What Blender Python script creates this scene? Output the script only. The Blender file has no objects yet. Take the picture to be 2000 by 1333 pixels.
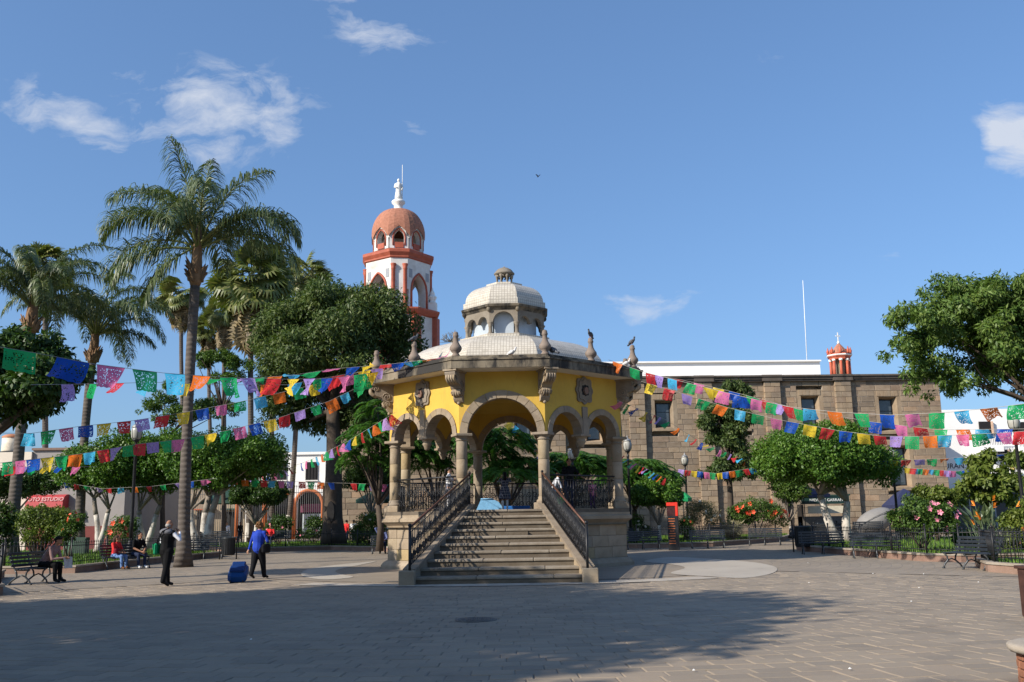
import bpy, math, random
import numpy as np
from mathutils import Vector, Matrix

random.seed(7); np.random.seed(7)
RNG = np.random.default_rng(11)
scene = bpy.context.scene
col = scene.collection
sin, cos, pi, rad = math.sin, math.cos, math.pi, math.radians

# ------------------------------------------------------------------ camera
CAM_H = 1.6
FPX, HOR, ROLL = 1850.0, 1013.0, 0.0165
PITCH = math.atan((HOR - 666.5) / FPX)
cam_data = bpy.data.cameras.new("camera")
cam = bpy.data.objects.new("camera", cam_data)
col.objects.link(cam)
cam_data.sensor_width = 36.0
cam_data.lens = FPX / 2000.0 * 36.0
cam_data.clip_start = 0.1
cam_data.clip_end = 5000
_R = Vector((1, 0, 0)); _U = Vector((0, -sin(PITCH), cos(PITCH))); _F = Vector((0, cos(PITCH), sin(PITCH)))
_r = _R * cos(ROLL) - _U * sin(ROLL)
_u = _R * sin(ROLL) + _U * cos(ROLL)
cam.matrix_world = Matrix(((_r.x, _u.x, -_F.x, 0), (_r.y, _u.y, -_F.y, 0), (_r.z, _u.z, -_F.z, CAM_H), (0, 0, 0, 1)))
scene.camera = cam

# ------------------------------------------------------------------ light
SUN_AZ, SUN_EL = rad(57), rad(31)          # azimuth measured from -Y (behind the camera) towards -X
sun_dir = Vector((-sin(SUN_AZ) * cos(SUN_EL), -cos(SUN_AZ) * cos(SUN_EL), sin(SUN_EL)))
sd = bpy.data.lights.new("sun", 'SUN')
sd.energy = 5.0; sd.angle = rad(0.53); sd.color = (1.0, 0.92, 0.80)
sun = bpy.data.objects.new("sun", sd); col.objects.link(sun)
sun.rotation_mode = 'QUATERNION'
sun.rotation_quaternion = sun_dir.to_track_quat('Z', 'Y')
sun.location = (-60, -40, 50)

world = bpy.data.worlds.new("World"); scene.world = world; world.use_nodes = True
wn, wl = world.node_tree.nodes, world.node_tree.links
wn.clear()
w_out = wn.new('ShaderNodeOutputWorld'); w_bg = wn.new('ShaderNodeBackground')
w_bg.inputs['Strength'].default_value = 0.11
w_sky = wn.new('ShaderNodeTexSky'); w_sky.sky_type = 'NISHITA'; w_sky.sun_disc = False
w_sky.sun_elevation = SUN_EL
w_sky.sun_rotation = math.atan2(sun_dir.x, sun_dir.y)
w_sky.air_density = 1.0; w_sky.dust_density = 1.5; w_sky.ozone_density = 5.0
# thin clouds, laid out by sky direction
w_tc = wn.new('ShaderNodeTexCoord')
def wmath(op, a, b=None, clamp=False):
    n = wn.new('ShaderNodeMath'); n.operation = op; n.use_clamp = clamp
    for i, v in enumerate((a, b)):
        if v is None: continue
        if isinstance(v, (int, float)): n.inputs[i].default_value = v
        else: wl.new(v, n.inputs[i])
    return n.outputs[0]
w_sep = wn.new('ShaderNodeSeparateXYZ'); wl.new(w_tc.outputs['Generated'], w_sep.inputs[0])
w_yy = wmath('MAXIMUM', w_sep.outputs[1], 0.05)
w_wn = wn.new('ShaderNodeTexNoise'); wl.new(w_tc.outputs['Generated'], w_wn.inputs['Vector']); w_wn.inputs['Scale'].default_value = 14; w_wn.inputs['Detail'].default_value = 5
w_ws = wn.new('ShaderNodeSeparateXYZ'); wl.new(w_wn.outputs['Color'], w_ws.inputs[0])
w_px = wmath('ADD', wmath('DIVIDE', w_sep.outputs[0], w_yy), wmath('MULTIPLY', wmath('SUBTRACT', w_ws.outputs[0], .5), .07))          # tangent of the bearing
w_pz = wmath('ADD', wmath('DIVIDE', w_sep.outputs[2], w_yy), wmath('MULTIPLY', wmath('SUBTRACT', w_ws.outputs[1], .5), .05))          # tangent of the height
w_cmb = wn.new('ShaderNodeCombineXYZ'); wl.new(w_px, w_cmb.inputs[0]); wl.new(w_pz, w_cmb.inputs[1])
w_map = wn.new('ShaderNodeMapping'); wl.new(w_cmb.outputs[0], w_map.inputs[0])
w_map.inputs['Rotation'].default_value = (0, 0, rad(12)); w_map.inputs['Scale'].default_value = (1.0, 2.2, 1)
w_n = wn.new('ShaderNodeTexNoise'); wl.new(w_map.outputs[0], w_n.inputs['Vector'])
w_n.inputs['Scale'].default_value = 12.0; w_n.inputs['Detail'].default_value = 9; w_n.inputs['Roughness'].default_value = 0.62
w_n.inputs['Distortion'].default_value = 0.35
def cloud_blob(x, z, rx, rz, rot, amt):
    """soft elliptical envelope centred on a bearing/height tangent"""
    dx = wmath('SUBTRACT', w_px, x); dz = wmath('SUBTRACT', w_pz, z)
    c, s = cos(rot), sin(rot)
    u = wmath('ADD', wmath('MULTIPLY', dx, c / rx), wmath('MULTIPLY', dz, s / rx))
    v = wmath('ADD', wmath('MULTIPLY', dx, -s / rz), wmath('MULTIPLY', dz, c / rz))
    d = wmath('ADD', wmath('MULTIPLY', u, u), wmath('MULTIPLY', v, v))
    e = wmath('SUBTRACT', 1.0, d, True)
    return wmath('MULTIPLY', e, amt)
def px_dir(x, y):
    u, v = x - 1000, y - 666.5
    u, v = u * cos(ROLL) - v * sin(ROLL), u * sin(ROLL) + v * cos(ROLL)
    a, b = u / FPX, -v / FPX
    c, s = cos(PITCH), sin(PITCH)
    return Vector((a, c - b * s, s + b * c))
w_sum = None
for (x, y, rx, ry, rot, amt) in [
        (430, 220, 200, 95, 0.0, 0.95), (500, 215, 110, 70, -.2, 0.5), (330, 190, 190, 32, -.55, 0.55), (130, 220, 150, 50, -.35, 0.85), (200, 280, 120, 34, -.5, 0.7),
        (740, 62, 105, 48, -.3, 1.0), (800, 255, 60, 26, -.1, 0.5), (480, 290, 130, 26, -.25, 0.45), (675, 4, 60, 14, 0, .6), (1060, 65, 90, 30, -.1, .32), (1110, 90, 40, 16, -.1, .35),
        (1990, 265, 75, 75, .6, 1.6), (1240, 598, 160, 28, .12, 0.78), (1340, 575, 90, 16, .1, 0.35), (1190, 430, 70, 18, 0, 0.35),
        (1715, 484, 80, 13, 0, 0.4), (1270, 435, 60, 14, 0, 0.3), (1530, 105, 60, 16, 0, 0.25), (2300, 420, 260, 60, .1, .8),
        (-400, 300, 300, 80, .1, .8), (2700, 150, 240, 70, -.2, .8), (-900, 520, 300, 60, .1, .7)]:
    d = px_dir(x, y)
    t = cloud_blob(d.x / d.y, d.z / d.y, rx * 1.4 / FPX, ry * 1.45 / FPX, rot, amt)
    w_sum = t if w_sum is None else wmath('MAXIMUM', w_sum, t)
w_fac = wmath('MULTIPLY', wmath('ADD', wmath('MULTIPLY', w_sum, 1.12), wmath('MULTIPLY', wmath('SUBTRACT', w_n.outputs[0], 0.66), 3.4)), 1.0, True)
w_fac = wmath('MULTIPLY', w_fac, wmath('MULTIPLY', w_sum, 1.6, True))
w_fac = wmath('MULTIPLY', w_fac, 0.85)
w_hsv = wn.new('ShaderNodeHueSaturation'); w_hsv.inputs['Saturation'].default_value = 1.0
wl.new(w_sky.outputs[0], w_hsv.inputs['Color'])
w_mix = wn.new('ShaderNodeMixRGB'); wl.new(w_fac, w_mix.inputs[0]); wl.new(w_hsv.outputs[0], w_mix.inputs[1])
w_tint = wn.new('ShaderNodeMixRGB'); w_tint.blend_type = 'MULTIPLY'; w_tint.inputs[0].default_value = 1; wl.new(w_sky.outputs[0], w_tint.inputs[1]); w_tint.inputs[2].default_value = (1.0, 1.1, 1.16, 1)
w_gam = wn.new('ShaderNodeGamma'); w_gam.inputs[1].default_value = 0.7; wl.new(w_tint.outputs[0], w_gam.inputs[0])
w_gain = wn.new('ShaderNodeMixRGB'); w_gain.blend_type = 'MULTIPLY'; w_gain.inputs[0].default_value = 1; wl.new(w_gam.outputs[0], w_gain.inputs[1]); w_gain.inputs[2].default_value = (1.12, 1.338, 1.615, 1)
wl.new(w_gain.outputs[0], w_hsv.inputs['Color'])
w_mix.inputs[2].default_value = (4.7, 5.0, 5.6, 1)
wl.new(w_mix.outputs[0], w_bg.inputs['Color']); wl.new(w_bg.outputs[0], w_out.inputs[0])

scene.view_settings.view_transform = 'Standard'
scene.view_settings.look = 'None'
scene.view_settings.exposure = 0.45
scene.view_settings.gamma = 1.0
scene.view_settings.use_curve_mapping = False
scene.render.engine = 'CYCLES'
try:
    scene.cycles.use_denoising = True
    scene.cycles.max_bounces = 6
    scene.cycles.transparent_max_bounces = 16
    scene.cycles.caustics_reflective = False; scene.cycles.caustics_refractive = False
except Exception: pass

# sight lines: turn a bearing in the photograph into a point on the ground or at a known distance
def gnd(x, y, z=0.0):
    d = px_dir(x, y); t = (z - CAM_H) / d.z
    return Vector((d.x * t, d.y * t, z))
def at(x, y, Y):
    d = px_dir(x, y); t = Y / d.y
    return Vector((d.x * t, Y, CAM_H + d.z * t))

# ------------------------------------------------------------------ materials
MATS = {}
def hexlin(r, g, b):
    f = lambda c: (c / 255 / 12.92) if c / 255 <= 0.04045 else ((c / 255 + 0.055) / 1.055) ** 2.4
    return (f(r), f(g), f(b))
class NT:
    def __init__(s, name):
        s.m = bpy.data.materials.new(name); s.m.use_nodes = True
        s.n = s.m.node_tree.nodes; s.l = s.m.node_tree.links
        s.bsdf = s.n['Principled BSDF']; s.out = s.n['Material Output']
        s.tc = None
    def coord(s, kind='Object'):
        if s.tc is None: s.tc = s.n.new('ShaderNodeTexCoord')
        return s.tc.outputs[kind]
    def pos(s):
        return s.n.new('ShaderNodeNewGeometry').outputs['Position']
    def noise(s, scale, detail=5, rough=.6, vec=None, stretch=None):
        n = s.n.new('ShaderNodeTexNoise'); n.inputs['Scale'].default_value = scale
        n.inputs['Detail'].default_value = detail; n.inputs['Roughness'].default_value = rough
        v = vec if vec is not None else s.coord()
        if stretch:
            mp = s.n.new('ShaderNodeMapping'); mp.inputs['Scale'].default_value = stretch
            s.l.new(v, mp.inputs[0]); v = mp.outputs[0]
        s.l.new(v, n.inputs['Vector']); return n.outputs[0]
    def ramp(s, fac, stops):
        r = s.n.new('ShaderNodeValToRGB')
        e = r.color_ramp.elements
        while len(e) < len(stops): e.new(0.5)
        for k, (p, c) in zip(e, stops):
            k.position = p; k.color = (c[0], c[1], c[2], 1) if not isinstance(c, (int, float)) else (c, c, c, 1)
        s.l.new(fac, r.inputs[0]); return r.outputs[0]
    def mix(s, fac, a, b, mode='MIX'):
        m = s.n.new('ShaderNodeMixRGB'); m.blend_type = mode
        for i, v in enumerate((fac, a, b)):
            if isinstance(v, (int, float)): m.inputs[i].default_value = v if i == 0 else (v, v, v, 1)
            elif isinstance(v, tuple): m.inputs[i].default_value = (v[0], v[1], v[2], 1)
            else: s.l.new(v, m.inputs[i])
        return m.outputs[0]
    def math(s, op, a, b=None, clamp=False):
        n = s.n.new('ShaderNodeMath'); n.operation = op; n.use_clamp = clamp
        for i, v in enumerate((a, b)):
            if v is None: continue
            if isinstance(v, (int, float)): n.inputs[i].default_value = v
            else: s.l.new(v, n.inputs[i])
        return n.outputs[0]
    def rnd(s):
        """one random number per piece: joined islands and separate objects alike"""
        g = s.n.new('ShaderNodeNewGeometry'); o = s.n.new('ShaderNodeObjectInfo')
        return s.math('FRACT', s.math('ADD', g.outputs['Random Per Island'], s.math('MULTIPLY', o.outputs['Random'], 7.31)))
    def bump(s, h, strength=.3, dist=.02):
        b = s.n.new('ShaderNodeBump'); b.inputs['Strength'].default_value = strength; b.inputs['Distance'].default_value = dist
        s.l.new(h, b.inputs['Height']); s.l.new(b.outputs[0], s.bsdf.inputs['Normal'])
    def color(s, c):
        if isinstance(c, tuple): s.bsdf.inputs['Base Color'].default_value = (c[0], c[1], c[2], 1)
        else: s.l.new(c, s.bsdf.inputs['Base Color'])
    def rough(s, r):
        if isinstance(r, (int, float)): s.bsdf.inputs['Roughness'].default_value = r
        else: s.l.new(r, s.bsdf.inputs['Roughness'])
def plain(name, c, rough=.6, var=.12, scale=6.0, metal=0.0, bump=0.0, spec=.4):
    if name in MATS: return MATS[name]
    t = NT(name)
    n = t.noise(scale, 4)
    dk = tuple(x * (1 - var) for x in c); lt = tuple(min(1, x * (1 + var)) for x in c)
    t.color(t.ramp(n, [(.3, dk), (.7, lt)]))
    t.rough(rough); t.bsdf.inputs['Metallic'].default_value = metal
    t.bsdf.inputs['Specular IOR Level'].default_value = spec
    if bump: t.bump(t.noise(scale * 6, 4), bump, .01)
    MATS[name] = t.m; return t.m
def stone(name, cols, scale=2.5, pits=.5, rough=.85, island=True, stain=None):
    t = NT(name)
    base = t.ramp(t.rnd(), [(i / max(1, len(cols) - 1), c) for i, c in enumerate(cols)]) if island else cols[0]
    n = t.noise(scale, 8, .65)
    c = t.mix(t.ramp(n, [(.3, 0.0), (.7, 1.0)]), base, t.mix(1.0, base, (.66, .62, .58), 'MULTIPLY'))
    if stain:
        sn = t.noise(1.1, 7, .7, stretch=(1.2, 1.2, .35))
        c = t.mix(t.ramp(sn, [(stain[0], 0.0), (stain[0] + .14, 1.0)]), c, stain[1])
    v = t.n.new('ShaderNodeTexVoronoi'); v.inputs['Scale'].default_value = 14
    t.l.new(t.coord(), v.inputs['Vector'])
    pit = t.ramp(v.outputs[0], [(.06, 1.0), (.16, 0.0)])
    pm = t.math('MULTIPLY', pit, t.ramp(t.noise(3.1, 3), [(.5, 0.0), (.6, pits)]))
    c = t.mix(pm, c, (.09, .075, .06))
    t.color(c); t.rough(rough); t.bsdf.inputs['Specular IOR Level'].default_value = .25
    t.bump(t.mix(.5, t.noise(22, 6), n), .45, .03)
    MATS[name] = t.m; return t.m
def leafmat(name, c1, c2, c3, trans=.25, rough=.42, spec=.5):
    t = NT(name)
    g = t.n.new('ShaderNodeNewGeometry')
    base = t.ramp(g.outputs['Random Per Island'], [(0, c1), (.55, c2), (1, c3)])
    big = t.noise(.55, 3, vec=t.pos())
    base = t.mix(t.ramp(big, [(.38, 0.0), (.62, .55)]), base, t.mix(1.0, base, (1.25, 1.1, .7), 'MULTIPLY'))
    t.color(base); t.rough(rough); t.bsdf.inputs['Specular IOR Level'].default_value = spec
    tr = t.n.new('ShaderNodeBsdfTranslucent'); t.l.new(t.mix(1.0, base, (1.3, 1.5, .5), 'MULTIPLY'), tr.inputs[0])
    ms = t.n.new('ShaderNodeMixShader'); ms.inputs[0].default_value = trans
    t.l.new(t.bsdf.outputs[0], ms.inputs[1]); t.l.new(tr.outputs[0], ms.inputs[2]); t.l.new(ms.outputs[0], t.out.inputs[0])
    MATS[name] = t.m; return t.m

# ------------------------------------------------------------------ mesh helpers
class MB:
    """collects faces and links them as one mesh object"""
    def __init__(s): s.v = []; s.f = []; s.mi = []; s.uv = []; s.sm = []
    def add(s, vs, fs, mi=0, smooth=False, uvs=None):
        b = len(s.v); s.v.extend([tuple(v) for v in vs])
        for k, f in enumerate(fs):
            s.f.append(tuple(b + i for i in f)); s.mi.append(mi); s.sm.append(smooth)
            s.uv.append(uvs[k] if uvs else None)
        return s
    def box(s, c, size, rz=0.0, mi=0, M=None):
        x, y, z = (k / 2 for k in size)
        vs = [(-x, -y, -z), (x, -y, -z), (x, y, -z), (-x, y, -z), (-x, -y, z), (x, -y, z), (x, y, z), (-x, y, z)]
        cr, sr = cos(rz), sin(rz)
        vs = [(c[0] + a * cr - b * sr, c[1] + a * sr + b * cr, c[2] + d) for a, b, d in vs]
        if M is not None: vs = [M @ Vector(v) for v in vs]
        return s.add(vs, [(0, 3, 2, 1), (4, 5, 6, 7), (0, 1, 5, 4), (1, 2, 6, 5), (2, 3, 7, 6), (3, 0, 4, 7)], mi)
    def cbox(s, c, size, ch=.02, rz=0.0, mi=0):
        """box with every edge chamfered"""
        X, Y, Z = (k / 2 for k in size); ch = min(ch, X * .8, Y * .8, Z * .8)
        vs = []; idx = {}
        for sx in (-1, 1):
            for sy in (-1, 1):
                for sz in (-1, 1):
                    for ax in range(3):
                        p = [sx * (X - ch), sy * (Y - ch), sz * (Z - ch)]
                        p[ax] = (sx * X, sy * Y, sz * Z)[ax]
                        idx[(sx, sy, sz, ax)] = len(vs); vs.append(p)
        F = []
        I = lambda *k: idx[k]
        for sg in (-1, 1):
            q = [(-1, -1), (1, -1), (1, 1), (-1, 1)]
            if sg < 0: q = q[::-1]
            F.append([I(sg, a, b, 0) for a, b in q])
            F.append([I(b, sg, a, 1) for a, b in q])
            F.append([I(a, b, sg, 2) for a, b in q])
        def quad(a, b, c_, d):
            n = (Vector(vs[b]) - Vector(vs[a])).cross(Vector(vs[c_]) - Vector(vs[a]))
            m = Vector(vs[a]) + Vector(vs[c_])
            F.append([a, b, c_, d] if n.dot(m) > 0 else [d, c_, b, a])
        for s1 in (-1, 1):
            for s2 in (-1, 1):
                quad(I(s1, s2, -1, 0), I(s1, s2, 1, 0), I(s1, s2, 1, 1), I(s1, s2, -1, 1))
                quad(I(s1, -1, s2, 0), I(s1, 1, s2, 0), I(s1, 1, s2, 2), I(s1, -1, s2, 2))
                quad(I(-1, s1, s2, 1), I(1, s1, s2, 1), I(1, s1, s2, 2), I(-1, s1, s2, 2))
                for s3 in (-1, 1):
                    t = [I(s1, s2, s3, 0), I(s1, s2, s3, 1), I(s1, s2, s3, 2)]
                    n = (Vector(vs[t[1]]) - Vector(vs[t[0]])).cross(Vector(vs[t[2]]) - Vector(vs[t[0]]))
                    F.append(t if n.dot(Vector(vs[t[0]])) > 0 else t[::-1])
        cr, sr = cos(rz), sin(rz)
        vs = [(c[0] + a * cr - b * sr, c[1] + a * sr + b * cr, c[2] + d) for a, b, d in vs]
        return s.add(vs, F, mi)
    def tube(s, pts, radii, seg=8, mi=0, cap=True, smooth=True):
        pts = [Vector(p) for p in pts]; n = len(pts)
        if isinstance(radii, (int, float)): radii = [radii] * n
        ref = None; vs = []
        for i, p in enumerate(pts):
            t = (pts[min(i + 1, n - 1)] - pts[max(i - 1, 0)])
            if t.length < 1e-9: t = Vector((0, 0, 1))
            t.normalize()
            if ref is None:
                ref = Vector((1, 0, 0)) if abs(t.x) < .8 else Vector((0, 1, 0))
            a = (ref - t * ref.dot(t)).normalized(); ref = a; b = t.cross(a)
            for k in range(seg):
                w = 2 * pi * k / seg
                vs.append(p + (a * cos(w) + b * sin(w)) * radii[i])
        fs = [(i * seg + k, i * seg + (k + 1) % seg, (i + 1) * seg + (k + 1) % seg, (i + 1) * seg + k) for i in range(n - 1) for k in range(seg)]
        s.add(vs, fs, mi, smooth)
        if cap:
            b = len(s.v) - n * seg
            s.f.append(tuple(b + k for k in range(seg))[::-1]); s.mi.append(mi); s.sm.append(False); s.uv.append(None)
            s.f.append(tuple(b + (n - 1) * seg + k for k in range(seg))); s.mi.append(mi); s.sm.append(False); s.uv.append(None)
        return s
    def lathe(s, prof, seg=16, c=(0, 0, 0), mi=0, smooth=True):
        vs = [(c[0] + r * cos(2 * pi * k / seg), c[1] + r * sin(2 * pi * k / seg), c[2] + z) for r, z in prof for k in range(seg)]
        n = len(prof)
        fs = [(i * seg + k, i * seg + (k + 1) % seg, (i + 1) * seg + (k + 1) % seg, (i + 1) * seg + k) for i in range(n - 1) for k in range(seg)]
        fs.append(tuple(range(seg))[::-1]); fs.append(tuple((n - 1) * seg + k for k in range(seg)))
        return s.add(vs, fs, mi, smooth)
    def ball(s, c, r, seg=10, rings=6, mi=0, M=None):
        if isinstance(r, (int, float)): r = (r, r, r)
        vs = []
        for i in range(rings + 1):
            a = -pi / 2 + pi * i / rings
            for k in range(seg):
                w = 2 * pi * k / seg
                p = Vector((r[0] * cos(a) * cos(w), r[1] * cos(a) * sin(w), r[2] * sin(a)))
                if M is not None: p = M @ p
                vs.append((c[0] + p.x, c[1] + p.y, c[2] + p.z))
        fs = [(i * seg + k, i * seg + (k + 1) % seg, (i + 1) * seg + (k + 1) % seg, (i + 1) * seg + k) for i in range(rings) for k in range(seg)]
        return s.add(vs, fs, mi, True)
    def prism(s, poly, z0, z1, mi=0):
        n = len(poly)
        vs = [(x, y, z0) for x, y in poly] + [(x, y, z1) for x, y in poly]
        fs = [(i, (i + 1) % n, n + (i + 1) % n, n + i) for i in range(n)] + [tuple(range(n))[::-1], tuple(range(n, 2 * n))]
        return s.add(vs, fs, mi)
    def slab(s, poly, O, A, B, N, d0, d1, mi=0):
        """polygon in the plane (O; A, B) extruded along N from d0 to d1"""
        O, A, B, N = Vector(O), Vector(A), Vector(B), Vector(N); n = len(poly)
        vs = [O + A * x + B * y + N * d0 for x, y in poly] + [O + A * x + B * y + N * d1 for x, y in poly]
        fs = [(i, (i + 1) % n, n + (i + 1) % n, n + i) for i in range(n)] + [tuple(range(n))[::-1], tuple(range(n, 2 * n))]
        return s.add(vs, fs, mi)
    def rings(s, rgs, mi=0, smooth=False, close=True, tile=None):
        """stack of closed polygons with the same number of corners; uv in metres along and up each facet"""
        n = len(rgs[0]); vs = [p for r in rgs for p in r]; fs = []; uvs = []
        vv = 0.0
        for i in range(len(rgs) - 1):
            m0 = (Vector(rgs[i][0]) + Vector(rgs[i][1])) / 2; m1 = (Vector(rgs[i + 1][0]) + Vector(rgs[i + 1][1])) / 2
            dv = (m1 - m0).length
            for k in range(n):
                k2 = (k + 1) % n
                fs.append((i * n + k, i * n + k2, (i + 1) * n + k2, (i + 1) * n + k))
                w0 = (Vector(rgs[i][k]) - Vector(rgs[i][k2])).length / 2; w1 = (Vector(rgs[i + 1][k]) - Vector(rgs[i + 1][k2])).length / 2
                uvs.append([(-w0 + k * 31.0, vv), (w0 + k * 31.0, vv), (w1 + k * 31.0, vv + dv), (-w1 + k * 31.0, vv + dv)])
            vv += dv
        s.add(vs, fs, mi, smooth, uvs)
        if close:
            b = len(s.v) - len(vs)
            for f in (tuple(b + k for k in range(n))[::-1], tuple(b + (len(rgs) - 1) * n + k for k in range(n))):
                s.f.append(f); s.mi.append(mi); s.sm.append(False); s.uv.append(None)
        return s
    def mesh(s, name, mats):
        me = bpy.data.meshes.new(name)
        me.from_pydata(s.v, [], s.f)
        for m in (mats if isinstance(mats, (list, tuple)) else [mats]): me.materials.append(m)
        if any(s.mi): me.polygons.foreach_set('material_index', s.mi)
        me.polygons.foreach_set('use_smooth', s.sm)
        if any(u is not None for u in s.uv):
            ul = me.uv_layers.new(name='UVMap'); k = 0
            flat = np.zeros(len(me.loops) * 2, dtype=np.float32)
            for f, u in zip(s.f, s.uv):
                if u is not None:
                    for j, (a, b) in enumerate(u): flat[(k + j) * 2] = a; flat[(k + j) * 2 + 1] = b
                k += len(f)
            ul.data.foreach_set('uv', flat)
        me.update(); return me
    def obj(s, name, mats, parent=None): return link(name, s.mesh(name, mats), parent)
def link(name, me, parent=None):
    o = bpy.data.objects.new(name, me); col.objects.link(o)
    if parent is not None: o.parent = parent
    return o
def tag(o, label=None, cat=None, group=None, kind=None):
    if label: o['label'] = label
    if cat: o['category'] = cat
    if group: o['group'] = group
    if kind: o['kind'] = kind
    return o
def thing(name, label, cat, loc=(0, 0, 0), rz=0.0, group=None):
    o = bpy.data.objects.new(name, None); col.objects.link(o)
    o.empty_display_size = .2
    o.location = loc; o.rotation_euler = (0, 0, rz)
    return tag(o, label, cat, group)
def copy_tree(o, parent=None):
    c = o.copy(); col.objects.link(c)
    if parent is not None: c.parent = parent
    for ch in o.children: copy_tree(ch, c)
    return c
def place(o, loc, rz=0.0, scale=None, label=None):
    o.location = loc; o.rotation_euler = (0, 0, rz)
    if scale: o.scale = (scale,) * 3
    if label: o['label'] = label
    return o
def flat_mesh(name, V, nf, mat, k=4, smooth=False):
    """fast mesh of nf separate k-gons; V is (nf*k, 3)"""
    me = bpy.data.meshes.new(name)
    me.vertices.add(nf * k); me.vertices.foreach_set('co', np.ascontiguousarray(V, dtype=np.float32).ravel())
    me.loops.add(nf * k); me.loops.foreach_set('vertex_index', np.arange(nf * k, dtype=np.int32))
    me.polygons.add(nf); me.polygons.foreach_set('loop_start', np.arange(nf, dtype=np.int32) * k)
    try: me.polygons.foreach_set('loop_total', np.full(nf, k, dtype=np.int32))
    except Exception: pass
    me.materials.append(mat); me.update(calc_edges=True)
    return me
# ------------------------------------------------------------------ palette
M_cantera = stone('cantera_stone', [(.33, .265, .19), (.39, .315, .225), (.30, .25, .195), (.36, .28, .18)], 2.2, .6, stain=(.56, (.17, .14, .11)))
M_canteraY = stone('ochre_cantera_stone', [(.39, .31, .185), (.38, .31, .215), (.34, .275, .19), (.41, .31, .165)], 2.0, .5, stain=(.6, (.18, .145, .11)))
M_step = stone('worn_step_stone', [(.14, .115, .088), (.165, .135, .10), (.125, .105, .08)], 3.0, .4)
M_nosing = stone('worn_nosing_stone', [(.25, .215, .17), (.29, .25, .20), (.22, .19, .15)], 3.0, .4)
M_fascia = stone('weathered_cornice_stone', [(.20, .17, .13), (.26, .22, .16)], 1.6, .3, stain=(.41, (.035, .032, .029)))
M_lantern = stone('grey_lantern_stone', [(.27, .23, .18), (.24, .21, .17)], 2.5, .3, stain=(.58, (.06, .055, .05)))
M_finial = stone('finial_stone', [(.25, .20, .165)], 4.0, .3, island=False)
M_church = stone('church_ashlar', [(.27, .21, .152), (.335, .262, .19), (.225, .18, .137), (.37, .29, .204), (.285, .213, .157), (.32, .258, .188), (.42, .285, .185)], 1.3, .3, stain=(.62, (.14, .108, .08)))
M_churchtrim = stone('church_dressed_stone', [(.34, .26, .18), (.37, .28, .19), (.30, .24, .175)], 1.6, .3)
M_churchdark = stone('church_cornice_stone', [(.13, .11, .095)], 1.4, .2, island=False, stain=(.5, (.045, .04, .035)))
M_mortar = plain('mortar', (.42, .365, .30), .9, .2, 3)
M_kerb = stone('kerb_stone', [(.25, .155, .12), (.30, .20, .155), (.22, .15, .12)], 2, .2)
M_kerbtop = stone('kerb_cap_stone', [(.34, .29, .235), (.38, .33, .27)], 2, .2)
def yellow_plaster():
    t = NT('yellow_plaster')
    n = t.noise(1.3, 6, .6); n2 = t.noise(7, 5, .7, stretch=(1, 1, .3))
    c = t.mix(t.ramp(n, [(.35, 0.0), (.7, .7)]), (.60, .385, .06), (.50, .30, .04))
    c = t.mix(t.ramp(n2, [(.55, 0.0), (.74, .5)]), c, (.40, .26, .06))
    v = t.n.new('ShaderNodeTexVoronoi'); v.inputs['Scale'].default_value = 3.2; t.l.new(t.coord(), v.inputs['Vector'])
    c = t.mix(t.ramp(v.outputs[0], [(.035, .8), (.06, 0.0)]), c, (.25, .17, .06))
    t.color(c); t.rough(.85); t.bump(t.noise(40, 4), .12, .01)
    return t.m
M_yellow = yellow_plaster()
def white_tiles():
    t = NT('white_dome_tiles')
    uv = t.coord('UV'); sp = t.n.new('ShaderNodeSeparateXYZ'); t.l.new(uv, sp.inputs[0])
    def line(o, size):
        f = t.math('FRACT', t.math('DIVIDE', o, size))
        return t.math('LESS_THAN', t.math('ABSOLUTE', t.math('SUBTRACT', f, .5)), .085)
    g = t.math('MAXIMUM', line(sp.outputs[0], .10), line(sp.outputs[1], .10))
    n = t.noise(.9, 6, .65); n2 = t.noise(9, 3)
    base = t.mix(t.ramp(n, [(.35, 0.0), (.75, 1.0)]), (.58, .535, .45), (.46, .41, .33))
    base = t.mix(t.ramp(n2, [(.4, 0.0), (.7, .35)]), base, (.64, .60, .52))
    cb = t.n.new('ShaderNodeCombineXYZ'); t.l.new(t.math('FLOOR', t.math('ADD', t.math('DIVIDE', sp.outputs[0], .10), .5)), cb.inputs[0]); t.l.new(t.math('FLOOR', t.math('ADD', t.math('DIVIDE', sp.outputs[1], .10), .5)), cb.inputs[1])
    wq = t.n.new('ShaderNodeTexWhiteNoise'); wq.noise_dimensions = '3D'; t.l.new(cb.outputs[0], wq.inputs[0])
    base = t.mix(t.ramp(wq.outputs[0], [(0, .45), (.35, 0.0)]), base, (.36, .32, .25))
    base = t.mix(t.ramp(t.noise(2.2, 6, .7, stretch=(1, 1, .25)), [(.55, 0.0), (.75, .5)]), base, (.30, .27, .22))
    t.color(t.mix(t.math('MULTIPLY', g, .8), base, (.25, .21, .17))); t.rough(.35)
    return t.m
M_tile = white_tiles()
M_twhite = stone('weathered_white_paint', [(.78, .77, .74), (.74, .73, .71)], .8, .1, stain=(.6, (.45, .43, .40)))
M_white = plain('white_paint', (.74, .72, .68), .7, .07, 1.2)
M_whitegloss = plain('white_render', (.80, .79, .77), .75, .05, .6)
M_soffit = plain('soffit_paint', (.62, .57, .50), .8, .08, 1.5)
M_red = plain('oxide_red_paint', (.36, .085, .045), .65, .2, 2.5)
M_redtile = stone('red_roof_tile', [(.43, .19, .125), (.48, .22, .14)], 5, .3, island=False, stain=(.56, (.17, .10, .07)))
M_redbrick = plain('turret_red_paint', (.44, .10, .05), .6, .15, 3)
M_iron = plain('black_iron', (.018, .018, .02), .45, .25, 8, .3)
M_rail = plain('rusty_rail', (.10, .045, .028), .5, .35, 5, .3)
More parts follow.
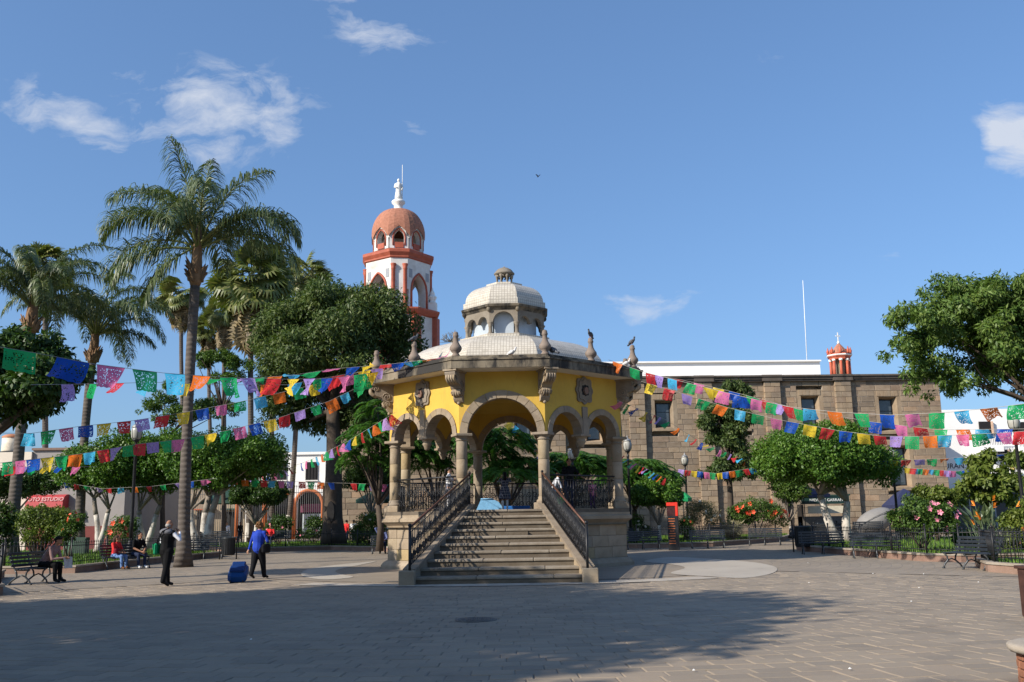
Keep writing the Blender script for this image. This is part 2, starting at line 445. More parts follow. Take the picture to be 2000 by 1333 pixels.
M_bench = plain('bench_slats', (.018, .023, .03), .38, .25, 5, 0.0, 0, .6)
M_benchleg = plain('bench_cast_iron', (.07, .075, .08), .4, .2, 6, .5)
M_glass = plain('window_glass', (.06, .075, .09), .12, .3, 2, 0.0, 0, .8)
M_paleglass = plain('lantern_panes', (.42, .47, .52), .25, .1, 1.5)
M_dark = plain('dark_interior', (.012, .011, .012), .8, .2)
M_lampglass = plain('lamp_glass', (.36, .35, .31), .25, .1, 4)
M_grass = leafmat('grass_blades', (.06, .13, .02), (.10, .20, .03), (.16, .24, .05), .3, .6, .2)
M_soil = plain('lawn_soil', (.07, .105, .03), .95, .4, 9)
M_trunk = stone('ficus_bark', [(.29, .25, .21)], 5, .2, island=False)
M_bark = stone('brown_bark', [(.085, .065, .05)], 5, .3, island=False)
def limewash():
    t = NT('limewashed_bark')
    n = t.noise(3.0, 6, .7, stretch=(1, 1, .5))
    t.color(t.mix(t.ramp(n, [(.45, 0.0), (.62, 1.0)]), (.52, .48, .42), (.26, .22, .185))); t.rough(.9)
    t.bump(t.noise(14, 5), .4, .03); return t.m
M_lime = limewash()
def palm_bark():
    t = NT('palm_trunk_bark')
    z = t.n.new('ShaderNodeSeparateXYZ'); t.l.new(t.coord(), z.inputs[0])
    w = t.n.new('ShaderNodeTexWave'); w.bands_direction = 'Z'; w.inputs['Scale'].default_value = 1.6; w.inputs['Distortion'].default_value = 2.2
    w.inputs['Detail'].default_value = 3
    t.l.new(t.coord(), w.inputs['Vector'])
    n = t.noise(2.2, 6, .65)
    c = t.mix(t.ramp(n, [(.35, 0.0), (.65, 1.0)]), (.125, .102, .084), (.075, .06, .05))
    c = t.mix(t.ramp(w.outputs[0], [(.0, .55), (.25, 0.0)]), c, (.06, .048, .04))
    t.color(c); t.rough(.9); t.bump(w.outputs[0], .5, .03); return t.m
M_palmbark = palm_bark()
M_boot = stone('palm_frond_boots', [(.25, .15, .085), (.30, .19, .11), (.17, .11, .065)], 6, .2)
L_queen = leafmat('queen_palm_leaflets', (.055, .09, .04), (.085, .122, .052), (.145, .172, .09), .2, .42, .4)
L_queenstem = plain('queen_palm_rachis', (.17, .19, .06), .5, .2)
L_fan = leafmat('fan_palm_blades', (.085, .115, .035), (.13, .16, .055), (.20, .20, .09), .2, .45, .35)
L_fandead = leafmat('dry_fan_blades', (.15, .12, .075), (.21, .17, .105), (.27, .22, .15), .12, .7, .2)
L_ficus = leafmat('ficus_leaves', (.045, .105, .016), (.07, .155, .022), (.12, .21, .035), .24, .45, .3)
L_ficusdark = leafmat('dark_ficus_leaves', (.024, .054, .013), (.038, .08, .017), (.06, .11, .022), .18, .45, .28)
L_mango = leafmat('broad_tree_leaves', (.036, .066, .02), (.066, .105, .03), (.115, .15, .052), .2, .5, .25)
L_right = leafmat('ash_tree_leaves', (.06, .115, .026), (.095, .16, .036), (.15, .21, .06), .24, .48, .25)
L_feather = leafmat('flame_tree_leaflets', (.03, .085, .016), (.045, .12, .02), (.08, .17, .03), .3, .5, .3)
L_bush = leafmat('shrub_leaves', (.04, .085, .018), (.065, .125, .026), (.11, .175, .04), .24, .48, .25)
L_pale = leafmat('pale_shrub_leaves', (.16, .16, .10), (.22, .20, .13), (.30, .27, .18), .2, .6, .3)
L_yellowish = leafmat('yellow_green_leaves', (.07, .11, .022), (.11, .155, .032), (.16, .20, .05), .28, .48, .25)
L_strel = leafmat('strelitzia_blades', (.05, .085, .045), (.08, .12, .065), (.12, .16, .09), .15, .4, .45)
FL_red = plain('red_petals', (.72, .09, .035), .5, .2); FL_pink = plain('pink_petals', (.75, .25, .33), .5, .2)
FL_orange = plain('orange_petals', (.80, .25, .02), .5, .2); FL_white = plain('cream_petals', (.75, .68, .55), .5, .1)
# ------------------------------------------------------------------ setting: ground, paving, beds
KX, KY, KPSI = -0.25, 34.34, -0.028
def paver_mat(name, cols, joint=False):
    t = NT(name)
    b = t.ramp(t.rnd(), [(i / (len(cols) - 1), c) for i, c in enumerate(cols)])
    n = t.noise(.45, 6, .6, vec=t.pos()); f = t.noise(16, 6, .7, vec=t.pos())
    c = t.mix(t.ramp(n, [(.35, 0.0), (.7, .5)]), b, t.mix(1.0, b, (.72, .70, .69), 'MULTIPLY'))
    c = t.mix(t.ramp(f, [(.35, .0), (.7, .35)]), c, t.mix(1.0, c, (1.3, 1.25, 1.2), 'MULTIPLY'))
    sp = t.noise(.9, 8, .75, vec=t.pos())
    c = t.mix(t.ramp(sp, [(.585, 0.0), (.68, .38)]), c, (.10, .088, .078))
    t.color(c); t.rough(t.ramp(f, [(.3, .55), (.7, .8)])); t.bsdf.inputs['Specular IOR Level'].default_value = .35
    t.bump(f, .3, .012); return t.m
M_paver = paver_mat('grey_pavers', [(.262, .212, .158), (.292, .237, .174), (.228, .189, .144), (.302, .242, .177)])
def far_paving():
    """paving too far off to pick the stones apart: same colours, courses as rings round the bandstand"""
    t = NT('paving_far')
    p = t.pos(); sp = t.n.new('ShaderNodeSeparateXYZ'); t.l.new(p, sp.inputs[0])
    dx = t.math('SUBTRACT', sp.outputs[0], KX); dy = t.math('SUBTRACT', sp.outputs[1], KY)
    r = t.math('SQRT', t.math('ADD', t.math('MULTIPLY', dx, dx), t.math('MULTIPLY', dy, dy)))
    a = t.math('ARCTAN2', dx, dy)
    ring = t.math('DIVIDE', r, .30); ri = t.math('FLOOR', ring); rf = t.math('FRACT', ring)
    al = t.math('MULTIPLY', a, t.math('DIVIDE', r, .46))
    al = t.math('ADD', al, t.math('MULTIPLY', ri, .37)); ai = t.math('FLOOR', al); af = t.math('FRACT', al)
    cmb = t.n.new('ShaderNodeCombineXYZ'); t.l.new(ri, cmb.inputs[0]); t.l.new(ai, cmb.inputs[1])
    wn_ = t.n.new('ShaderNodeTexWhiteNoise'); wn_.noise_dimensions = '3D'; t.l.new(cmb.outputs[0], wn_.inputs[0])
    b = t.ramp(wn_.outputs[0], [(0, (.262, .212, .158)), (.4, (.292, .237, .174)), (.7, (.228, .189, .144)), (1, (.302, .242, .177))])
    n = t.noise(.45, 6, .6, vec=p); f = t.noise(16, 6, .7, vec=p)
    b = t.mix(t.ramp(n, [(.35, 0.0), (.7, .5)]), b, t.mix(1.0, b, (.72, .70, .69), 'MULTIPLY'))
    j = t.math('MAXIMUM', t.math('LESS_THAN', rf, .05), t.math('LESS_THAN', af, .035))
    t.color(t.mix(t.math('MULTIPLY', j, .75), b, (.13, .115, .10))); t.rough(.7)
    t.bump(t.mix(.5, f, t.math('SUBTRACT', 1.0, j)), .3, .012); return t.m
M_farpave = far_paving()
M_joint = plain('paving_joint_sand', (.20, .175, .15), .95, .3, 3)
S = 2500.0
g = MB().add([(-S, -200, -.03), (S, -200, -.03), (S, S, -.03), (-S, S, -.03)], [(0, 1, 2, 3)]).obj('ground', M_joint); tag(g, kind='structure')
# far part of the plaza: a sheet with the near opening left for real stones
R_IN, R_OUT = 9.2, 27.6           # radii about the bandstand of the ring of real stones
def ringsheet(mb, r0, r1, z, n=96, a0=0.0, a1=2 * pi):
    for i in range(n):
        p, q = a0 + (a1 - a0) * i / n, a0 + (a1 - a0) * (i + 1) / n
        mb.add([(KX + r * sin(w), KY - r * cos(w), z) for r, w in ((r0, p), (r1, p), (r1, q), (r0, q))], [(0, 1, 2, 3)])
plaza = MB()
A_NEAR = rad(50)
ringsheet(plaza, 0.0, R_IN, 0.0)
ringsheet(plaza, R_IN, R_OUT, 0.0, 96, A_NEAR, 2 * pi - A_NEAR)
ringsheet(plaza, R_OUT, 70, -.002)
plaza = plaza.obj('plaza_pavement', M_farpave); tag(plaza, kind='structure')
bed_ = MB(); ringsheet(bed_, R_IN - .02, R_OUT + .02, -.011, 60, -A_NEAR - .01, A_NEAR + .01); tag(bed_.obj('paving_bed', M_joint), kind='structure')
# real paving stones, laid in rings about the bandstand
def stone_faces(r0, r1, a0, a1, h, tilt):
    rc, ac = (r0 + r1) / 2, (a0 + a1) / 2; ch = .012
    P = lambda r, a: Vector((KX + r * sin(a), KY - r * cos(a), 0))
    base = [P(r1, a0), P(r1, a1), P(r0, a1), P(r0, a0)]
    c = P(rc, ac)
    vs = []
    for k, p in enumerate(base): vs.append((p.x, p.y, -.03))
    for k, p in enumerate(base): vs.append((p.x, p.y, h - .008 + tilt[k]))
    for k, p in enumerate(base):
        q = p + (c - p).normalized() * ch * 1.4; vs.append((q.x, q.y, h + tilt[k]))
    fs = [(8, 9, 10, 11)]
    for k in range(4):
        k2 = (k + 1) % 4
        fs += [(k, k2, 4 + k2, 4 + k), (4 + k, 4 + k2, 8 + k2, 8 + k)]
    return vs, fs, c
stones = []
nr = int((R_OUT - R_IN) / .30)
rs = np.random.RandomState(3)
for i in range(nr):
    r1 = R_OUT - i * .30; r0 = r1 - .30
    n = int(2 * A_NEAR * r1 / .46); off = rs.rand() * .5
    for k in range(n):
        a0 = -A_NEAR + (k + off) * .46 / r1; a1 = a0 + (.46 - .006) / r1
        if rs.rand() < .08: a1 -= .004 / r1
        mx = KX + r1 * sin(a0); my = KY - r1 * cos(a0)
        if my < 8.2 or abs(mx) > my * .62 + 1.0: continue
        if r1 < 11.5 and abs(mx) < 3.2 and my > 23.5: continue
        stones.append(stone_faces(r0 + .003, r1 - .003, a0, a1, rs.uniform(-.003, .004), rs.uniform(-.0025, .0025, 4)))
stones.sort(key=lambda s: s[2].length if abs(s[2].x) < s[2].y * .545 and s[2].y > 9.6 else 99)
for vs, fs, c in stones[:300]:
    me = MB().add([(x - c.x, y - c.y, z) for x, y, z in vs], fs).mesh('paving_stone', M_paver)
    o = link('paving_stone', me, plaza); o.location = (c.x, c.y, 0)
mb = MB()
for vs, fs, c in stones[300:]: mb.add(vs, fs)
o = mb.obj('paving_stones', M_paver, plaza); tag(o, kind='stuff')

# pale stone inlays set flush in the paving
M_inlay = paver_mat('pale_inlay_stone', [(.40, .355, .295), (.43, .38, .315), (.385, .345, .285), (.41, .365, .30)])
def sheet(name, pts, z, mat):
    return MB().add([(p[0], p[1], z) for p in pts], [tuple(range(len(pts)))]).obj(name, mat)
def smooth_poly(pts, n=6):
    out = []; m = len(pts)
    for i in range(m):
        p0, p1, p2, p3 = (Vector(pts[(i + k) % m]) for k in (-1, 0, 1, 2))
        for j in range(n):
            t = j / n
            out.append(.5 * ((2 * p1) + (p2 - p0) * t + (2 * p0 - 5 * p1 + 4 * p2 - p3) * t * t + (3 * p1 - p0 - 3 * p2 + p3) * t ** 3))
    return out
petal = [gnd(x, y) for x, y in ((1258, 1097), (1312, 1089), (1400, 1093), (1470, 1099), (1508, 1106), (1518, 1114), (1500, 1123), (1450, 1130), (1390, 1127), (1310, 1121), (1338, 1110), (1310, 1103))]
petalL = [gnd(x, y) for x, y in ((735, 1097), (700, 1100), (650, 1105), (605, 1112), (588, 1121), (600, 1129), (640, 1133), (690, 1128), (665, 1122), (655, 1116), (675, 1110), (705, 1104))]
for pp in (petal, petalL):
    tag(sheet('pale_paving_inlay', [(p.x, p.y) for p in smooth_poly([(q.x, q.y, 0) for q in pp], 5)], .010, M_inlay), kind='structure')
mb = MB(); ringsheet(mb, 9.9, 10.75, .009, 60, rad(-31), rad(31)); tag(mb.obj('pale_paving_band', M_inlay), kind='structure')

# manhole cover
mh = gnd(930, 1212)
t = thing('manhole_cover', 'round dark iron manhole cover set in the shaded paving', 'manhole cover', (mh.x, mh.y, .006))
mbm = MB().lathe([(.34, -.02), (.34, .012), (.30, .012), (.30, .008), (.28, .008)], 28)
mbm.obj('rim', plain('manhole_iron', (.11, .10, .09), .6, .3), t)
mbm = MB().lathe([(.285, -.02), (.285, .010)], 28)
for i in range(-3, 4):
    for j in range(-3, 4):
        if i * i + j * j < 11: mbm.box((i * .07, j * .07, .013), (.045, .045, .006), .3)
mbm.obj('lid', MATS['manhole_iron'], t)

# raised planting beds: kerb, lawn
BEDS = {}
def bed(key, poly, h=.26):
    poly = [Vector((p[0], p[1])) for p in poly]
    n = len(poly); cen = sum(poly, Vector((0, 0))) / n
    def inset(d):
        out = []
        for i in range(n):
            a, b, c = poly[i - 1], poly[i], poly[(i + 1) % n]
            e1 = (b - a).normalized(); e2 = (c - b).normalized()
            n1 = Vector((-e1.y, e1.x)); n2 = Vector((-e2.y, e2.x)); m = (n1 + n2)
            m = m / max(.3, m.length_squared) * 2
            out.append(b + m * d)
        return out
    area = sum(poly[i].x * poly[(i + 1) % n].y - poly[(i + 1) % n].x * poly[i].y for i in range(n))
    if area < 0: poly.reverse()
    i0, i1 = inset(-.03), inset(.24)
    k = MB()
    k.rings([[(p.x, p.y, -.02) for p in poly], [(p.x, p.y, h - .06) for p in poly]], close=False)
    k.rings([[(p.x, p.y, h - .06) for p in i0], [(p.x, p.y, h) for p in i0], [(p.x, p.y, h) for p in i1], [(p.x, p.y, h - .1) for p in i1]], mi=1, close=False)
    k.rings([[(p.x, p.y, h - .061) for p in i0], [(p.x, p.y, h - .061) for p in poly]], mi=1, close=False)
    tag(k.obj('kerb', [M_kerb, M_kerbtop]), kind='structure')
    l = MB().add([(p.x, p.y, h - .03) for p in i1], [tuple(range(n))])
    tag(l.obj('lawn', M_soil), kind='structure')
    BEDS[key] = (i1, h, inset(.12))
bed('A', [(-15.1, 33.3), (-15.0, 39), (-14.2, 47.2), (-19, 53), (-34, 56), (-40, 40), (-30, 34.6)])
bed('B', [(-12.2, 23.2), (-14.5, 26.6), (-16.4, 31.2), (-30, 31.5), (-30, 20), (-13.5, 21.3)])
bed('C', [(-15.6, 53.6), (-10.5, 55.0), (-6.6, 50.6), (-2.0, 51.2), (-1.5, 62), (-14, 68), (-22, 64)])
bed('D', [(3.2, 50.6), (6.2, 49.2), (10.2, 50.0), (15.6, 57.0), (19, 66), (3, 66)])
bed('E', [(12.45, 43.0), (12.85, 36.5), (13.35, 31.8), (14.2, 31.0), (30, 30.6), (38, 52), (18.5, 52.6)])
bed('F', [(12.55, 25.9), (13.4, 28.4), (24, 28.2), (24, 20), (12.9, 23.4)])
bed('G', [(-2.2, 51.6), (3.0, 51.4), (2.7, 62), (-1.3, 62)])
def in_poly(P, poly):
    x, y = P[:, 0], P[:, 1]; c = np.zeros(len(P), bool); n = len(poly)
    for i in range(n):
        a, b = poly[i], poly[(i + 1) % n]
        t = ((a.y > y) != (b.y > y)) & (x < (b.x - a.x) * (y - a.y) / (b.y - a.y + 1e-12) + a.x)
        c ^= t
    return c
gv = []
for key, nb in (('A', 26000), ('B', 12000), ('C', 14000), ('D', 14000), ('E', 18000), ('F', 5000)):
    poly, h, _ = BEDS[key]
    xs = [p.x for p in poly]; ys = [p.y for p in poly]
    P = np.stack([RNG.uniform(min(xs), max(xs), nb), RNG.uniform(min(ys), max(ys), nb)], 1)
    P = P[in_poly(P, poly)]; m = len(P)
    a = RNG.uniform(0, 2 * pi, m); hh = RNG.uniform(.06, .17, m); w = RNG.uniform(.012, .028, m)
    lean = RNG.normal(0, .05, (m, 2))
    b0 = np.stack([P[:, 0] - w * np.cos(a), P[:, 1] - w * np.sin(a), np.full(m, h - .03)], 1)
    b1 = np.stack([P[:, 0] + w * np.cos(a), P[:, 1] + w * np.sin(a), np.full(m, h - .03)], 1)
    t_ = np.stack([P[:, 0] + lean[:, 0], P[:, 1] + lean[:, 1], h - .03 + hh], 1)
    gv.append(np.stack([b0, b1, t_], 1).reshape(-1, 3))
V = np.concatenate(gv)
o = link('grass', flat_mesh('grass', V, len(V) // 3, M_grass, 3)); tag(o, 'short green lawn grass in the raised beds', kind='stuff')
# ------------------------------------------------------------------ bandstand
def octp(a, b, z=None):
    p = [(a, -b), (b, -a), (b, a), (a, b), (-a, b), (-b, a), (-b, -a), (-a, -b)]
    return p if z is None else [(x, y, z) for x, y in p]
def octo(a, b, e):            # offset outwards by e
    return (a + .4142 * e, b + e)
def octring(a, b, prof):      # prof: (offset, z)
    return [octp(*octo(a, b, e), z) for e, z in prof]
def oct_faces(a, b):
    p = octp(a, b); out = []
    for i in range(8):
        p0, p1 = Vector(p[i - 1]), Vector(p[i]); t = (p1 - p0); L = t.length; t.normalize()
        out.append((p0, t, Vector((t.y, -t.x)), L))       # start, along, outward
    return out                                            # 0 = front, then anticlockwise seen from above: 1 = front right ...
def arch_z(s, arches, zs, pointed=False):
    z = zs
    for c, r in arches:
        d = abs(s - c)
        if d < r:
            z = max(z, zs + (math.sqrt(max(0, (2 * r) ** 2 - (d + r) ** 2)) if pointed else math.sqrt(r * r - d * d)))
    return z
def arch_wall(mb, p0, t, nrm, L, arches, zs, ztop, th, mi=0, pointed=False, mit=.4142, nseg=14):
    ss = {0.0, L}
    for c, r in arches:
        for k in range(nseg + 1): ss.add(round(c - r * cos(pi * k / nseg), 5))
    ss = sorted(s for s in ss if -1e-6 <= s <= L + 1e-6)
    def P(s, e):
        m = 0.0
        if s < 1e-6: m = -mit * e
        elif s > L - 1e-6: m = mit * e
        q = p0 + t * (s + m) + nrm * e
        return q
    h = th / 2; vs = []
    for s in ss:
        z = arch_z(s, arches, zs, pointed)
        for e in (h, -h):
            q = P(s, e); vs += [(q.x, q.y, z), (q.x, q.y, ztop)]
    fs = []
    for i in range(len(ss) - 1):
        a, b = i * 4, (i + 1) * 4
        fs += [(a, b, b + 1, a + 1), (b + 2, a + 2, a + 3, b + 3), (a + 2, b + 2, b, a), (a + 1, b + 1, b + 3, a + 3)]
    mb.add(vs, fs, mi)
def voussoirs(p0, t, nrm, c, r, w, zs, n, d0, d1, name, mat, parent):
    t3 = Vector((t.x, t.y, 0)); n3 = Vector((nrm.x, nrm.y, 0)); o = p0 + t * c
    for k in range(n):
        a0, a1 = pi * k / n + .006, pi * (k + 1) / n - .006
        pr = random.uniform(-.004, .006)
        pts = [(-(r + w) * cos(a0 + (a1 - a0) * j / 2), (r + w) * sin(a0 + (a1 - a0) * j / 2)) for j in range(3)]
        pts += [(-r * cos(a1 + (a0 - a1) * j / 2), r * sin(a1 + (a0 - a1) * j / 2)) for j in range(3)]
        MB().slab(pts, (o.x, o.y, zs), t3, Vector((0, 0, 1)), n3, d0, d1 + pr).obj(name, mat, parent)
KA, KB = 1.312, 3.847
Z_FL, Z_CAP, Z_SOF = 1.876, 4.303, 6.286
kiosk = thing('bandstand', 'yellow and stone octagonal bandstand with white tiled dome and front stairs', 'bandstand', (KX, KY, 0), KPSI)
# plinth
pl = MB().rings(octring(KA, KB, [(.40, -.02), (.40, .10), (.33, .20), (.22, .26), (.17, .30), (.17, 1.36)]), close=False)
pl = pl.obj('plinth', M_mortar, kiosk)
mb = MB().rings(octring(KA, KB, [(.36, 1.36), (.24, 1.361), (.26, 1.42), (.36, 1.50), (.42, 1.54), (.42, 1.64), (.36, 1.68), (.36, 1.76)]), close=False)
mb.obj('plinth_cornice', M_cantera, pl)
mb = MB().rings(octring(KA, KB, [(.44, -.02), (.44, .11), (.36, .21), (.26, .27)]), close=False); mb.obj('plinth_base', M_cantera, pl)
for fi, (p0, t, nrm, L) in enumerate(oct_faces(*octo(KA, KB, .17))):
    if fi in (3, 4, 5): continue
    nc = 3; z = .27
    for r_ in range(nc):
        hh = (1.36 - .27) / nc
        x = 0.0; first = random.choice((.5, .8))
        while x < L - .05:
            w = first if x == 0 else random.uniform(.62, .95)
            if L - x - w < .3: w = L - x
            mid = p0 + t * (x + w / 2) + nrm * (.012 + random.uniform(-.006, .008))
            if fi == 0 and False: pass
            MB().cbox((0, 0, 0), (w - .006, .09, hh - .006), .01).obj('stone_block', M_canteraY if random.random() < .25 else M_cantera, pl).matrix_local = \
                Matrix.Translation((mid.x, mid.y, z + hh / 2)) @ Matrix.Rotation(math.atan2(t.y, t.x), 4, 'Z')
            x += w
        z += hh
# floor
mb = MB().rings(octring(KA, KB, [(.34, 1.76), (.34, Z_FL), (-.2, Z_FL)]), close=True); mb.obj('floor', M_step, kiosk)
# columns
def column(x, y, ang, mat):
    c = MB().cbox((x, y, Z_FL + .10), (.54, .54, .22), .02, ang).obj('column', M_cantera, kiosk)
    MB().lathe([(.25, Z_FL + .20), (.26, Z_FL + .24), (.245, Z_FL + .29), (.20, Z_FL + .31), (.21, Z_FL + .36), (.185, Z_FL + .40)], 20, (x, y, 0)).obj('column_base', M_cantera, c)
    z = Z_FL + .385
    for k, h in enumerate((.62, .60, .63)):
        h *= random.uniform(.96, 1.03)
        if k == 2: h = Z_CAP - .24 - z
        MB().lathe([(.176, z + .003), (.182, z + .012), (.181 - .002 * k, z + h - .012), (.174, z + h - .003)], 20, (x, y, 0)).obj('drum', M_canteraY if random.random() < .5 else M_cantera, c)
        z += h
    cp = MB().lathe([(.18, z), (.205, z + .02), (.205, z + .045), (.18, z + .055), (.19, z + .09), (.235, z + .135), (.25, z + .15)], 20, (x, y, 0))
    cp.cbox((x, y, Z_CAP - .045), (.56, .56, .09), .015, ang); cp.obj('capital', M_cantera, c)
for i, (x, y) in enumerate(octp(KA, KB)):
    column(x, y, rad(22.5 + 45 * ((i + 1) // 1)) , M_cantera)
# walls and arches
WT = .34
wall = MB()
arch_defs = {}
for fi, (p0, t, nrm, L) in enumerate(oct_faces(KA, KB)):
    ar = [(L / 2, 1.12)] if fi % 2 == 0 else [(L / 4 + .03, .70), (3 * L / 4 - .03, .70)]
    arch_defs[fi] = ar
    arch_wall(wall, p0, t, nrm, L, [(c, r + .09) for c, r in ar], Z_CAP, Z_SOF + .02, WT)
wall = wall.obj('wall', M_yellow, kiosk)
for fi, (p0, t, nrm, L) in enumerate(oct_faces(KA, KB)):
    for c, r in arch_defs[fi]:
        a = MB().tube([(p0 + t * (c - r - .1)).to_3d() + Vector((0, 0, Z_CAP + .05)), (p0 + t * (c - r - .1)).to_3d() + Vector((0, 0, Z_CAP + .2))], .03, 6).obj('arch', M_cantera, kiosk)
        voussoirs(p0, t, nrm, c, r, .245 if fi % 2 == 0 else .20, Z_CAP, 11 if fi % 2 == 0 else 9, -WT / 2 - .02, WT / 2 + .035, 'voussoir', M_cantera, a)
    if fi % 2:                                     # hanging pendant between the two arches, with its strip above
        m = p0 + t * (L / 2); ang = math.atan2(t.y, t.x)
        pd = MB().lathe([(.05, Z_CAP - .42), (.09, Z_CAP - .38), (.11, Z_CAP - .30), (.15, Z_CAP - .24), (.16, Z_CAP - .20), (.13, Z_CAP - .17), (.19, Z_CAP - .08), (.21, Z_CAP - .06)], 16, (m.x, m.y, 0))
        pd.cbox((m.x, m.y, Z_CAP - .025), (.50, .46, .08), .012, ang)
        pd = pd.obj('pendant', M_cantera, kiosk)
        q = m + nrm * (WT / 2 + .02)
        MB().cbox((q.x, q.y, Z_CAP + .46), (.25, .075, .92), .01, ang).obj('strip', M_cantera, pd)
        MB().cbox((m.x, m.y, Z_CAP + .18), (.30, WT + .06, .36), .01, ang).obj('springer', M_cantera, pd)
        if fi in (1, 7):                           # carved quatrefoil window over the pendant
            t3, n3 = t.to_3d(), nrm.to_3d(); O = m.to_3d() + Vector((0, 0, 5.78))
            def lobes(k, n=48):
                out = []
                for i in range(n):
                    w = 2 * pi * i / n
                    rr = 1 - .05 * cos(4 * w) + .085 * cos(8 * w)
                    out.append((k * .41 * rr * cos(w), k * .46 * rr * sin(w)))
                return out
            e = WT / 2
            rs_ = MB().slab(lobes(1.0), O, t3, (0, 0, 1), n3, e - .02, e + .055)
            rs_.slab(lobes(.80), O, t3, (0, 0, 1), n3, e + .05, e + .085)
            rs_ = rs_.obj('rosette', M_lantern, kiosk)
            MB().slab([(.46 * x, .42 * y) for x, y in lobes(1.0)], O, t3, (0, 0, 1), n3, e + .07, e + .0875).obj('rosette_hole', M_dark, rs_)
            MB().slab([(.10 * cos(k), -.02 + .13 * sin(k)) for k in np.linspace(0, 6.28, 9)[:-1]], O, t3, (0, 0, 1), n3, e + .085, e + .15).obj('rosette_boss', M_kerb, rs_)
# ceiling
mb = MB().add(octp(*octo(KA, KB, -.1), 6.20), [tuple(range(8))[::-1]])
for e0, z0, e1, z1 in ((-.17, 5.75, -.55, 6.12), (-.55, 6.12, -1.0, 6.19)):
    A, B = octp(*octo(KA, KB, e0), z0), octp(*octo(KA, KB, e1), z1)
    mb.rings([B, A], close=False)
mb.obj('ceiling', M_yellow, kiosk)
# cornice and soffit
CA, CB = 1.554, 4.813
mb = MB().rings([octp(*octo(CA, CB, 0), Z_SOF), octp(*octo(KA, KB, .1), Z_SOF)], close=False); mb.obj('soffit', M_soffit, kiosk)
prof = [(-.02, Z_SOF - .002), (0, Z_SOF + .01), (.0, 6.54), (.035, 6.555), (.035, 6.60), (-.06, 6.615), (-.06, 6.655), (-.10, 6.665), (-.10, 6.71), (-.25, 6.73), (-.9, 6.76)]
cor = MB().rings(octring(CA, CB, prof), close=False).obj('cornice', M_fascia, kiosk)
# corbels at the corners
def corbel(x, y):
    d = Vector((x, y)).normalized(); ang = math.atan2(d.y, d.x)
    M = Matrix.Translation((x, y, 0)) @ Matrix.Rotation(ang, 4, 'Z')
    R3, T3, N3 = Vector((1, 0, 0)), Vector((0, 1, 0)), Vector((0, 0, 1))
    up = [(.10, 6.27), (.90, 6.27), (.93, 6.18), (.90, 6.10), (.80, 6.08), (.74, 6.02), (.76, 5.93), (.70, 5.86), (.60, 5.85), (.50, 5.80), (.46, 5.72), (.36, 5.68), (.10, 5.66)]
    lo = [(.10, 5.70), (.44, 5.70), (.47, 5.62), (.43, 5.55), (.33, 5.50), (.32, 5.42), (.27, 5.35), (.22, 5.30), (.10, 5.28)]
    mb = MB()
    mb.slab(up, (0, -.18, 0), R3, N3, T3, 0, .36)
    mb.slab(lo, (0, -.15, 0), R3, N3, T3, 0, .30)
    mb.box((.50, 0, 6.255), (.92, .46, .05))
    for k in range(4):
        yy = -.125 + k * .083
        mb.tube([(.90, yy, 6.10), (.88, yy, 6.0), (.79, yy, 5.92), (.68, yy, 5.84)], [.035, .045, .045, .03], 6)
        if k < 3: mb.tube([(.45, yy + .04, 5.66), (.42, yy + .04, 5.54), (.32, yy + .04, 5.46)], [.03, .036, .03], 6)
    for yy in (-.19, .19):
        for (cx, cz, r) in ((.72, 6.12, .12), (.34, 5.84, .15), (.30, 5.58, .10)):
            mb.tube([(cx + r * (1 - k / 16) * cos(k * .75), yy, cz + r * (1 - k / 16) * sin(k * .75)) for k in range(15)], .016, 5)
    mb.ball((.22, 0, 5.27), .06, 8, 5)
    mb.v = [tuple(M @ Vector(v)) for v in mb.v]
    mb.obj('corbel', M_cantera, kiosk)
for x, y in octp(*octo(KA, KB, 0)): corbel(x, y)
# finials
FIN = [(.15, 0), (.155, .05), (.12, .09), (.10, .13), (.17, .20), (.215, .28), (.205, .36), (.15, .43), (.105, .52), (.085, .62), (.082, .70), (.105, .73), (.105, .77), (.09, .80), (.085, .86), (.05, .895), (.01, .90)]
fin_pts = octp(*octo(CA, CB, -.30))
fin_pts = fin_pts + [tuple((Vector(fin_pts[i]) + Vector(fin_pts[i + 1])) / 2) for i in (0, 2, 4, 6)]
fin_me = MB().lathe(FIN, 16).mesh('finial', M_finial)
for x, y in fin_pts:
    f = link('finial', fin_me, kiosk); f.location = (x, y, 6.70); f.scale = (.92, .92, .92)
# lower dome
def dome_rings(a0, b0, b1, z0, z1, n=9, pw=.62):
    out = []
    for k in range(n + 1):
        w = k / n * pi / 2
        b = b1 + (b0 - b1) * cos(w) ** pw if k < n else b1
        z = z0 + (z1 - z0) * sin(w)
        out.append(octp(a0 * b / b0, b, z))
    return out
d = MB().rings([octp(1.19, 3.50, 6.70)] + dome_rings(1.19, 3.50, 1.62, 6.76, 7.86, 10, 1.0), close=False)
d.rings([octp(.56, 1.62, 7.84), octp(.56, 1.62, 8.02), octp(.3, .9, 8.04)], close=False)
dome = d.obj('dome', M_tile, kiosk)
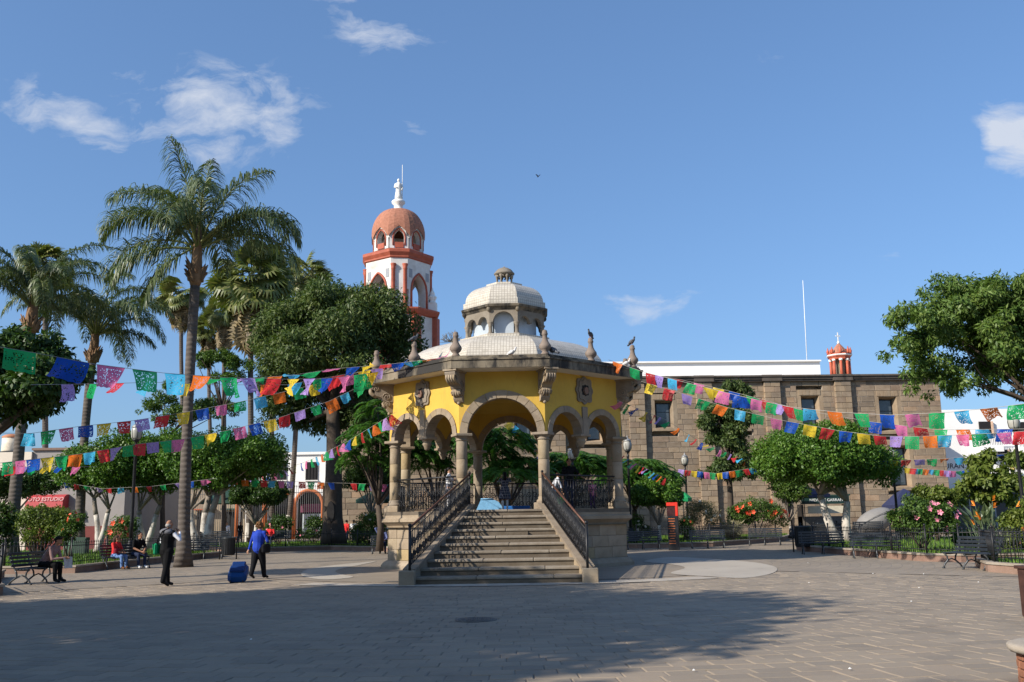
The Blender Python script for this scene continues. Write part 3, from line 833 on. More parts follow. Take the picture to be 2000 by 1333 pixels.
# lantern: drum of arches
LA, LB = .47, 1.36
ZL0, ZLS, ZL1 = 8.02, 8.47, 9.02
lw = MB(); lan = None
for fi, (p0, t, nrm, L) in enumerate(oct_faces(LA, LB)):
    ar = [(L / 2, .375)] if fi % 2 == 0 else [(L / 4 + .02, .24), (3 * L / 4 - .02, .24)]
    arch_wall(lw, p0, t, nrm, L, ar, ZLS, ZL1, .16, nseg=12)
lan = lw.obj('lantern', M_lantern, kiosk)
for x, y in octp(LA, LB):
    MB().lathe([(.10, ZL0), (.10, ZL0 + .06), (.07, ZL0 + .10), (.065, ZLS - .16), (.09, ZLS - .13), (.07, ZLS - .10), (.12, ZLS - .02), (.12, ZLS + .01)], 12, (x, y, 0)).obj('lantern_column', M_lantern, lan)
mb = MB().rings(octring(LA, LB, [(.08, 8.90), (.14, 8.99), (.20, 9.02), (.22, 9.09), (.15, 9.13)]), close=False)
for x, y in octp(*octo(LA, LB, .1)): mb.ball((x, y, 8.94), (.09, .09, .11), 8, 5)
mb.obj('lantern_cornice', M_fascia, lan)
for fi, (p0, t, nrm, L) in enumerate(oct_faces(*octo(LA, LB, -.22))):
    q = p0 + t * (L / 2)
    if fi % 2 == 0 or True:
        MB().box((q.x, q.y, (ZL0 + 8.95) / 2), (L - .05, .02, 8.95 - ZL0), math.atan2(t.y, t.x)).obj('lantern_pane', M_paleglass, lan)
mb = MB().rings([octp(.52, 1.50, 9.12), octp(.52, 1.50, 9.33)] + dome_rings(.49, 1.43, .62, 9.33, 10.02, 8, .92), close=False)
mb.rings([octp(.25, .66, 10.0), octp(.25, .66, 10.12), octp(.1, .3, 10.13)], close=False)
mb.obj('upper_dome', M_tile, kiosk)
cup = MB().lathe([(.26, 10.50), (.34, 10.53), (.385, 10.56), (.385, 10.60), (.35, 10.62), (.33, 10.66), (.26, 10.74), (.15, 10.80), (.05, 10.83), (.02, 10.87)], 20).obj('cupola', M_lantern, kiosk)
for k in range(8):
    w = 2 * pi * (k + .5) / 8
    MB().lathe([(.045, 10.10), (.035, 10.15), (.032, 10.40), (.05, 10.43), (.07, 10.52)], 8, (.29 * cos(w), .29 * sin(w), 0)).obj('cupola_post', M_lantern, cup)
    w2 = 2 * pi * (k + 1) / 8
    MB().tube([(.29 * cos(w + (w2 - w) * .5 * j / 4 * 2 + 0), .29 * sin(w + (w2 - w) * .5 * j / 4 * 2), 10.43 + .06 * sin(pi * j / 8 * 2)) for j in range(5)], .028, 5).obj('cupola_arch', M_lantern, cup)
# stairs
SY0, SY1 = -9.93, -4.25                 # foot and head of the stairs, local y
NST = 10; RIS = Z_FL / NST; TRD = (SY1 - SY0) / NST
M_fascia2 = stone('coping_stone', [(.27, .22, .165)], 3, .3, island=False)
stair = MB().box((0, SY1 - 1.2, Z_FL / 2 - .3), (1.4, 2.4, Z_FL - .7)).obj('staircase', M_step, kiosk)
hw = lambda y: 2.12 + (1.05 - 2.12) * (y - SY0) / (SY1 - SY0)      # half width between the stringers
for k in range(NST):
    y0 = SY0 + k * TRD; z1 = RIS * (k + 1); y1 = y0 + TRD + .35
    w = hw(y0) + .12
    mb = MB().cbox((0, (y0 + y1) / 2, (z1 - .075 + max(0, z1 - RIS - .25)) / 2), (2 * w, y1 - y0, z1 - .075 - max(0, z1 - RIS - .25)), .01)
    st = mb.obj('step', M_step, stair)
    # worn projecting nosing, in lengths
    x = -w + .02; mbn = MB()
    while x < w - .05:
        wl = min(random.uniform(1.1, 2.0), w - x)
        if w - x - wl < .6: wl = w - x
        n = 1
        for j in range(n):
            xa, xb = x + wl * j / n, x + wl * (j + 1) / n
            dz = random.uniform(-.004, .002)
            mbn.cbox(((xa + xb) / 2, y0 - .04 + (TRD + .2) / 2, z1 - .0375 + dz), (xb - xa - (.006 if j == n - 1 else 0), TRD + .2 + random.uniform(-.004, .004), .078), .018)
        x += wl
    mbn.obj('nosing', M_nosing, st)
stair.location = (.10, 0, 0)
for s in (-1, 1):                        # splayed sloping side walls with flat coping
    def Q(y, e): return Vector((s * (hw(y) + e), y))
    mb = MB(); c0, c1 = Q(SY0 + .0, 0), Q(SY1 + .1, 0)
    z0, z1 = .20, Z_FL + .10
    a, b, c_, d_ = Q(SY0 + .05, .02), Q(SY1 + .15, .02), Q(SY1 + .15, .30), Q(SY0 + .05, .30)
    vs = [(p.x, p.y, -.02) for p in (a, b, c_, d_)] + [(a.x, a.y, z0 + .12), (b.x, b.y, z1), (c_.x, c_.y, z1), (d_.x, d_.y, z0 + .12)]
    mb.add(vs, [(0, 1, 5, 4), (1, 2, 6, 5), (2, 3, 7, 6), (3, 0, 4, 7), (4, 5, 6, 7)])
    sw = mb.obj('stringer', M_cantera, stair)
    a, b, c_, d_ = Q(SY0 + .0, -.03), Q(SY1 + .15, -.03), Q(SY1 + .15, .30), Q(SY0 + .0, .30)
    mbc = MB(); vs = [(p.x, p.y, z + dz) for dz in (.0, .09) for p, z in ((a, z0 + .10), (b, z1), (c_, z1), (d_, z0 + .10))]
    mbc.add(vs, [(0, 1, 2, 3), (7, 6, 5, 4), (0, 4, 5, 1), (1, 5, 6, 2), (2, 6, 7, 3), (3, 7, 4, 0)])
    mbc.obj('coping', M_fascia2, sw)
    q = Q(SY0 - .02, .16)
    MB().cbox((q.x, q.y - .10, .17), (.40, .32, .38), .02).obj('end_block', M_cantera, sw)
# wrought-iron work -------------------------------------------------
def scroll(mb, c, U, V, r, turns=1.4, rt=.014, a0=0.0, sg=1, n=14):
    pts = []
    for k in range(n + 1):
        w = a0 + sg * turns * 2 * pi * k / n; rr = r * (1 - .82 * k / n)
        pts.append(c + U * (rr * cos(w)) + V * (rr * sin(w)))
    mb.tube(pts, rt, 4, cap=False)
def rail_panel(A, B, z0, z1, parent, name, fancy=True, zb0=None, zb1=None):
    """ironwork between A and B (xy); sloping when zb0/zb1 give the far end's heights"""
    A, B = Vector(A), Vector(B); L = (B - A).length
    zb0 = z0 if zb0 is None else zb0; zb1 = z1 if zb1 is None else zb1
    lo = lambda s: z0 + (zb0 - z0) * s; hi = lambda s: z1 + (zb1 - z1) * s
    P = lambda s, h: Vector((A.x + (B.x - A.x) * s, A.y + (B.y - A.y) * s, lo(s) + (hi(s) - lo(s)) * h))
    r = MB()
    r.tube([P(0, 1), P(1, 1)], .032, 6); hr = r.obj(name, M_rail if zb0 != z0 else M_iron, parent)
    f = MB(); f.tube([P(0, .87), P(1, .87)], .012, 5); f.tube([P(0, .05), P(1, .05)], .014, 5); f.obj('rail_bar', M_iron, hr)
    H = hi(0) - lo(0)
    n = max(3, int(L / .125)); bal_me = None
    sl = (zb0 - z0) / L
    for k in range(1, n):
        s = k / n; a, b = P(s, .05), P(s, .87)
        o = MB().tube([(0, 0, 0), (0, 0, (b - a).length * .5), (0, 0, (b - a).length)], .0125, 5)
        if bal_me is None:
            o.ball((0, 0, (b - a).length * .5), (.022, .022, .03), 6, 4)
            bal_me = o.mesh('baluster', M_iron)
        bo = link('baluster', bal_me, hr); bo.location = a
    U = (P(1, 0) - P(0, 0)).normalized(); W = Vector((0, 0, 1))
    m = max(2, int(L / .5))
    for k in range(m):
        s = (k + .5) / m; sc = MB(); d = .5 * L / m
        for hh, r0, sg in ((.26, .17, 1), (.26, .17, -1), (.60, .15, 1), (.60, .15, -1)):
            c = P(s, hh) + U * (sg * d * .46)
            scroll(sc, c, U * sg, W, min(r0, d * .45), 1.5, .0145, pi if hh < .4 else 0, 1 if hh < .4 else -1)
        sc.tube([P(s, .06), P(s, .24) + U * .05, P(s, .44), P(s, .62) - U * .05, P(s, .86)], .014, 4)
        if fancy: scroll(sc, P(s, .93), U, W, .05, 1.0, .009)
        sc.obj('scrollwork', M_iron, hr)
    return hr
faces = oct_faces(KA, KB)
for fi, (p0, t, nrm, L) in enumerate(faces):
    if fi == 0: continue
    a, b = p0 + t * .19, p0 + t * (L - .19)
    rail_panel(a, b, Z_FL + .03, Z_FL + 1.08, kiosk, 'balustrade')
for s in (-1, 1):
    a = Vector((s * (hw(SY0) + .10), SY0 - .16)); b = Vector((s * (hw(SY1) + .10), SY1 + .12))
    a.x += .10; b.x += .10
    hr = rail_panel(a, b, .42, 1.42, kiosk, 'stair_rail', True, Z_FL + .18, Z_FL + 1.12)
    mb = MB().tube([(a.x, a.y, -.02), (a.x, a.y, 1.46)], .035, 8); mb.ball((a.x, a.y, 1.47), .05, 8, 5)
    mb.tube([(b.x, b.y, Z_FL), (b.x, b.y, Z_FL + 1.16)], .028, 8); mb.ball((b.x, b.y, Z_FL + 1.17), .045, 8, 5)
    mb.obj('rail_post', M_iron, hr)
# ------------------------------------------------------------------ church nave wall behind the plaza
NAVE_Y = 70.0; NAVE_ROT = rad(-2.5)
cx0 = at(1500, 1000, NAVE_Y)
nave = thing('church_nave', 'long brown ashlar church wall with pilasters and small deep windows behind the trees', 'church', (cx0.x, NAVE_Y, 0), -NAVE_ROT)
NM = Matrix.Translation((cx0.x, NAVE_Y, 0)) @ Matrix.Rotation(-NAVE_ROT, 4, 'Z'); NMi = NM.inverted()
def nloc(x, y):            # photo bearing -> (along wall, height) on the wall plane
    d = px_dir(x, y); o = NMi @ Vector((0, 0, CAM_H)); dd = NMi.to_3x3() @ d
    t = -o.y / dd.y; p = o + dd * t; return p.x, p.z
XR = nloc(1851, 900)[0]; XL = nloc(648, 960)[0]
ZT = nloc(1500, 745)[1]
mb = MB().box(((XL + XR) / 2, 6.6, ZT / 2 - 1), (XR - XL, 11.2, ZT + 1.6))
core = mb.obj('wall', M_mortar, nave)
wins = []
for x, y0, y1, wpx in ((1297, 783, 834, 30), (1442, 790, 834, 30), (1583, 774, 830, 30), (1735, 776, 840, 30), (1022, 800, 852, 30), (1160, 810, 860, 26), (1757, 872, 950, 34)):
    a, zt = nloc(x, y0); _, zb = nloc(x, y1)
    wins.append((a, zb, zt, wpx * 70 / 1850))
pils = [nloc(x, 900)[0] for x in (1248, 1382, 1517, 1657, 1090)]
# ashlar blocks
blocks = []
z = 0.0; rs = np.random.RandomState(5); row = 0
while z < ZT - .02:
    h = min(rs.uniform(.36, .46), ZT - z)
    if ZT - z - h < .2: h = ZT - z
    x = XL + (0 if row % 2 else -.3)
    while x < XR:
        w = rs.uniform(.55, 1.35)
        x1 = min(x + w, XR)
        x0 = max(x, XL)
        if x1 - x0 > .12:
            segs = [(x0, x1)]
            for a, zb, zt, ww in wins:
                if z + h > zb - .35 and z < zt + .5:
                    ns = []
                    for s0, s1 in segs:
                        l, r = a - ww / 2 - .42, a + ww / 2 + .42
                        if s1 <= l or s0 >= r: ns.append((s0, s1)); continue
                        if s0 < l - .1: ns.append((s0, l))
                        if s1 > r + .1: ns.append((r, s1))
                    segs = ns
            for s0, s1 in segs: blocks.append((s0, s1, z, z + h, rs.uniform(-.012, .018)))
        x = x1
    z += h; row += 1
unit = MB().cbox((0, 0, 0), (1, 1, 1), .022).mesh('ashlar_block', M_church)
vis = []
for bk in blocks:
    c = NM @ Vector(((bk[0] + bk[1]) / 2, 0, (bk[2] + bk[3]) / 2))
    px = 1000 + 1850 * c.x / c.y; py = 1013 - 1850 * (c.z - 1.6) / c.y
    inview = 1200 < px < 1855 and 740 < py < 975
    vis.append((-(bk[1] - bk[0]) * (bk[3] - bk[2]) if inview else 9, bk))
vis.sort(key=lambda v: v[0])
mbk = MB(); mmo = MB()
for k, (sc_, (x0, x1, z0, z1, pr)) in enumerate(vis):
    c = ((x0 + x1) / 2, .58 - pr, (z0 + z1) / 2); sz = (x1 - x0 - .026, .86, z1 - z0 - .026)
    mmo.box(((x0 + x1) / 2, .585, (z0 + z1) / 2), (x1 - x0, .80, z1 - z0))
    if k < 300:
        o = link('ashlar_block', unit, core); o.location = c; o.scale = sz
    else: mbk.cbox(c, sz, .012)
mmo.obj('mortar_bed', M_mortar, core); o = mbk.obj('ashlar_blocks', M_church, core); tag(o, kind='stuff')
# pilasters with their own cornice break, main cornice
for xp in pils:
    zz = 0.0; p = MB().cbox((xp, .05, .25), (1.45, .5, .5), .03).obj('pilaster', M_churchtrim, nave)
    k = 0
    while zz < ZT - .05:
        h = min(.42, ZT - zz); sp = .62 if k % 2 else .4
        for (a, b) in ((-.6, -.6 + 1.2 * sp), (-.6 + 1.2 * sp, .6)):
            MB().cbox((xp + (a + b) / 2, .06 + random.uniform(-.01, .01), zz + h / 2), (b - a - .02, .42, h - .02), .015).obj('pilaster_block', M_churchtrim if random.random() < .35 else M_church, p)
        zz += h; k += 1
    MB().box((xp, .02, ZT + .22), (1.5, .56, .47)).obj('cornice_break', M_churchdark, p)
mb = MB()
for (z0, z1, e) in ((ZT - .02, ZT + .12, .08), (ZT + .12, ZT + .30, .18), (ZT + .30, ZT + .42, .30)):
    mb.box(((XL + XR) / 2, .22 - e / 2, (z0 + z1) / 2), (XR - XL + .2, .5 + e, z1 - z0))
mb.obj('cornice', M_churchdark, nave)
for a, zb, zt, ww in wins:
    f = MB()
    hh = zt - zb; y0 = .16; D = .75
    # splayed reveals and dressed surround
    O = [(a - ww / 2 - .42, zb - .35), (a + ww / 2 + .42, zb - .35), (a + ww / 2 + .42, zt + .5), (a - ww / 2 - .42, zt + .5)]
    I0 = [(a - ww / 2 - .12, zb - .08), (a + ww / 2 + .12, zb - .08), (a + ww / 2 + .12, zt + .05), (a - ww / 2 - .12, zt + .05)]
    I1 = [(a - ww / 2 + .05, zb + .08), (a + ww / 2 - .05, zb + .08), (a + ww / 2 - .05, zt - .12), (a - ww / 2 + .05, zt - .12)]
    f.rings([[(x, .18, z) for x, z in O], [(x, y0, z) for x, z in O], [(x, y0, z) for x, z in I0], [(x, .80, z) for x, z in I1]], close=False)
    f = f.obj('window', M_churchtrim, nave)
    x0, x1, z0, z1 = a - ww / 2 + .05, a + ww / 2 - .05, zb + .08, zt - .12
    mb = MB()
    for q in (x0 + .03, x1 - .03): mb.box((q, .70, (z0 + z1) / 2), (.06, .05, z1 - z0))
    for q in (z0 + .03, z1 - .03): mb.box(((x0 + x1) / 2, .70, q), (x1 - x0 - .12, .05, .06))
    mb.box(((x0 + x1) / 2, .702, z0 + (z1 - z0) * .62), (x1 - x0 - .12, .03, .03))
    mb.obj('window_frame', M_iron, f)
    MB().box(((x0 + x1) / 2, .74, (z0 + z1) / 2), (x1 - x0 - .1, .02, z1 - z0 - .1)).obj('pane', M_glass, f)
    nv = 6; w2 = ww + .5
    for k in range(nv):
        xa = a - w2 / 2 + w2 * k / nv
        MB().cbox((xa + w2 / nv / 2, .15, zt + .29), (w2 / nv - .015, .05, .40), .01).obj('lintel_stone', M_churchtrim, f)
    MB().cbox((a, .12, zb - .2), (ww + .7, .16, .22), .015).obj('sill', M_churchtrim, f)
# white parapet of the higher roof
xa, _ = nloc(1180, 710); xb = (NMi @ at(1610, 710, NAVE_Y + 5.6)).x - .25
zz = nloc(1600, 709)[1]
p = at(1608, 710, 78)
mb = MB().box(((xa + xb) / 2 - .3, 9.0, zz / 2 + .55), (xb - xa + .9, 6.0, zz + 1.1)); pr = mb.obj('white_parapet', M_whitegloss, nave)
MB().box(((xa + xb) / 2 - .3, 5.93, zz + 1.12), (xb - xa + 1.0, .3, .12)).obj('parapet_coping', M_whitegloss, pr)
a = at(1568, 548, 77); b = at(1576, 706, 77)
t = thing('lightning_rod', 'thin pale lightning rod standing on the white parapet of the church', 'rod', (b.x, 77, b.z - .3))
MB().tube([(0, 0, 0), ((a.x - b.x), 0, a.z - b.z + .3)], [.035, .02], 6).obj('rod', M_whitegloss, t); MB().lathe([(.12, -.2), (.12, .05), (.05, .12)], 8).obj('rod_base', M_white, t)

# little red lantern turret on the roof
q = at(1643, 740, 78); tz = lambda y: at(1643, y, 78).z - q.z
t = thing('roof_turret', 'small red roof turret with white caps and a cross above the church wall', 'turret', (q.x, 78, q.z), rad(10))
MB().lathe([(.85, -3), (.85, -.1), (.8, 0)], 8, smooth=False).obj('turret_base', M_redbrick, t)
h1 = tz(700)
for k in range(8):
    w = 2 * pi * (k + .5) / 8
    c = MB().lathe([(.125, -.1), (.115, h1 - .15)], 8, (.74 * cos(w), .72 * sin(w), 0)).obj('turret_post', M_redbrick, t)
    MB().lathe([(.125, h1 - .3), (.16, h1 - .24), (.16, h1 - .12)], 8, (.74 * cos(w), .74 * sin(w), 0)).obj('post_cap', M_white, c)
MB().lathe([(.36, -.1), (.36, h1)], 8, smooth=False).obj('turret_core', plain('dull_olive', (.22, .19, .12), .7), t)
MB().lathe([(.86, h1 - .15), (.9, h1), (1.0, h1 + .08), (1.0, h1 + .12)], 8, smooth=False).obj('turret_frieze', M_redbrick, t)
MB().lathe([(1.0, h1 + .12), (1.06, h1 + .16), (1.06, h1 + .24), (.98, h1 + .26)], 8, smooth=False).obj('turret_band', M_white, t)
MB().lathe([(1.0, h1 + .26), (1.02, h1 + .32), (.95, h1 + .36)], 8, smooth=False).obj('turret_cornice', M_redbrick, t)
h2 = tz(672)
MB().lathe([(.8, h1 + .34), (.42, (h1 + h2) / 2 + .25), (.16, h2 - .05), (.1, h2)], 8, smooth=False).obj('turret_roof', M_redtile, t)
for k in range(8):
    w = 2 * pi * (k + .5) / 8
    MB().lathe([(.11, h1 + .34), (.09, h1 + .45), (.13, h1 + .55), (.1, h1 + .66), (.05, h1 + .72), (.06, h1 + .8), (.01, h1 + .9)], 8, (.9 * cos(w), .9 * sin(w), 0)).obj('turret_pinnacle', M_redbrick, t)
h3 = tz(652)
cr = MB().lathe([(.1, h2), (.12, h2 + .12), (.05, h2 + .2)], 8); cr.box((0, 0, (h2 + h3) / 2 + .1), (.07, .05, h3 - h2)); cr.box((0, 0, h3 - .2), (.42, .05, .07)); cr.obj('cross', M_white, t)

# ------------------------------------------------------------------ bell tower
TY = 85.0
q = at(777, 600, TY); tzz = lambda y: at(777, y, TY).z
sc_ = (at(835, 560, TY).x - at(714, 560, TY).x) / 2           # half width of the belfry
t = thing('bell_tower', 'white bell tower with red trim, ribbed red dome and statue on top', 'bell tower', (q.x, TY, 0), rad(9))
TB, TA = sc_ - .36, (sc_ - .36) * .235
Z = {k: tzz(y) for k, y in dict(low=640, lowc0=629, lowc=616, bel0=613, spring=579, beltop=532, cor0=524, cor1=503, up0=498, upspring=478, uptop=456, dome=414, ped=392, statue=350).items()}
mb = MB().rings([octp(TA * 1.0 + .9, TB + .8, 0), octp(TA + .9, TB + .8, Z['lowc0'])], close=False).obj('tower_base', M_twhite, t)
for x, y in octp(TA + .9, TB + .8):
    d = Vector((x, y)).normalized()
    MB().box((x * .985, y * .985, Z['lowc0'] - 3.2), (.75, .75, 6.4), math.atan2(y, x)).obj('corner_pilaster', M_red, mb)
MB().rings(octring(TA + .9, TB + .8, [(.05, Z['lowc0']), (.2, Z['lowc0'] + .12), (.42, Z['lowc'] - .15), (.42, Z['lowc']), (-1.0, Z['lowc'] + .05)]), close=False).obj('lower_cornice', M_red, t)
bw = MB()
W = {}
for fi, (p0, tt, nrm, L) in enumerate(oct_faces(TA, TB)):
    ar = [] if fi % 2 == 0 else [(L / 2, .92)]
    W[fi] = (p0, tt, nrm, L, ar)
    arch_wall(bw, p0, tt, nrm, L, ar, Z['spring'], Z['beltop'] - .05, .8, pointed=True)
    # solid piers below the springing
    if fi % 2 == 0: spans = [(0, L)]
    else: spans = [(0, L / 2 - .92), (L / 2 + .92, L)]
    for a, b in spans:
        m = p0 + tt * ((a + b) / 2)
        bw.box((m.x, m.y, (Z['lowc'] + Z['spring']) / 2), (b - a + .02, .8, Z['spring'] - Z['lowc']), math.atan2(tt.y, tt.x))
bw = bw.obj('belfry', M_twhite, t)
for fi, (p0, tt, nrm, L, ar) in W.items():
    if not ar:
        for s in (.06, L - .06):
            m = p0 + tt * s + nrm * .45
            MB().lathe([(.2, Z['bel0'] - .2), (.17, Z['bel0']), (.16, Z['beltop'] - .5), (.21, Z['beltop'] - .42), (.17, Z['beltop'] - .34), (.26, Z['beltop'] - .05), (.26, Z['beltop'] + .02)], 10, (m.x, m.y, 0)).obj('column', M_red, bw)
        continue
    c, r = ar[0]; pts = []
    for k in range(-9, 10):
        dd = k / 9 * r; pts.append((dd, Z['spring'] + math.sqrt(max(0, (2 * r) ** 2 - (abs(dd) + r) ** 2))))
    pts = [(-r - .0, Z['bel0'] - .3)] + pts + [(r + .0, Z['bel0'] - .3)]
    m = p0 + tt * c + nrm * .42
    MB().tube([(m.x + tt.x * a * 1.13, m.y + tt.y * a * 1.13, z + .08) for a, z in pts], .11, 6).obj('arch_trim', M_red, bw)
    for s in (-1, 1):                              # pierced panels high up
        mm = p0 + tt * (L / 2 + s * 1.12) + nrm * .41
        MB().box((mm.x, mm.y, Z['beltop'] - .75), (.42, .03, .8), math.atan2(tt.y, tt.x)).obj('opening', plain('tower_shade', (.30, .31, .33), .8), bw)
MB().rings(octring(TA, TB, [(.40, Z['beltop'] - .06), (.44, Z['cor0'] + .16), (.3, Z['cor0'] + .16)]), close=False).obj('frieze', M_twhite, t)
MB().rings(octring(TA, TB, [(.42, Z['cor0'] + .15), (.56, Z['cor0'] + .25), (.56, Z['cor0'] + .38), (.74, Z['cor1'] - .35), (.74, Z['cor1'] - .1), (.6, Z['cor1'] - .02), (-.5, Z['cor1'])]), close=False).obj('upper_cornice', M_red, t)
ub = TB * .80; ua = ub * .4142
MB().rings([octp(ua * 1.06, ub * 1.06, Z['cor1'] - .05), octp(ua * 1.06, ub * 1.06, Z['up0'])]).obj('drum_base', stone('stained_white', [(.62, .60, .56)], 2, .2, island=False, stain=(.55, (.25, .23, .2))), t)
up = MB(); UF = oct_faces(ua, ub)
for p0, tt, nrm, L in UF:
    arch_wall(up, p0, tt, nrm, L, [(L / 2, .46)], Z['upspring'], Z['uptop'], .5, pointed=True)
    for a, b in ((0, L / 2 - .46), (L / 2 + .46, L)):
        m = p0 + tt * ((a + b) / 2); up.box((m.x, m.y, (Z['up0'] + Z['upspring']) / 2), (b - a + .02, .5, Z['upspring'] - Z['up0']), math.atan2(tt.y, tt.x))
    m = p0 + tt * (L / 2); up.box((m.x, m.y, Z['up0'] + .25), (.82, .45, .5), math.atan2(tt.y, tt.x))
up = up.obj('upper_stage', M_twhite, t)
for p0, tt, nrm, L in UF:
    r = .46; pts = [(-r, Z['up0'] + .2)] + [(k / 6 * r, Z['upspring'] + math.sqrt(max(0, (2 * r) ** 2 - (abs(k / 6 * r) + r) ** 2))) for k in range(-6, 7)] + [(r, Z['up0'] + .2)]
    m = p0 + tt * (L / 2) + nrm * .27
    MB().tube([(m.x + tt.x * a * 1.2, m.y + tt.y * a * 1.2, z + .06) for a, z in pts], .075, 5).obj('lancet_trim', M_red, up)
    MB().tube([(m.x + tt.x * a * 1.55 + nrm.x * .02, m.y + tt.y * a * 1.55 + nrm.y * .02, z + .22) for a, z in pts[1:-1]], .06, 5).obj('lancet_hood', M_twhite, up)
    MB().box((m.x, m.y, Z['up0'] + .3), (.8, .1, .5), math.atan2(tt.y, tt.x)).obj('lancet_sill', M_red, up)
rg = []
n = 32; ZR = tzz(476)
for k in range(11):
    s = k / 10; b = (ub + .60) * cos(s * pi / 2 * .93) ** .78
    z = ZR + (Z['dome'] - ZR + .1) * sin(s * pi / 2) ** .95
    ring = []
    for j in range(n):
        w = -pi / 2 + 2 * pi * (j + .5 - .5) / n
        dl = min(j % 4, 4 - j % 4) / 2; R = b * (1.0 - .07 * (1 - dl) * (1 - s))
        ring.append((R * cos(w + pi / 8 * 0), R * sin(w), z + 1.0 * (1 - dl ** 1.4) * (1 - s) ** 4))
    rg.append(ring)
MB().rings(rg, close=False).obj('dome', M_redtile, t)
MB().lathe([(.62, Z['dome'] - .2), (.55, Z['dome'] + .1), (.42, Z['dome'] + .3), (.40, Z['ped'] - .5), (.62, Z['ped'] - .3), (.64, Z['ped'] - .12), (.5, Z['ped'])], 14).obj('pedestal', M_white, t)
H = Z['statue'] - Z['ped']
st = MB().lathe([(.36, 0), (.33, H * .2), (.25, H * .45), (.27, H * .62), (.29, H * .74), (.22, H * .80), (.09, H * .84), (.09, H * .86)], 12, (0, 0, Z['ped']))
st.ball((0, -.03, Z['ped'] + H * .93), (.13, .14, .17), 10, 7)
st.tube([(-.27, 0, Z['ped'] + H * .76), (-.36, -.1, Z['ped'] + H * .6), (-.12, -.27, Z['ped'] + H * .55)], [.1, .09, .07], 7)
st.tube([(.27, 0, Z['ped'] + H * .76), (.36, -.06, Z['ped'] + H * .58), (.30, -.2, Z['ped'] + H * .45)], [.1, .09, .07], 7)
st.obj('statue', M_white, t)
a = at(786, 322, TY)
MB().tube([(a.x - q.x, 0, Z['ped'] - .4), (a.x - q.x, 0, a.z)], .03, 5).obj('rod', M_white, t)
for i_, (x, y) in enumerate(octp(*octo(TA + .9, TB + .8, -.1))):
    if i_ not in (1, 2, 5, 6): continue
    zb = Z['lowc']; x, y = math.copysign(TB + .62, x), y * .5
    mbp = MB().box((x, y, zb + .5), (.8, .8, 1.0), math.atan2(y, x))
    mbp.lathe([(.46, zb + .95), (.24, zb + 1.15), (.27, zb + 1.25), (.38, zb + 1.45), (.42, zb + 1.58), (.32, zb + 1.68), (.2, zb + 1.8), (.24, zb + 1.9), (.10, zb + 2.2), (.02, zb + 2.5)], 12, (x, y, 0))
    mbp.obj('pinnacle', M_white, t)

# ------------------------------------------------------------------ other buildings
# white arcaded building, far left of the tower
q = at(560, 1000, 92); bx0 = at(470, 950, 92).x; bx1 = at(636, 950, 92).x; ztop = at(560, 889, 92).z
t = thing('arcaded_building', 'white two storey building with orange trimmed arches behind the palm trunks', 'building', (0, 92, 0))
mb = MB(); bw_ = bx1 - bx0
arcs = [(at(605, 960, 92).x, 1.18), (at(548, 960, 92).x, 1.18), (at(492, 960, 92).x, 1.18)]
zsp = at(605, 985, 92).z
arch_wall(mb, Vector((bx0, 0)), Vector((1, 0)), Vector((0, -1)), bw_, [(c - bx0, r) for c, r in arcs], zsp, ztop, .5, mit=0)
edges = [bx0] + sorted(sum(([c - r, c + r] for c, r in arcs), [])) + [bx1]
for i in range(0, len(edges), 2): mb.box(((edges[i] + edges[i + 1]) / 2, 0, zsp / 2), (edges[i + 1] - edges[i], .5, zsp))
mb.box(((bx0 + bx1) / 2, 6, ztop / 2), (bw_, 8, ztop - .1)); w_ = mb.obj('wall', M_whitegloss, t)
MB().box(((bx0 + bx1) / 2, 1.9, zsp), (bw_ - .2, .1, 2 * zsp - .2)).obj('arcade_back', M_dark, t)
for c, r in arcs:
    MB().tube([(c - r - .12, -.27, 0), (c - r - .12, -.27, zsp)] + [(c - (r + .12) * cos(pi * k / 14), -.27, zsp + (r + .12) * sin(pi * k / 14)) for k in range(15)] + [(c + r + .12, -.27, 0)], .17, 6).obj('arch_trim', plain('orange_trim', (.50, .14, .04), .7, .15), t)
for x, in ((549,), (610,)):
    a = at(x, 921, 92)
    f = MB().box((a.x, -.2, a.z), (1.15, .3, 1.75)).obj('window', M_dark, t)
    MB().box((a.x, -.36, a.z - .9), (1.3, .12, .1)).obj('sill', M_white, f)
    for k in range(4): MB().box((a.x - .45 + .3 * k, -.37, a.z), (.03, .03, 1.7)).obj('bar', M_iron, f)
MB().box(((bx0 + bx1) / 2, -.05, ztop + .1), (bw_ + .2, .75, .25)).obj('coping', M_whitegloss, t)
a = at(603, 985, 92)
MB().box((a.x + .2, .9, 1.3), (1.9, .08, 2.1)).obj('banner', plain('pale_banner', (.42, .48, .52), .7), t)
MB().box((a.x, .85, 2.9), (2.0, .08, .8)).obj('awning', plain('purple_red_awning', (.20, .05, .10), .7), t)

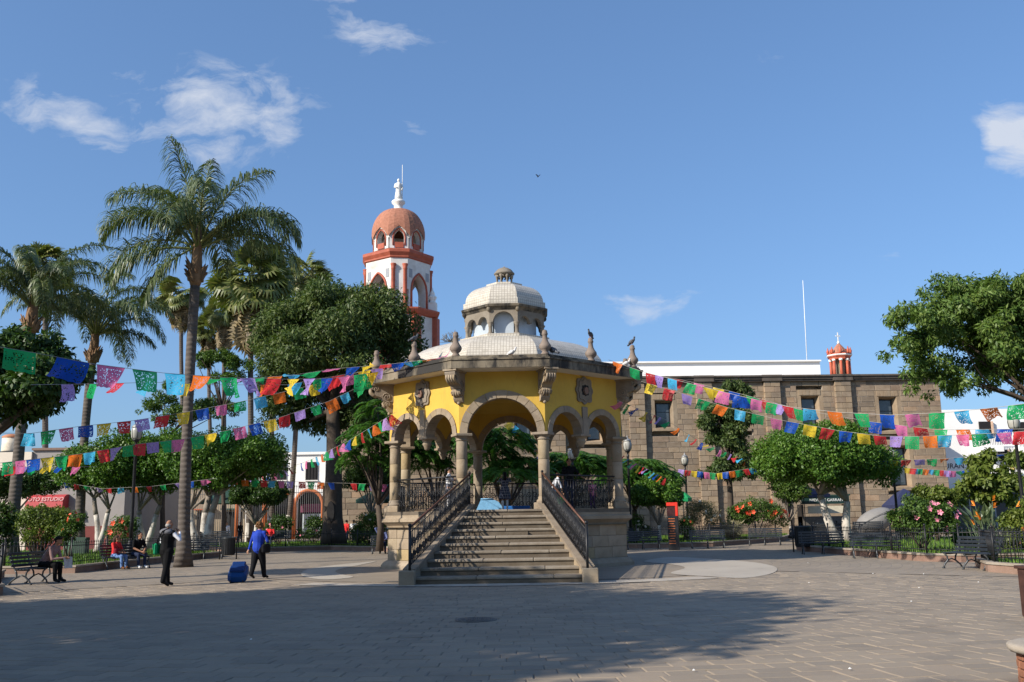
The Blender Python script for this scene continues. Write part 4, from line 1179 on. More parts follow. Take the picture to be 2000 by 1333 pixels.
# low building at the left with its red awning
GY = 66.0
q = at(60, 950, GY); zt = at(150, 879, GY).z; xr_ = at(245, 950, GY).x
t = thing('grey_building', 'low flat roofed building coloured grey for its shaded wall and cream for its sunlit wall, with a red shop awning at the left', 'building', (q.x, GY, 0))
mb = MB().box(((xr_ - q.x) / 2, 6, zt / 2), (xr_ - q.x, 12, zt)); mb.obj('wall', plain('shaded_render', (.30, .275, .26), .85, .08, .6), t)  # grey puts the shade of this face into the wall colour
MB().box((-7.0, 5.9, zt / 2 - .05), (14.0, 12.2, zt - .1)).obj('sunlit_wall', plain('sunlit_render', (.66, .58, .48), .8, .06, .6), t)  # paler colour stands for sunlight on the same building's other face
MB().box(((xr_ - q.x) / 2, -.05, .75), (xr_ - q.x, .2, 1.6)).obj('dado', plain('maroon_dado', (.17, .035, .03), .7), t)
MB().box(((xr_ - q.x) / 2, 0, zt + .08), (xr_ - q.x + .1, .3, .16)).obj('coping', plain('brown_coping', (.20, .13, .10), .8), t)
aw0, aw1 = at(48, 980, GY - 1), at(121, 980, GY - 1); za, zb = at(80, 966, GY - 1).z, at(80, 992, GY - 1).z
x0, x1 = aw0.x - q.x, aw1.x - q.x
pr_ = [(0, za), (-.35, za - .02), (-.65, za - .15), (-.85, za - .4), (-.95, zb), (0, zb)]
M_aw = plain('red_awning', (.42, .045, .05), .6, .1)
aw = MB().slab([(y, z) for y, z in pr_], (x0, 0, 0), (0, 1, 0), (0, 0, 1), (1, 0, 0), 0, x1 - x0).obj('awning', M_aw, t)
def text_obj(name, s, size, loc, mat, parent, rx=pi / 2, rz=0.0, align='CENTER', sx=1.0):
    cu = bpy.data.curves.new(name, 'FONT'); cu.body = s; cu.size = size; cu.align_x = align; cu.align_y = 'CENTER'; cu.extrude = .006
    tmp = bpy.data.objects.new(name, cu); col.objects.link(tmp)
    dg = bpy.context.evaluated_depsgraph_get(); dg.update()
    me = bpy.data.meshes.new_from_object(tmp.evaluated_get(dg)); me.name = name
    bpy.data.objects.remove(tmp)
    me.materials.clear(); me.materials.append(mat)
    o = link(name, me, parent); o.location = loc; o.rotation_euler = (rx, 0, rz); o.scale = (sx, 1, 1)
    return o
M_awtxt = plain('faded_white_lettering', (.55, .38, .36), .7, .2)
text_obj('lettering', 'FOTO ESTUDIO', .40, ((x0 + x1) / 2, -.86, za - .34), M_awtxt, aw, rx=rad(64), sx=.92)
text_obj('lettering', 'EL', .36, ((x0 + x1) / 2 - .1, -.955, za - .66), M_awtxt, aw, rx=rad(80))
# water tank on that roof
w = at(22, 868, GY + 6)
t = thing('water_tank', 'cream roof water tank on a thin stand above the left building', 'water tank', (w.x, GY + 6, zt))
zc = at(22, 884, GY + 6).z - zt; zh = at(22, 853, GY + 6).z - zt
for sx, sy in ((-.6, -.6), (.6, -.6), (.6, .6), (-.6, .6)): MB().tube([(sx, sy, -.05), (sx, sy, zc + .02)], .035, 6).obj('stand_leg', M_iron, t)
MB().box((0, 0, zc), (1.5, 1.5, .06)).obj('stand', M_iron, t)
MB().lathe([(.64, zc + .03), (.66, zc + .1), (.65, (zc + zh) / 2), (.66, zh - .12)], 20).obj('tank', plain('cream_plastic', (.62, .54, .42), .5), t)
MB().lathe([(.68, zh - .12), (.68, zh - .02), (.45, zh + .12), (.2, zh + .18)], 20).obj('tank_lid', plain('terracotta_lid', (.42, .17, .08), .6), t)
# white building at the right end
RY = 82.0
a, b = at(1849, 900, RY), at(2060, 900, RY); ztop = at(1900, 800, RY).z
t = thing('white_building', 'white building with small balconies and dark windows beyond the church corner', 'building', (a.x, RY, 0))
Wd = b.x - a.x + 8
MB().box((Wd / 2, 6, ztop / 2), (Wd, 12, ztop)).obj('wall', M_whitegloss, t)
zl = at(1900, 955, RY).z
MB().box((Wd / 2 + .3, -.4, zl / 2), (Wd, .8, zl)).obj('shopfront', plain('dark_shopfront', (.035, .04, .045), .3, .3), t)
MB().box((Wd / 2 + .3, -.85, zl + .02), (Wd, .4, .25)).obj('shop_fascia', plain('grey_fascia', (.35, .40, .45), .5), t)
for k in range(6): MB().box((1.2 + k * 2.1, -.83, zl / 2), (.09, .07, zl)).obj('mullion', plain('alu_mullion', (.3, .32, .35), .4), t)
for x, y, wpx, hpx in ((1925, 836, 26, 24), (1994, 838, 24, 26), (1960, 890, 20, 22)):
    c = at(x, y, RY); s_ = RY / 1850
    f = MB().box((c.x - a.x, -.02, c.z), (wpx * s_, .3, hpx * s_)).obj('window', M_dark, t)
    MB().box((c.x - a.x + wpx * s_ * .42, -.12, c.z), (.16, .3, hpx * s_)).obj('reveal', plain('peach_reveal', (.62, .42, .30), .8), f)
    zb_ = c.z - hpx * s_ * .5 - 1.0
    MB().box((c.x - a.x, -.5, zb_ - .3), (wpx * s_ + .6, 1.0, .55)).obj('balcony', M_whitegloss, f)
    rl = MB()
    for k in range(12): rl.box((c.x - a.x - wpx * s_ / 2 - .2 + k * (wpx * s_ + .4) / 11, -.97, zb_ + .45), (.03, .03, .95))
    rl.box((c.x - a.x, -.97, zb_ + .93), (wpx * s_ + .5, .04, .05)); rl.obj('balcony_rail', M_iron, f)
c = at(1863, 911, RY)
text_obj('wall_lettering', 'URAN.', .62, (c.x - a.x + .1, -.02, c.z), M_dark, t)
# ------------------------------------------------------------------ plants
def norm_rows(A): return A / np.maximum(1e-9, np.linalg.norm(A, axis=1, keepdims=True))
def leaf_quads(P, axis, nrm, ln, wd, fold=.15):
    """rhombic leaves: P base points, axis growing direction, nrm facing; ln/wd arrays"""
    axis = norm_rows(axis); side = norm_rows(np.cross(axis, nrm)); n2 = np.cross(side, axis)
    a = P; b = P + axis * (ln * .45)[:, None] + side * (wd * .5)[:, None] + n2 * (wd * fold)[:, None]
    c = P + axis * ln[:, None] - n2 * (ln * .12)[:, None]
    d = P + axis * (ln * .45)[:, None] - side * (wd * .5)[:, None] + n2 * (wd * fold)[:, None]
    return np.stack([a, b, c, d], 1).reshape(-1, 3)
def leaf_cloud(rng, clumps, N, size, aspect=.45, shell=.35, droop=.5, rand=.8, up=.25):
    C = np.array([c[:3] for c in clumps], float); R = np.array([c[3:6] for c in clumps], float)
    wgt = (R[:, 0] * R[:, 1] + R[:, 0] * R[:, 2] + R[:, 1] * R[:, 2]); wgt /= wgt.sum()
    k = rng.choice(len(clumps), N, p=wgt)
    d = norm_rows(rng.normal(size=(N, 3)))
    rr = 1 - shell * rng.random(N) ** 1.6
    # ragged edge: some twigs stick out
    rr += np.where(rng.random(N) < .14, rng.random(N) * .32, 0)
    P = C[k] + d * R[k] * rr[:, None]
    nrm = norm_rows(d + rng.normal(size=(N, 3)) * rand * .6 + np.array([0, 0, up]))
    axis = d * .6 + rng.normal(size=(N, 3)) * rand + np.array([0, 0, -droop])
    ln = size * rng.uniform(.6, 1.3, N); wd = ln * aspect * rng.uniform(.8, 1.2, N)
    return leaf_quads(P, axis, nrm, ln, wd)
def sub_clumps(rng, clumps, n, f=(.28, .42), spread=.82, low=-.55):
    """small leaf masses over the surface of big crown lobes, with gaps between them"""
    out = []
    A = np.array([c[3] * c[5] for c in clumps], float); A /= A.sum()
    for i in range(n):
        c = clumps[rng.choice(len(clumps), p=A)]
        d = rng.normal(size=3); d /= np.linalg.norm(d)
        if d[2] < low: d[2] = -d[2] * .6
        q = rng.uniform(spread - .16, spread + .08); r = rng.uniform(*f)
        m = min(c[3:6])
        out.append((c[0] + d[0] * c[3] * q, c[1] + d[1] * c[4] * q, c[2] + d[2] * c[5] * q, m * r * 1.15, m * r * 1.15, m * r * .85))
    return out
def limb(mb, a, b, r0, r1, seg=7, bend=.12, n=5):
    a, b = Vector(a), Vector(b); L = (b - a).length; pts = []; rs_ = []
    o = Vector((random.uniform(-1, 1), random.uniform(-1, 1), random.uniform(-.3, .6))) * L * bend
    for i in range(n + 1):
        s = i / n; pts.append(a.lerp(b, s) + o * sin(pi * s) * .7); rs_.append(r0 + (r1 - r0) * s ** .8)
    mb.tube(pts, rs_, seg); return pts
def tree(name, label, cat, base, fork, clumps, N, leaf, lmat, bmat, r0, group=None, nsub=60, subf=(.28, .42), aspect=.45, droop=.5, low=-.55, lime=None, stems=None, seed=1, shell=.5, core=True, rand=.8, limbs=10):
    """crown built of many leaf-sized faces in clumps, with trunk and limbs reaching into it; clumps and fork in world space"""
    rng = np.random.default_rng(seed); random.seed(seed)
    t = thing(name, label, cat, base, 0, group); B = Vector(base)
    cl = [(c[0] - B.x, c[1] - B.y, c[2] - B.z) + tuple(c[3:6]) for c in clumps]
    F = Vector(fork) - B
    sub = sub_clumps(rng, cl, nsub, subf, low=low)
    V = leaf_cloud(rng, sub, N, leaf, aspect, shell, droop, rand)
    if core:
        inner = [(c[0], c[1], c[2], c[3] * .72, c[4] * .72, c[5] * .68) for c in cl]
        V = np.concatenate([V, leaf_cloud(rng, inner, N // 3, leaf * 1.2, aspect, .6, droop)])
    link('crown', flat_mesh('crown', V, len(V) // 4, lmat), t)
    mb = MB(); lm = MB()
    def trunk_tube(pts, rads):
        if lime is None: mb.tube(pts, rads, 10); return
        pts = [Vector(p) for p in pts]
        k = max(1, sum(1 for p in pts if p.z < lime))
        if k >= len(pts): lm.tube(pts, rads, 10); return
        lm.tube(pts[:k + 1], rads[:k + 1], 10); mb.tube(pts[k:], rads[k:], 10)
    st = stems or [((0, 0), F)]
    tips = []
    for (ox, oy), f in st:
        f = Vector(f); n = 10; pts = []; rads = []
        for i in range(n + 1):
            s = i / n
            pts.append(Vector((ox, oy, -.05)).lerp(f, s) + Vector((sin(s * 5 + seed) * .06, cos(s * 4 + seed) * .05, 0)) * min(1, f.z * .3) * sin(pi * s))
            rads.append(r0 * (1.35 - .35 * min(1, s * 5)) * (1 - .38 * s))
        trunk_tube(pts, rads); tips.append((f, rads[-1]))
    order = sorted(range(len(sub)), key=lambda i: rng.random())[:limbs]
    for j, i in enumerate(order):
        f, r = tips[j % len(tips)]
        tgt = Vector(sub[i][:3])
        mid = limb(mb, f, tgt, r * .62, r * .12, 6, .10)
        if j < len(order) // 2:
            k2 = int(rng.integers(len(sub))); limb(mb, mid[3], Vector(sub[k2][:3]).lerp(mid[3], .35), r * .3, r * .07, 5, .1)
    tr = mb.obj('trunk', bmat, t) if mb.v else None
    if lm.v: lm.obj('limewashed_trunk', M_lime, t)
    return t
def crown_px(specs, Y):
    """crown lobes given by bearing, half sizes in photo pixels and distance"""
    out = []
    for (x, y, rx, rz, dy) in specs:
        p = at(x, y, Y + dy); s = (Y + dy) / 1850
        out.append((p.x, p.y, p.z, rx * s, (rx * .85 + rz * .15) * s, rz * s))
    return out
def gz(x, Y, z=.2): return (px_dir(x, 1013).x / px_dir(x, 1013).y * Y, Y, z)

# big broadleaf tree left of the bandstand
Y = 57
tree('broad_tree', 'big dense dark green tree with a hollow in its trunk, between the palms and bandstand', 'tree', gz(653, Y), at(650, 800, Y),
     crown_px([(650, 605, 100, 62, 0), (575, 650, 75, 70, 1), (735, 635, 80, 70, -1), (640, 690, 130, 70, -2), (765, 660, 60, 48, 1), (600, 760, 80, 60, 1), (680, 765, 70, 50, 2), (535, 690, 42, 62, 0), (790, 690, 42, 50, 0), (565, 800, 60, 46, 1), (705, 810, 70, 40, 1), (630, 825, 55, 36, 2), (525, 745, 36, 46, 1)], Y),
     64000, .26, L_mango, M_bark, .62, nsub=230, subf=(.20, .50), aspect=.34, droop=.75, lime=None, seed=4, limbs=16)
p = gz(652, Y); t_ = MB().slab([(.22 * cos(k), .62 * sin(k)) for k in np.linspace(0, 2 * pi, 13)[:-1]], (p[0] - .12, Y - .60, at(655, 1000, Y).z), (1, 0, 0), (0, 0, 1), (0, -1, 0), -.1, .02)
o = t_.obj('trunk_hollow', M_dark); o.parent = bpy.data.objects['broad_tree']; o.location = -Vector((p[0], p[1], p[2]))
# right hand big tree, hanging into the frame
Y = 44
tree('ash_tree', 'big leafy tree with airy drooping branches at the right edge', 'tree', gz(2075, Y), at(2045, 800, Y),
     crown_px([(1960, 610, 120, 75, 0), (1850, 590, 85, 55, 1), (1790, 650, 72, 62, -1), (1880, 680, 110, 75, 0), (2020, 700, 110, 90, 1), (1830, 745, 70, 50, 0), (1930, 750, 90, 55, 2), (2090, 600, 120, 90, 0), (1765, 690, 48, 44, 0), (1900, 620, 110, 75, 1), (1990, 660, 100, 100, 1)], Y),
     84000, .25, L_right, M_bark, .34, nsub=330, subf=(.16, .36), aspect=.34, droop=.8, seed=9, core=False, limbs=12)
# dark ficus close at the left edge
Y = 27
tree('weeping_ficus', 'dark dense ficus tree at the left edge behind the largest green paper flag', 'tree', gz(-45, Y), at(-30, 860, Y),
     crown_px([(40, 700, 95, 60, 0), (-60, 720, 110, 80, 0), (90, 745, 75, 60, -1), (30, 780, 90, 60, 0), (135, 730, 38, 34, 0)], Y),
     30000, .17, L_ficusdark, M_bark, .42, nsub=110, subf=(.24, .38), aspect=.5, droop=.7, seed=12, limbs=9)
# clipped ficus trees with limewashed stems
G_TOP = 'clipped ficus trees round the plaza'
def topiary(label, x, Y, lobes, N, r0, stems=None, mat=None, seed=1, lime=1.9, group=G_TOP, forky=None, leaf=.14):
    b = gz(x, Y); cl = crown_px(lobes, Y)
    zb = min(c[2] - c[5] for c in cl); cxm = sum(c[0] for c in cl) / len(cl)
    f = (b[0] + (cxm - b[0]) * .25, Y, b[2] + (zb - b[2]) * .55)
    if stems: stems = [((sx, sy), (fx, fy, (zb - b[2]) * fz)) for sx, sy, fx, fy, fz in stems]
    return tree('clipped_ficus', label, 'tree', b, f, cl, N, leaf, mat or L_ficus, M_trunk, r0, group, nsub=max(60, N // 190), subf=(.24, .36), aspect=.55, droop=.2, low=-.5, lime=lime, stems=stems, seed=seed, shell=.45, limbs=12, rand=.7)
topiary('biggest clipped ficus with two thick white stems behind the right benches', 1640, 47, [(1600, 890, 128, 66, 0), (1598, 895, 122, 62, -1), (1545, 900, 74, 58, 0), (1660, 895, 78, 62, 0), (1728, 918, 38, 46, 1), (1610, 862, 98, 38, 0), (1512, 912, 42, 44, 0), (1630, 925, 90, 36, 0)], 66000, .25,
        stems=[(-.22, 0, -.85, .1, 1.0), (.26, .1, .42, 0, .85)], seed=21, lime=2.0)
topiary('small round clipped ficus beside the red information totem', 1287, 52, [(1283, 962, 46, 34, 0), (1262, 968, 30, 28, 0), (1305, 970, 28, 28, 0)], 22000, .13, seed=22, lime=1.2)
topiary('little dark tree around the thin lamp post left of the ice cream stall', 1543, 58, [(1543, 958, 34, 34, 0), (1528, 945, 25, 22, 0)], 7000, .12, mat=L_bush, seed=23, lime=0.6)
topiary('clipped ficus just right of the second palm trunk', 193, 50, [(200, 914, 82, 52, 0), (156, 922, 46, 50, 0), (240, 902, 58, 58, 0), (225, 936, 54, 36, 0)], 28000, .17, stems=[(0, 0, .5, 0, .8), (.1, 0, -.35, .1, 1.0)], seed=24)
topiary('clipped ficus behind the left lamp post', 284, 51, [(300, 896, 80, 62, 0), (342, 906, 64, 62, 1), (255, 910, 48, 54, 0), (315, 938, 62, 38, 0)], 30000, .19, stems=[(0, 0, .75, 0, .9), (-.05, 0, -.35, 0, .8)], seed=25)
topiary('widest clipped ficus right behind the tall palm trunk, white stem', 392, 49, [(430, 894, 104, 56, 0), (500, 892, 64, 52, 0), (385, 904, 68, 58, 0), (460, 922, 78, 36, 1), (420, 932, 62, 36, 0)], 42000, .24, stems=[(-.1, 0, -.55, 0, .75), (.15, 0, .8, 0, 1.0), (.05, .1, .3, .2, 1.0)], seed=26)
topiary('low dark clipped ficus in front of the red awning at the left', 22, 58, [(30, 948, 66, 34, 0), (88, 945, 36, 30, 0), (-20, 952, 54, 36, 0)], 20000, .2, mat=L_ficusdark, stems=[(-.3, 0, -.9, 0, .9), (.3, 0, .4, 0, .9)], seed=27)
topiary('dark clipped ficus between palm trunks in front of the orange arches', 500, 64, [(505, 965, 54, 29, 0), (535, 968, 28, 26, 0), (475, 968, 28, 26, 0)], 15000, .2, mat=L_ficusdark, seed=28)
topiary('dark clipped ficus left of the bandstand plinth', 725, 60, [(728, 925, 44, 38, 0), (755, 930, 36, 36, 0), (700, 935, 30, 32, 0)], 18000, .16, mat=L_ficusdark, seed=29, lime=.3)
# slim tree on the church wall
Y = 58
tree('slender_tree', 'slim upright tree with ragged crown standing against the church wall', 'tree', gz(1424, Y), at(1424, 900, Y),
     crown_px([(1432, 770, 34, 24, 0), (1400, 815, 36, 30, 0), (1440, 830, 36, 28, 0), (1420, 860, 34, 34, 0), (1432, 905, 44, 26, 0), (1400, 925, 34, 20, 0), (1450, 930, 26, 22, 0), (1455, 795, 18, 26, 0)], Y),
     22000, .24, L_mango, M_bark, .22, nsub=90, subf=(.34, .5), aspect=.34, droop=.9, seed=31, core=False, limbs=12)
# airy trees far left
Y = 70
tree('airy_tree', 'airy light green tree between the tall palm and broad tree', 'tree', gz(440, Y), at(435, 800, Y),
     crown_px([(430, 705, 42, 20, 0), (470, 715, 34, 20, 0), (400, 700, 22, 12, 0), (450, 740, 40, 16, 0)], Y), 7000, .22, L_bush, M_bark, .18, nsub=40, subf=(.3, .5), aspect=.4, droop=.1, seed=33, core=False, limbs=12)
tree('airy_tree', 'airy green tree left of the tall palm trunk, above the clipped trees', 'tree', gz(320, Y), at(322, 860, Y),
     crown_px([(310, 790, 46, 22, 0), (345, 760, 38, 18, 0), (290, 800, 28, 14, 0), (345, 815, 50, 22, 0), (415, 800, 50, 24, 2)], Y), 9000, .22, L_bush, M_bark, .2, nsub=50, subf=(.3, .5), aspect=.4, droop=.1, seed=34, core=False, limbs=12)
# feathery flame trees round the bandstand
def feather_tree(label, x, Y, lobes, nf, seed):
    rng = np.random.default_rng(seed); random.seed(seed)
    b = gz(x, Y); B = Vector(b); t = thing('flame_tree', label, 'tree', b, 0, 'feathery flame trees behind the bandstand')
    cl = [(c[0] - B.x, c[1] - B.y, c[2] - B.z) + tuple(c[3:6]) for c in crown_px(lobes, Y)]
    A = np.array([c[3] * c[5] for c in cl]); A /= A.sum(); vs = []
    for i in range(nf):                         # each frond: a drooping rib with rows of narrow leaflets
        c = cl[rng.choice(len(cl), p=A)]; d = rng.normal(size=3); d /= np.linalg.norm(d); d[2] = abs(d[2]) * .9 - .25
        p = np.array([c[0] + d[0] * c[3], c[1] + d[1] * c[4], c[2] + d[2] * c[5]])
        az = math.atan2(d[1], d[0]) + rng.normal() * .5; L = rng.uniform(.7, 1.15); n = 12; el = rng.uniform(-.1, .5)
        pts = []
        for k in range(n):
            pts.append(p.copy()); p = p + np.array([cos(az) * cos(el), sin(az) * cos(el), sin(el)]) * L / n; el -= rng.uniform(.10, .17)
        pts = np.array(pts); ax = np.gradient(pts, axis=0); ax /= np.linalg.norm(ax, axis=1, keepdims=True)
        sd_ = norm_rows(np.cross(ax, np.array([0, 0, 1.0])))
        prof = np.sin(np.linspace(.25, 1, n) * pi) * .20 + .06
        for s in (-1, 1):
            axis = sd_ * s + ax * .45 + np.array([0, 0, -.35]); ln = prof * rng.uniform(.85, 1.15, n)
            vs.append(leaf_quads(pts, axis, np.tile([0, 0, 1.0], (n, 1)) + rng.normal(size=(n, 3)) * .15, ln, np.full(n, L / n * 1.15), .03))
    V = np.concatenate(vs); link('crown', flat_mesh('crown', V, len(V) // 4, L_feather), t)
    mb = MB(); zt = min(c[2] for c in cl)
    f = Vector((cl[0][0] * .2, 0, zt * .5)); mb.tube([(0, 0, -.05), (0.05, 0, f.z * .5), f], [.2, .16, .13], 8)
    for c in cl:
        for k in range(3):
            limb(mb, f, (c[0] + random.uniform(-.6, .6) * c[3], c[1] + random.uniform(-.5, .5) * c[4], c[2] + c[5] * .3), .08, .02, 5, .12)
    mb.obj('trunk', M_bark, t); return t
feather_tree('feathery flame tree left of the bandstand columns', 742, 47, [(725, 860, 40, 50, 0), (745, 800, 30, 30, 0), (705, 900, 30, 30, 0), (755, 850, 30, 60, 1), (800, 880, 40, 40, 1)], 520, 41)
feather_tree('feathery flame tree seen through the left arches', 850, 49, [(860, 880, 45, 40, 0), (820, 905, 45, 40, 0), (885, 850, 30, 40, 1)], 380, 42)
feather_tree('feathery flame tree filling the middle arch behind the schoolgirl', 985, 47.5, [(985, 865, 42, 45, 0), (960, 895, 40, 40, 0), (1015, 915, 45, 32, 0), (940, 850, 28, 35, 0), (985, 930, 50, 25, -1)], 620, 43)
feather_tree('feathery flame tree seen through the right arches', 1120, 50, [(1115, 905, 55, 34, 0), (1080, 925, 45, 30, 0), (1150, 915, 45, 34, 0)], 520, 44)
feather_tree('feathery flame tree right of the bandstand beside the lamp', 1238, 54, [(1245, 915, 45, 28, 0), (1215, 935, 40, 34, 0), (1280, 930, 35, 20, 0)], 480, 45)

# --------------------------------------------------------------- palms
def frond_mesh(rng, L, el0, curl, dens=54, ll=.85, droopy=.85, width=.046):
    n = 16; pts = []; p = np.zeros(3); el = el0
    for k in range(n + 1):
        pts.append(p.copy()); p = p + np.array([cos(el), 0, sin(el)]) * L / n; el -= curl / n * (0.45 + 1.1 * k / n)
    pts = np.array(pts)
    s = np.linspace(.20, .995, dens); idx = s * n; i0 = np.minimum(idx.astype(int), n - 1); fr = (idx - i0)[:, None]
    P = pts[i0] * (1 - fr) + pts[i0 + 1] * fr; T = norm_rows(pts[i0 + 1] - pts[i0]); out = []
    for sd_ in (-1, 1):
        for rep in range(2):
            m = len(P); spread = rng.uniform(.35, 1.0, m); lift = rng.normal(.12, .35, m)
            ln = ll * (np.sin(np.clip(s * 1.05, 0, 1) * pi) ** .45 * .8 + .25) * rng.uniform(.75, 1.15, m)
            d0 = norm_rows(T * .55 + np.stack([np.zeros(m), sd_ * spread, lift], 1))
            q1 = P + d0 * (ln * .38)[:, None]
            d1 = norm_rows(d0 + np.array([0, 0, -1.0]) * (droopy * 1.2)); q2 = q1 + d1 * (ln * .34)[:, None]
            d2 = norm_rows(d1 + np.array([0, 0, -1.0]) * droopy * 1.6); q3 = q2 + d2 * (ln * .34)[:, None]
            w = norm_rows(np.cross(d0, np.array([.3, .2, 1.0]) + rng.normal(size=(m, 3)) * .4)) * (width * .5)
            out.append(np.stack([P - w * .5, P + w * .5, q1 + w, q1 - w], 1)); out.append(np.stack([q1 - w, q1 + w, q2 + w * .8, q2 - w * .8], 1))
            out.append(np.stack([q2 - w * .8, q2 + w * .8, q3 + w * .1, q3 - w * .1], 1))
    V = np.concatenate(out).reshape(-1, 3)
    me = flat_mesh('frond', V, len(V) // 4, L_queen)
    r = MB().tube([tuple(x) for x in pts], [max(.012, .055 * (1 - k / n)) for k in range(n + 1)], 6).mesh('rachis', L_queenstem)
    return me, r
def queen_palm(label, base, bend, head, r0, fronds, seed, ll=.85, boots=1.2, group='feather palms of the plaza'):
    rng = np.random.default_rng(seed); random.seed(seed)
    t = thing('queen_palm', label, 'palm tree', base, 0, group); B = Vector(base)
    H = Vector(head) - B; M1 = Vector(bend) - B
    pts = []; rads = []
    for k in range(15):
        s = k / 14; p = (1 - s) ** 2 * Vector((0, 0, -.05)) + 2 * s * (1 - s) * M1 + s * s * H
        pts.append(p); rads.append(r0 * (1.75 - .75 * min(1, s * 9)) * (1 - .12 * s) if s < .12 else r0 * (1 + .04 * sin(s * 9)) * (1 - .18 * s))
    MB().tube(pts, rads, 14).obj('trunk', M_palmbark, t)
    # old leaf bases under the crown
    dv = (pts[-1] - pts[-3]).normalized()
    bo = MB(); bo.tube([H - dv * .3, H - dv * .05, H + dv * boots * .18, H + dv * boots * .42, H + dv * boots * 1.0, H + dv * (boots + .9)], [r0 * .85, r0 * 1.25, r0 * 1.4, r0 * 1.05, r0 * .85, r0 * .4], 10)
    for k in range(26):
        w = rng.uniform(0, 2 * pi); z = rng.uniform(-.1, boots * .35); rr = r0 * 1.15
        a = H + dv * z + Vector((rr * cos(w), rr * sin(w), 0)); b = a + Vector((cos(w) * .20, sin(w) * .20, rng.uniform(.12, .42)))
        bo.tube([a - Vector((0, 0, .15)), a, b], [.07, .085, .02], 5)
    bo.obj('frond_bases', M_boot, t)
    for (az, el0, L, curl) in fronds:
        me, rc = frond_mesh(rng, L, el0, curl, ll=ll)
        f = link('frond', me, t); f.location = H + dv * (boots * .85 + rng.uniform(0, .3)) + Vector((cos(az), sin(az), 0)) * .1; f.rotation_euler = (0, 0, az)
        link('rachis', rc, f)
    return t
Y = 36.6
b = gnd(358, 1108); hd = at(382, 545, Y)
fr = [(pi * 1.02, 1.0, 4.6, 2.55), (pi * .94, .95, 4.9, 1.95), (pi * .97, .35, 4.3, 1.9), (0.05, .85, 4.5, 2.1), (-.06, .45, 4.6, 2.0), (.2, .95, 4.8, 2.5), (-.3, .75, 4.5, 2.3), (.5 * pi, 1.5, 4.2, .5), (1.35 * pi, 1.42, 4.3, .6),
      (1.25 * pi, 1.05, 4.2, 2.2), (1.62 * pi, 1.1, 4.3, 2.1), (.35 * pi, 1.0, 4.4, 2.2), (.66 * pi, 1.05, 4.4, 2.3), (1.5 * pi, .9, 4.2, 2.6), (.5 * pi, .8, 4.2, 2.5), (1.12 * pi, .05, 3.6, 1.6), (1.88 * pi, 1.22, 4.5, 1.5), (.82 * pi, 1.25, 4.6, 1.5), (1.2 * pi, -.6, 3.0, .9)]
queen_palm('tallest feather palm with a thick ringed trunk, standing in the paving', (b.x, b.y, 0), at(362, 830, Y), hd, .22, [(a_, e_, L_ * 1.04, c_) for a_, e_, L_, c_ in fr], 51, ll=1.2, boots=1.35)
def fr_random(seed, n, L):
    r = np.random.default_rng(seed); out = []
    for k in range(n):
        out.append((2 * pi * k / n + r.normal() * .15, r.choice([.7, 1.05, 1.3]) + r.normal() * .12, L * r.uniform(.85, 1.1), r.uniform(1.9, 2.7)))
    return out
Y = 50
queen_palm('feather palm with silvery drooping crown, left of the tallest palm', gz(158, Y), at(160, 860, Y), at(181, 700, Y), .24, fr_random(52, 22, 5.6) + [(.0, .2, 3.4, 1.2)], 52, ll=.85, boots=1.3)
Y = 44
queen_palm('feather palm with its crown above the dark ficus at the left edge', gz(25, Y), at(38, 860, Y), at(60, 640, Y), .27, fr_random(53, 22, 4.9), 53, ll=.8, boots=1.0)
def fan_leaf(rng, R, dead):
    n = 22; a = np.linspace(-2.2, 2.2, n); vs = []
    ln = R * (1 - .18 * np.abs(a) / 2.2) * rng.uniform(.9, 1.05, n); w = R * .085
    d = np.stack([np.cos(a), np.sin(a), np.full(n, .12)], 1); side = np.stack([-np.sin(a), np.cos(a), np.zeros(n)], 1)
    dr = (1.3 if dead else .8) * rng.uniform(.6, 1.4, n)
    z = np.array([0, 0, 1.0]); P0 = np.zeros((n, 3)); P1 = d * (ln * .6)[:, None]; P2 = P1 + norm_rows(d - z * dr[:, None]) * (ln * .4)[:, None]
    q = [np.stack([P0 - side * .01, P0 + side * .01, P1 + side * w * .75, P1 - side * w * .75], 1), np.stack([P1 - side * w * .75, P1 + side * w * .75, P2 + side * .008, P2 - side * .008], 1)]
    return np.concatenate(q).reshape(-1, 3)
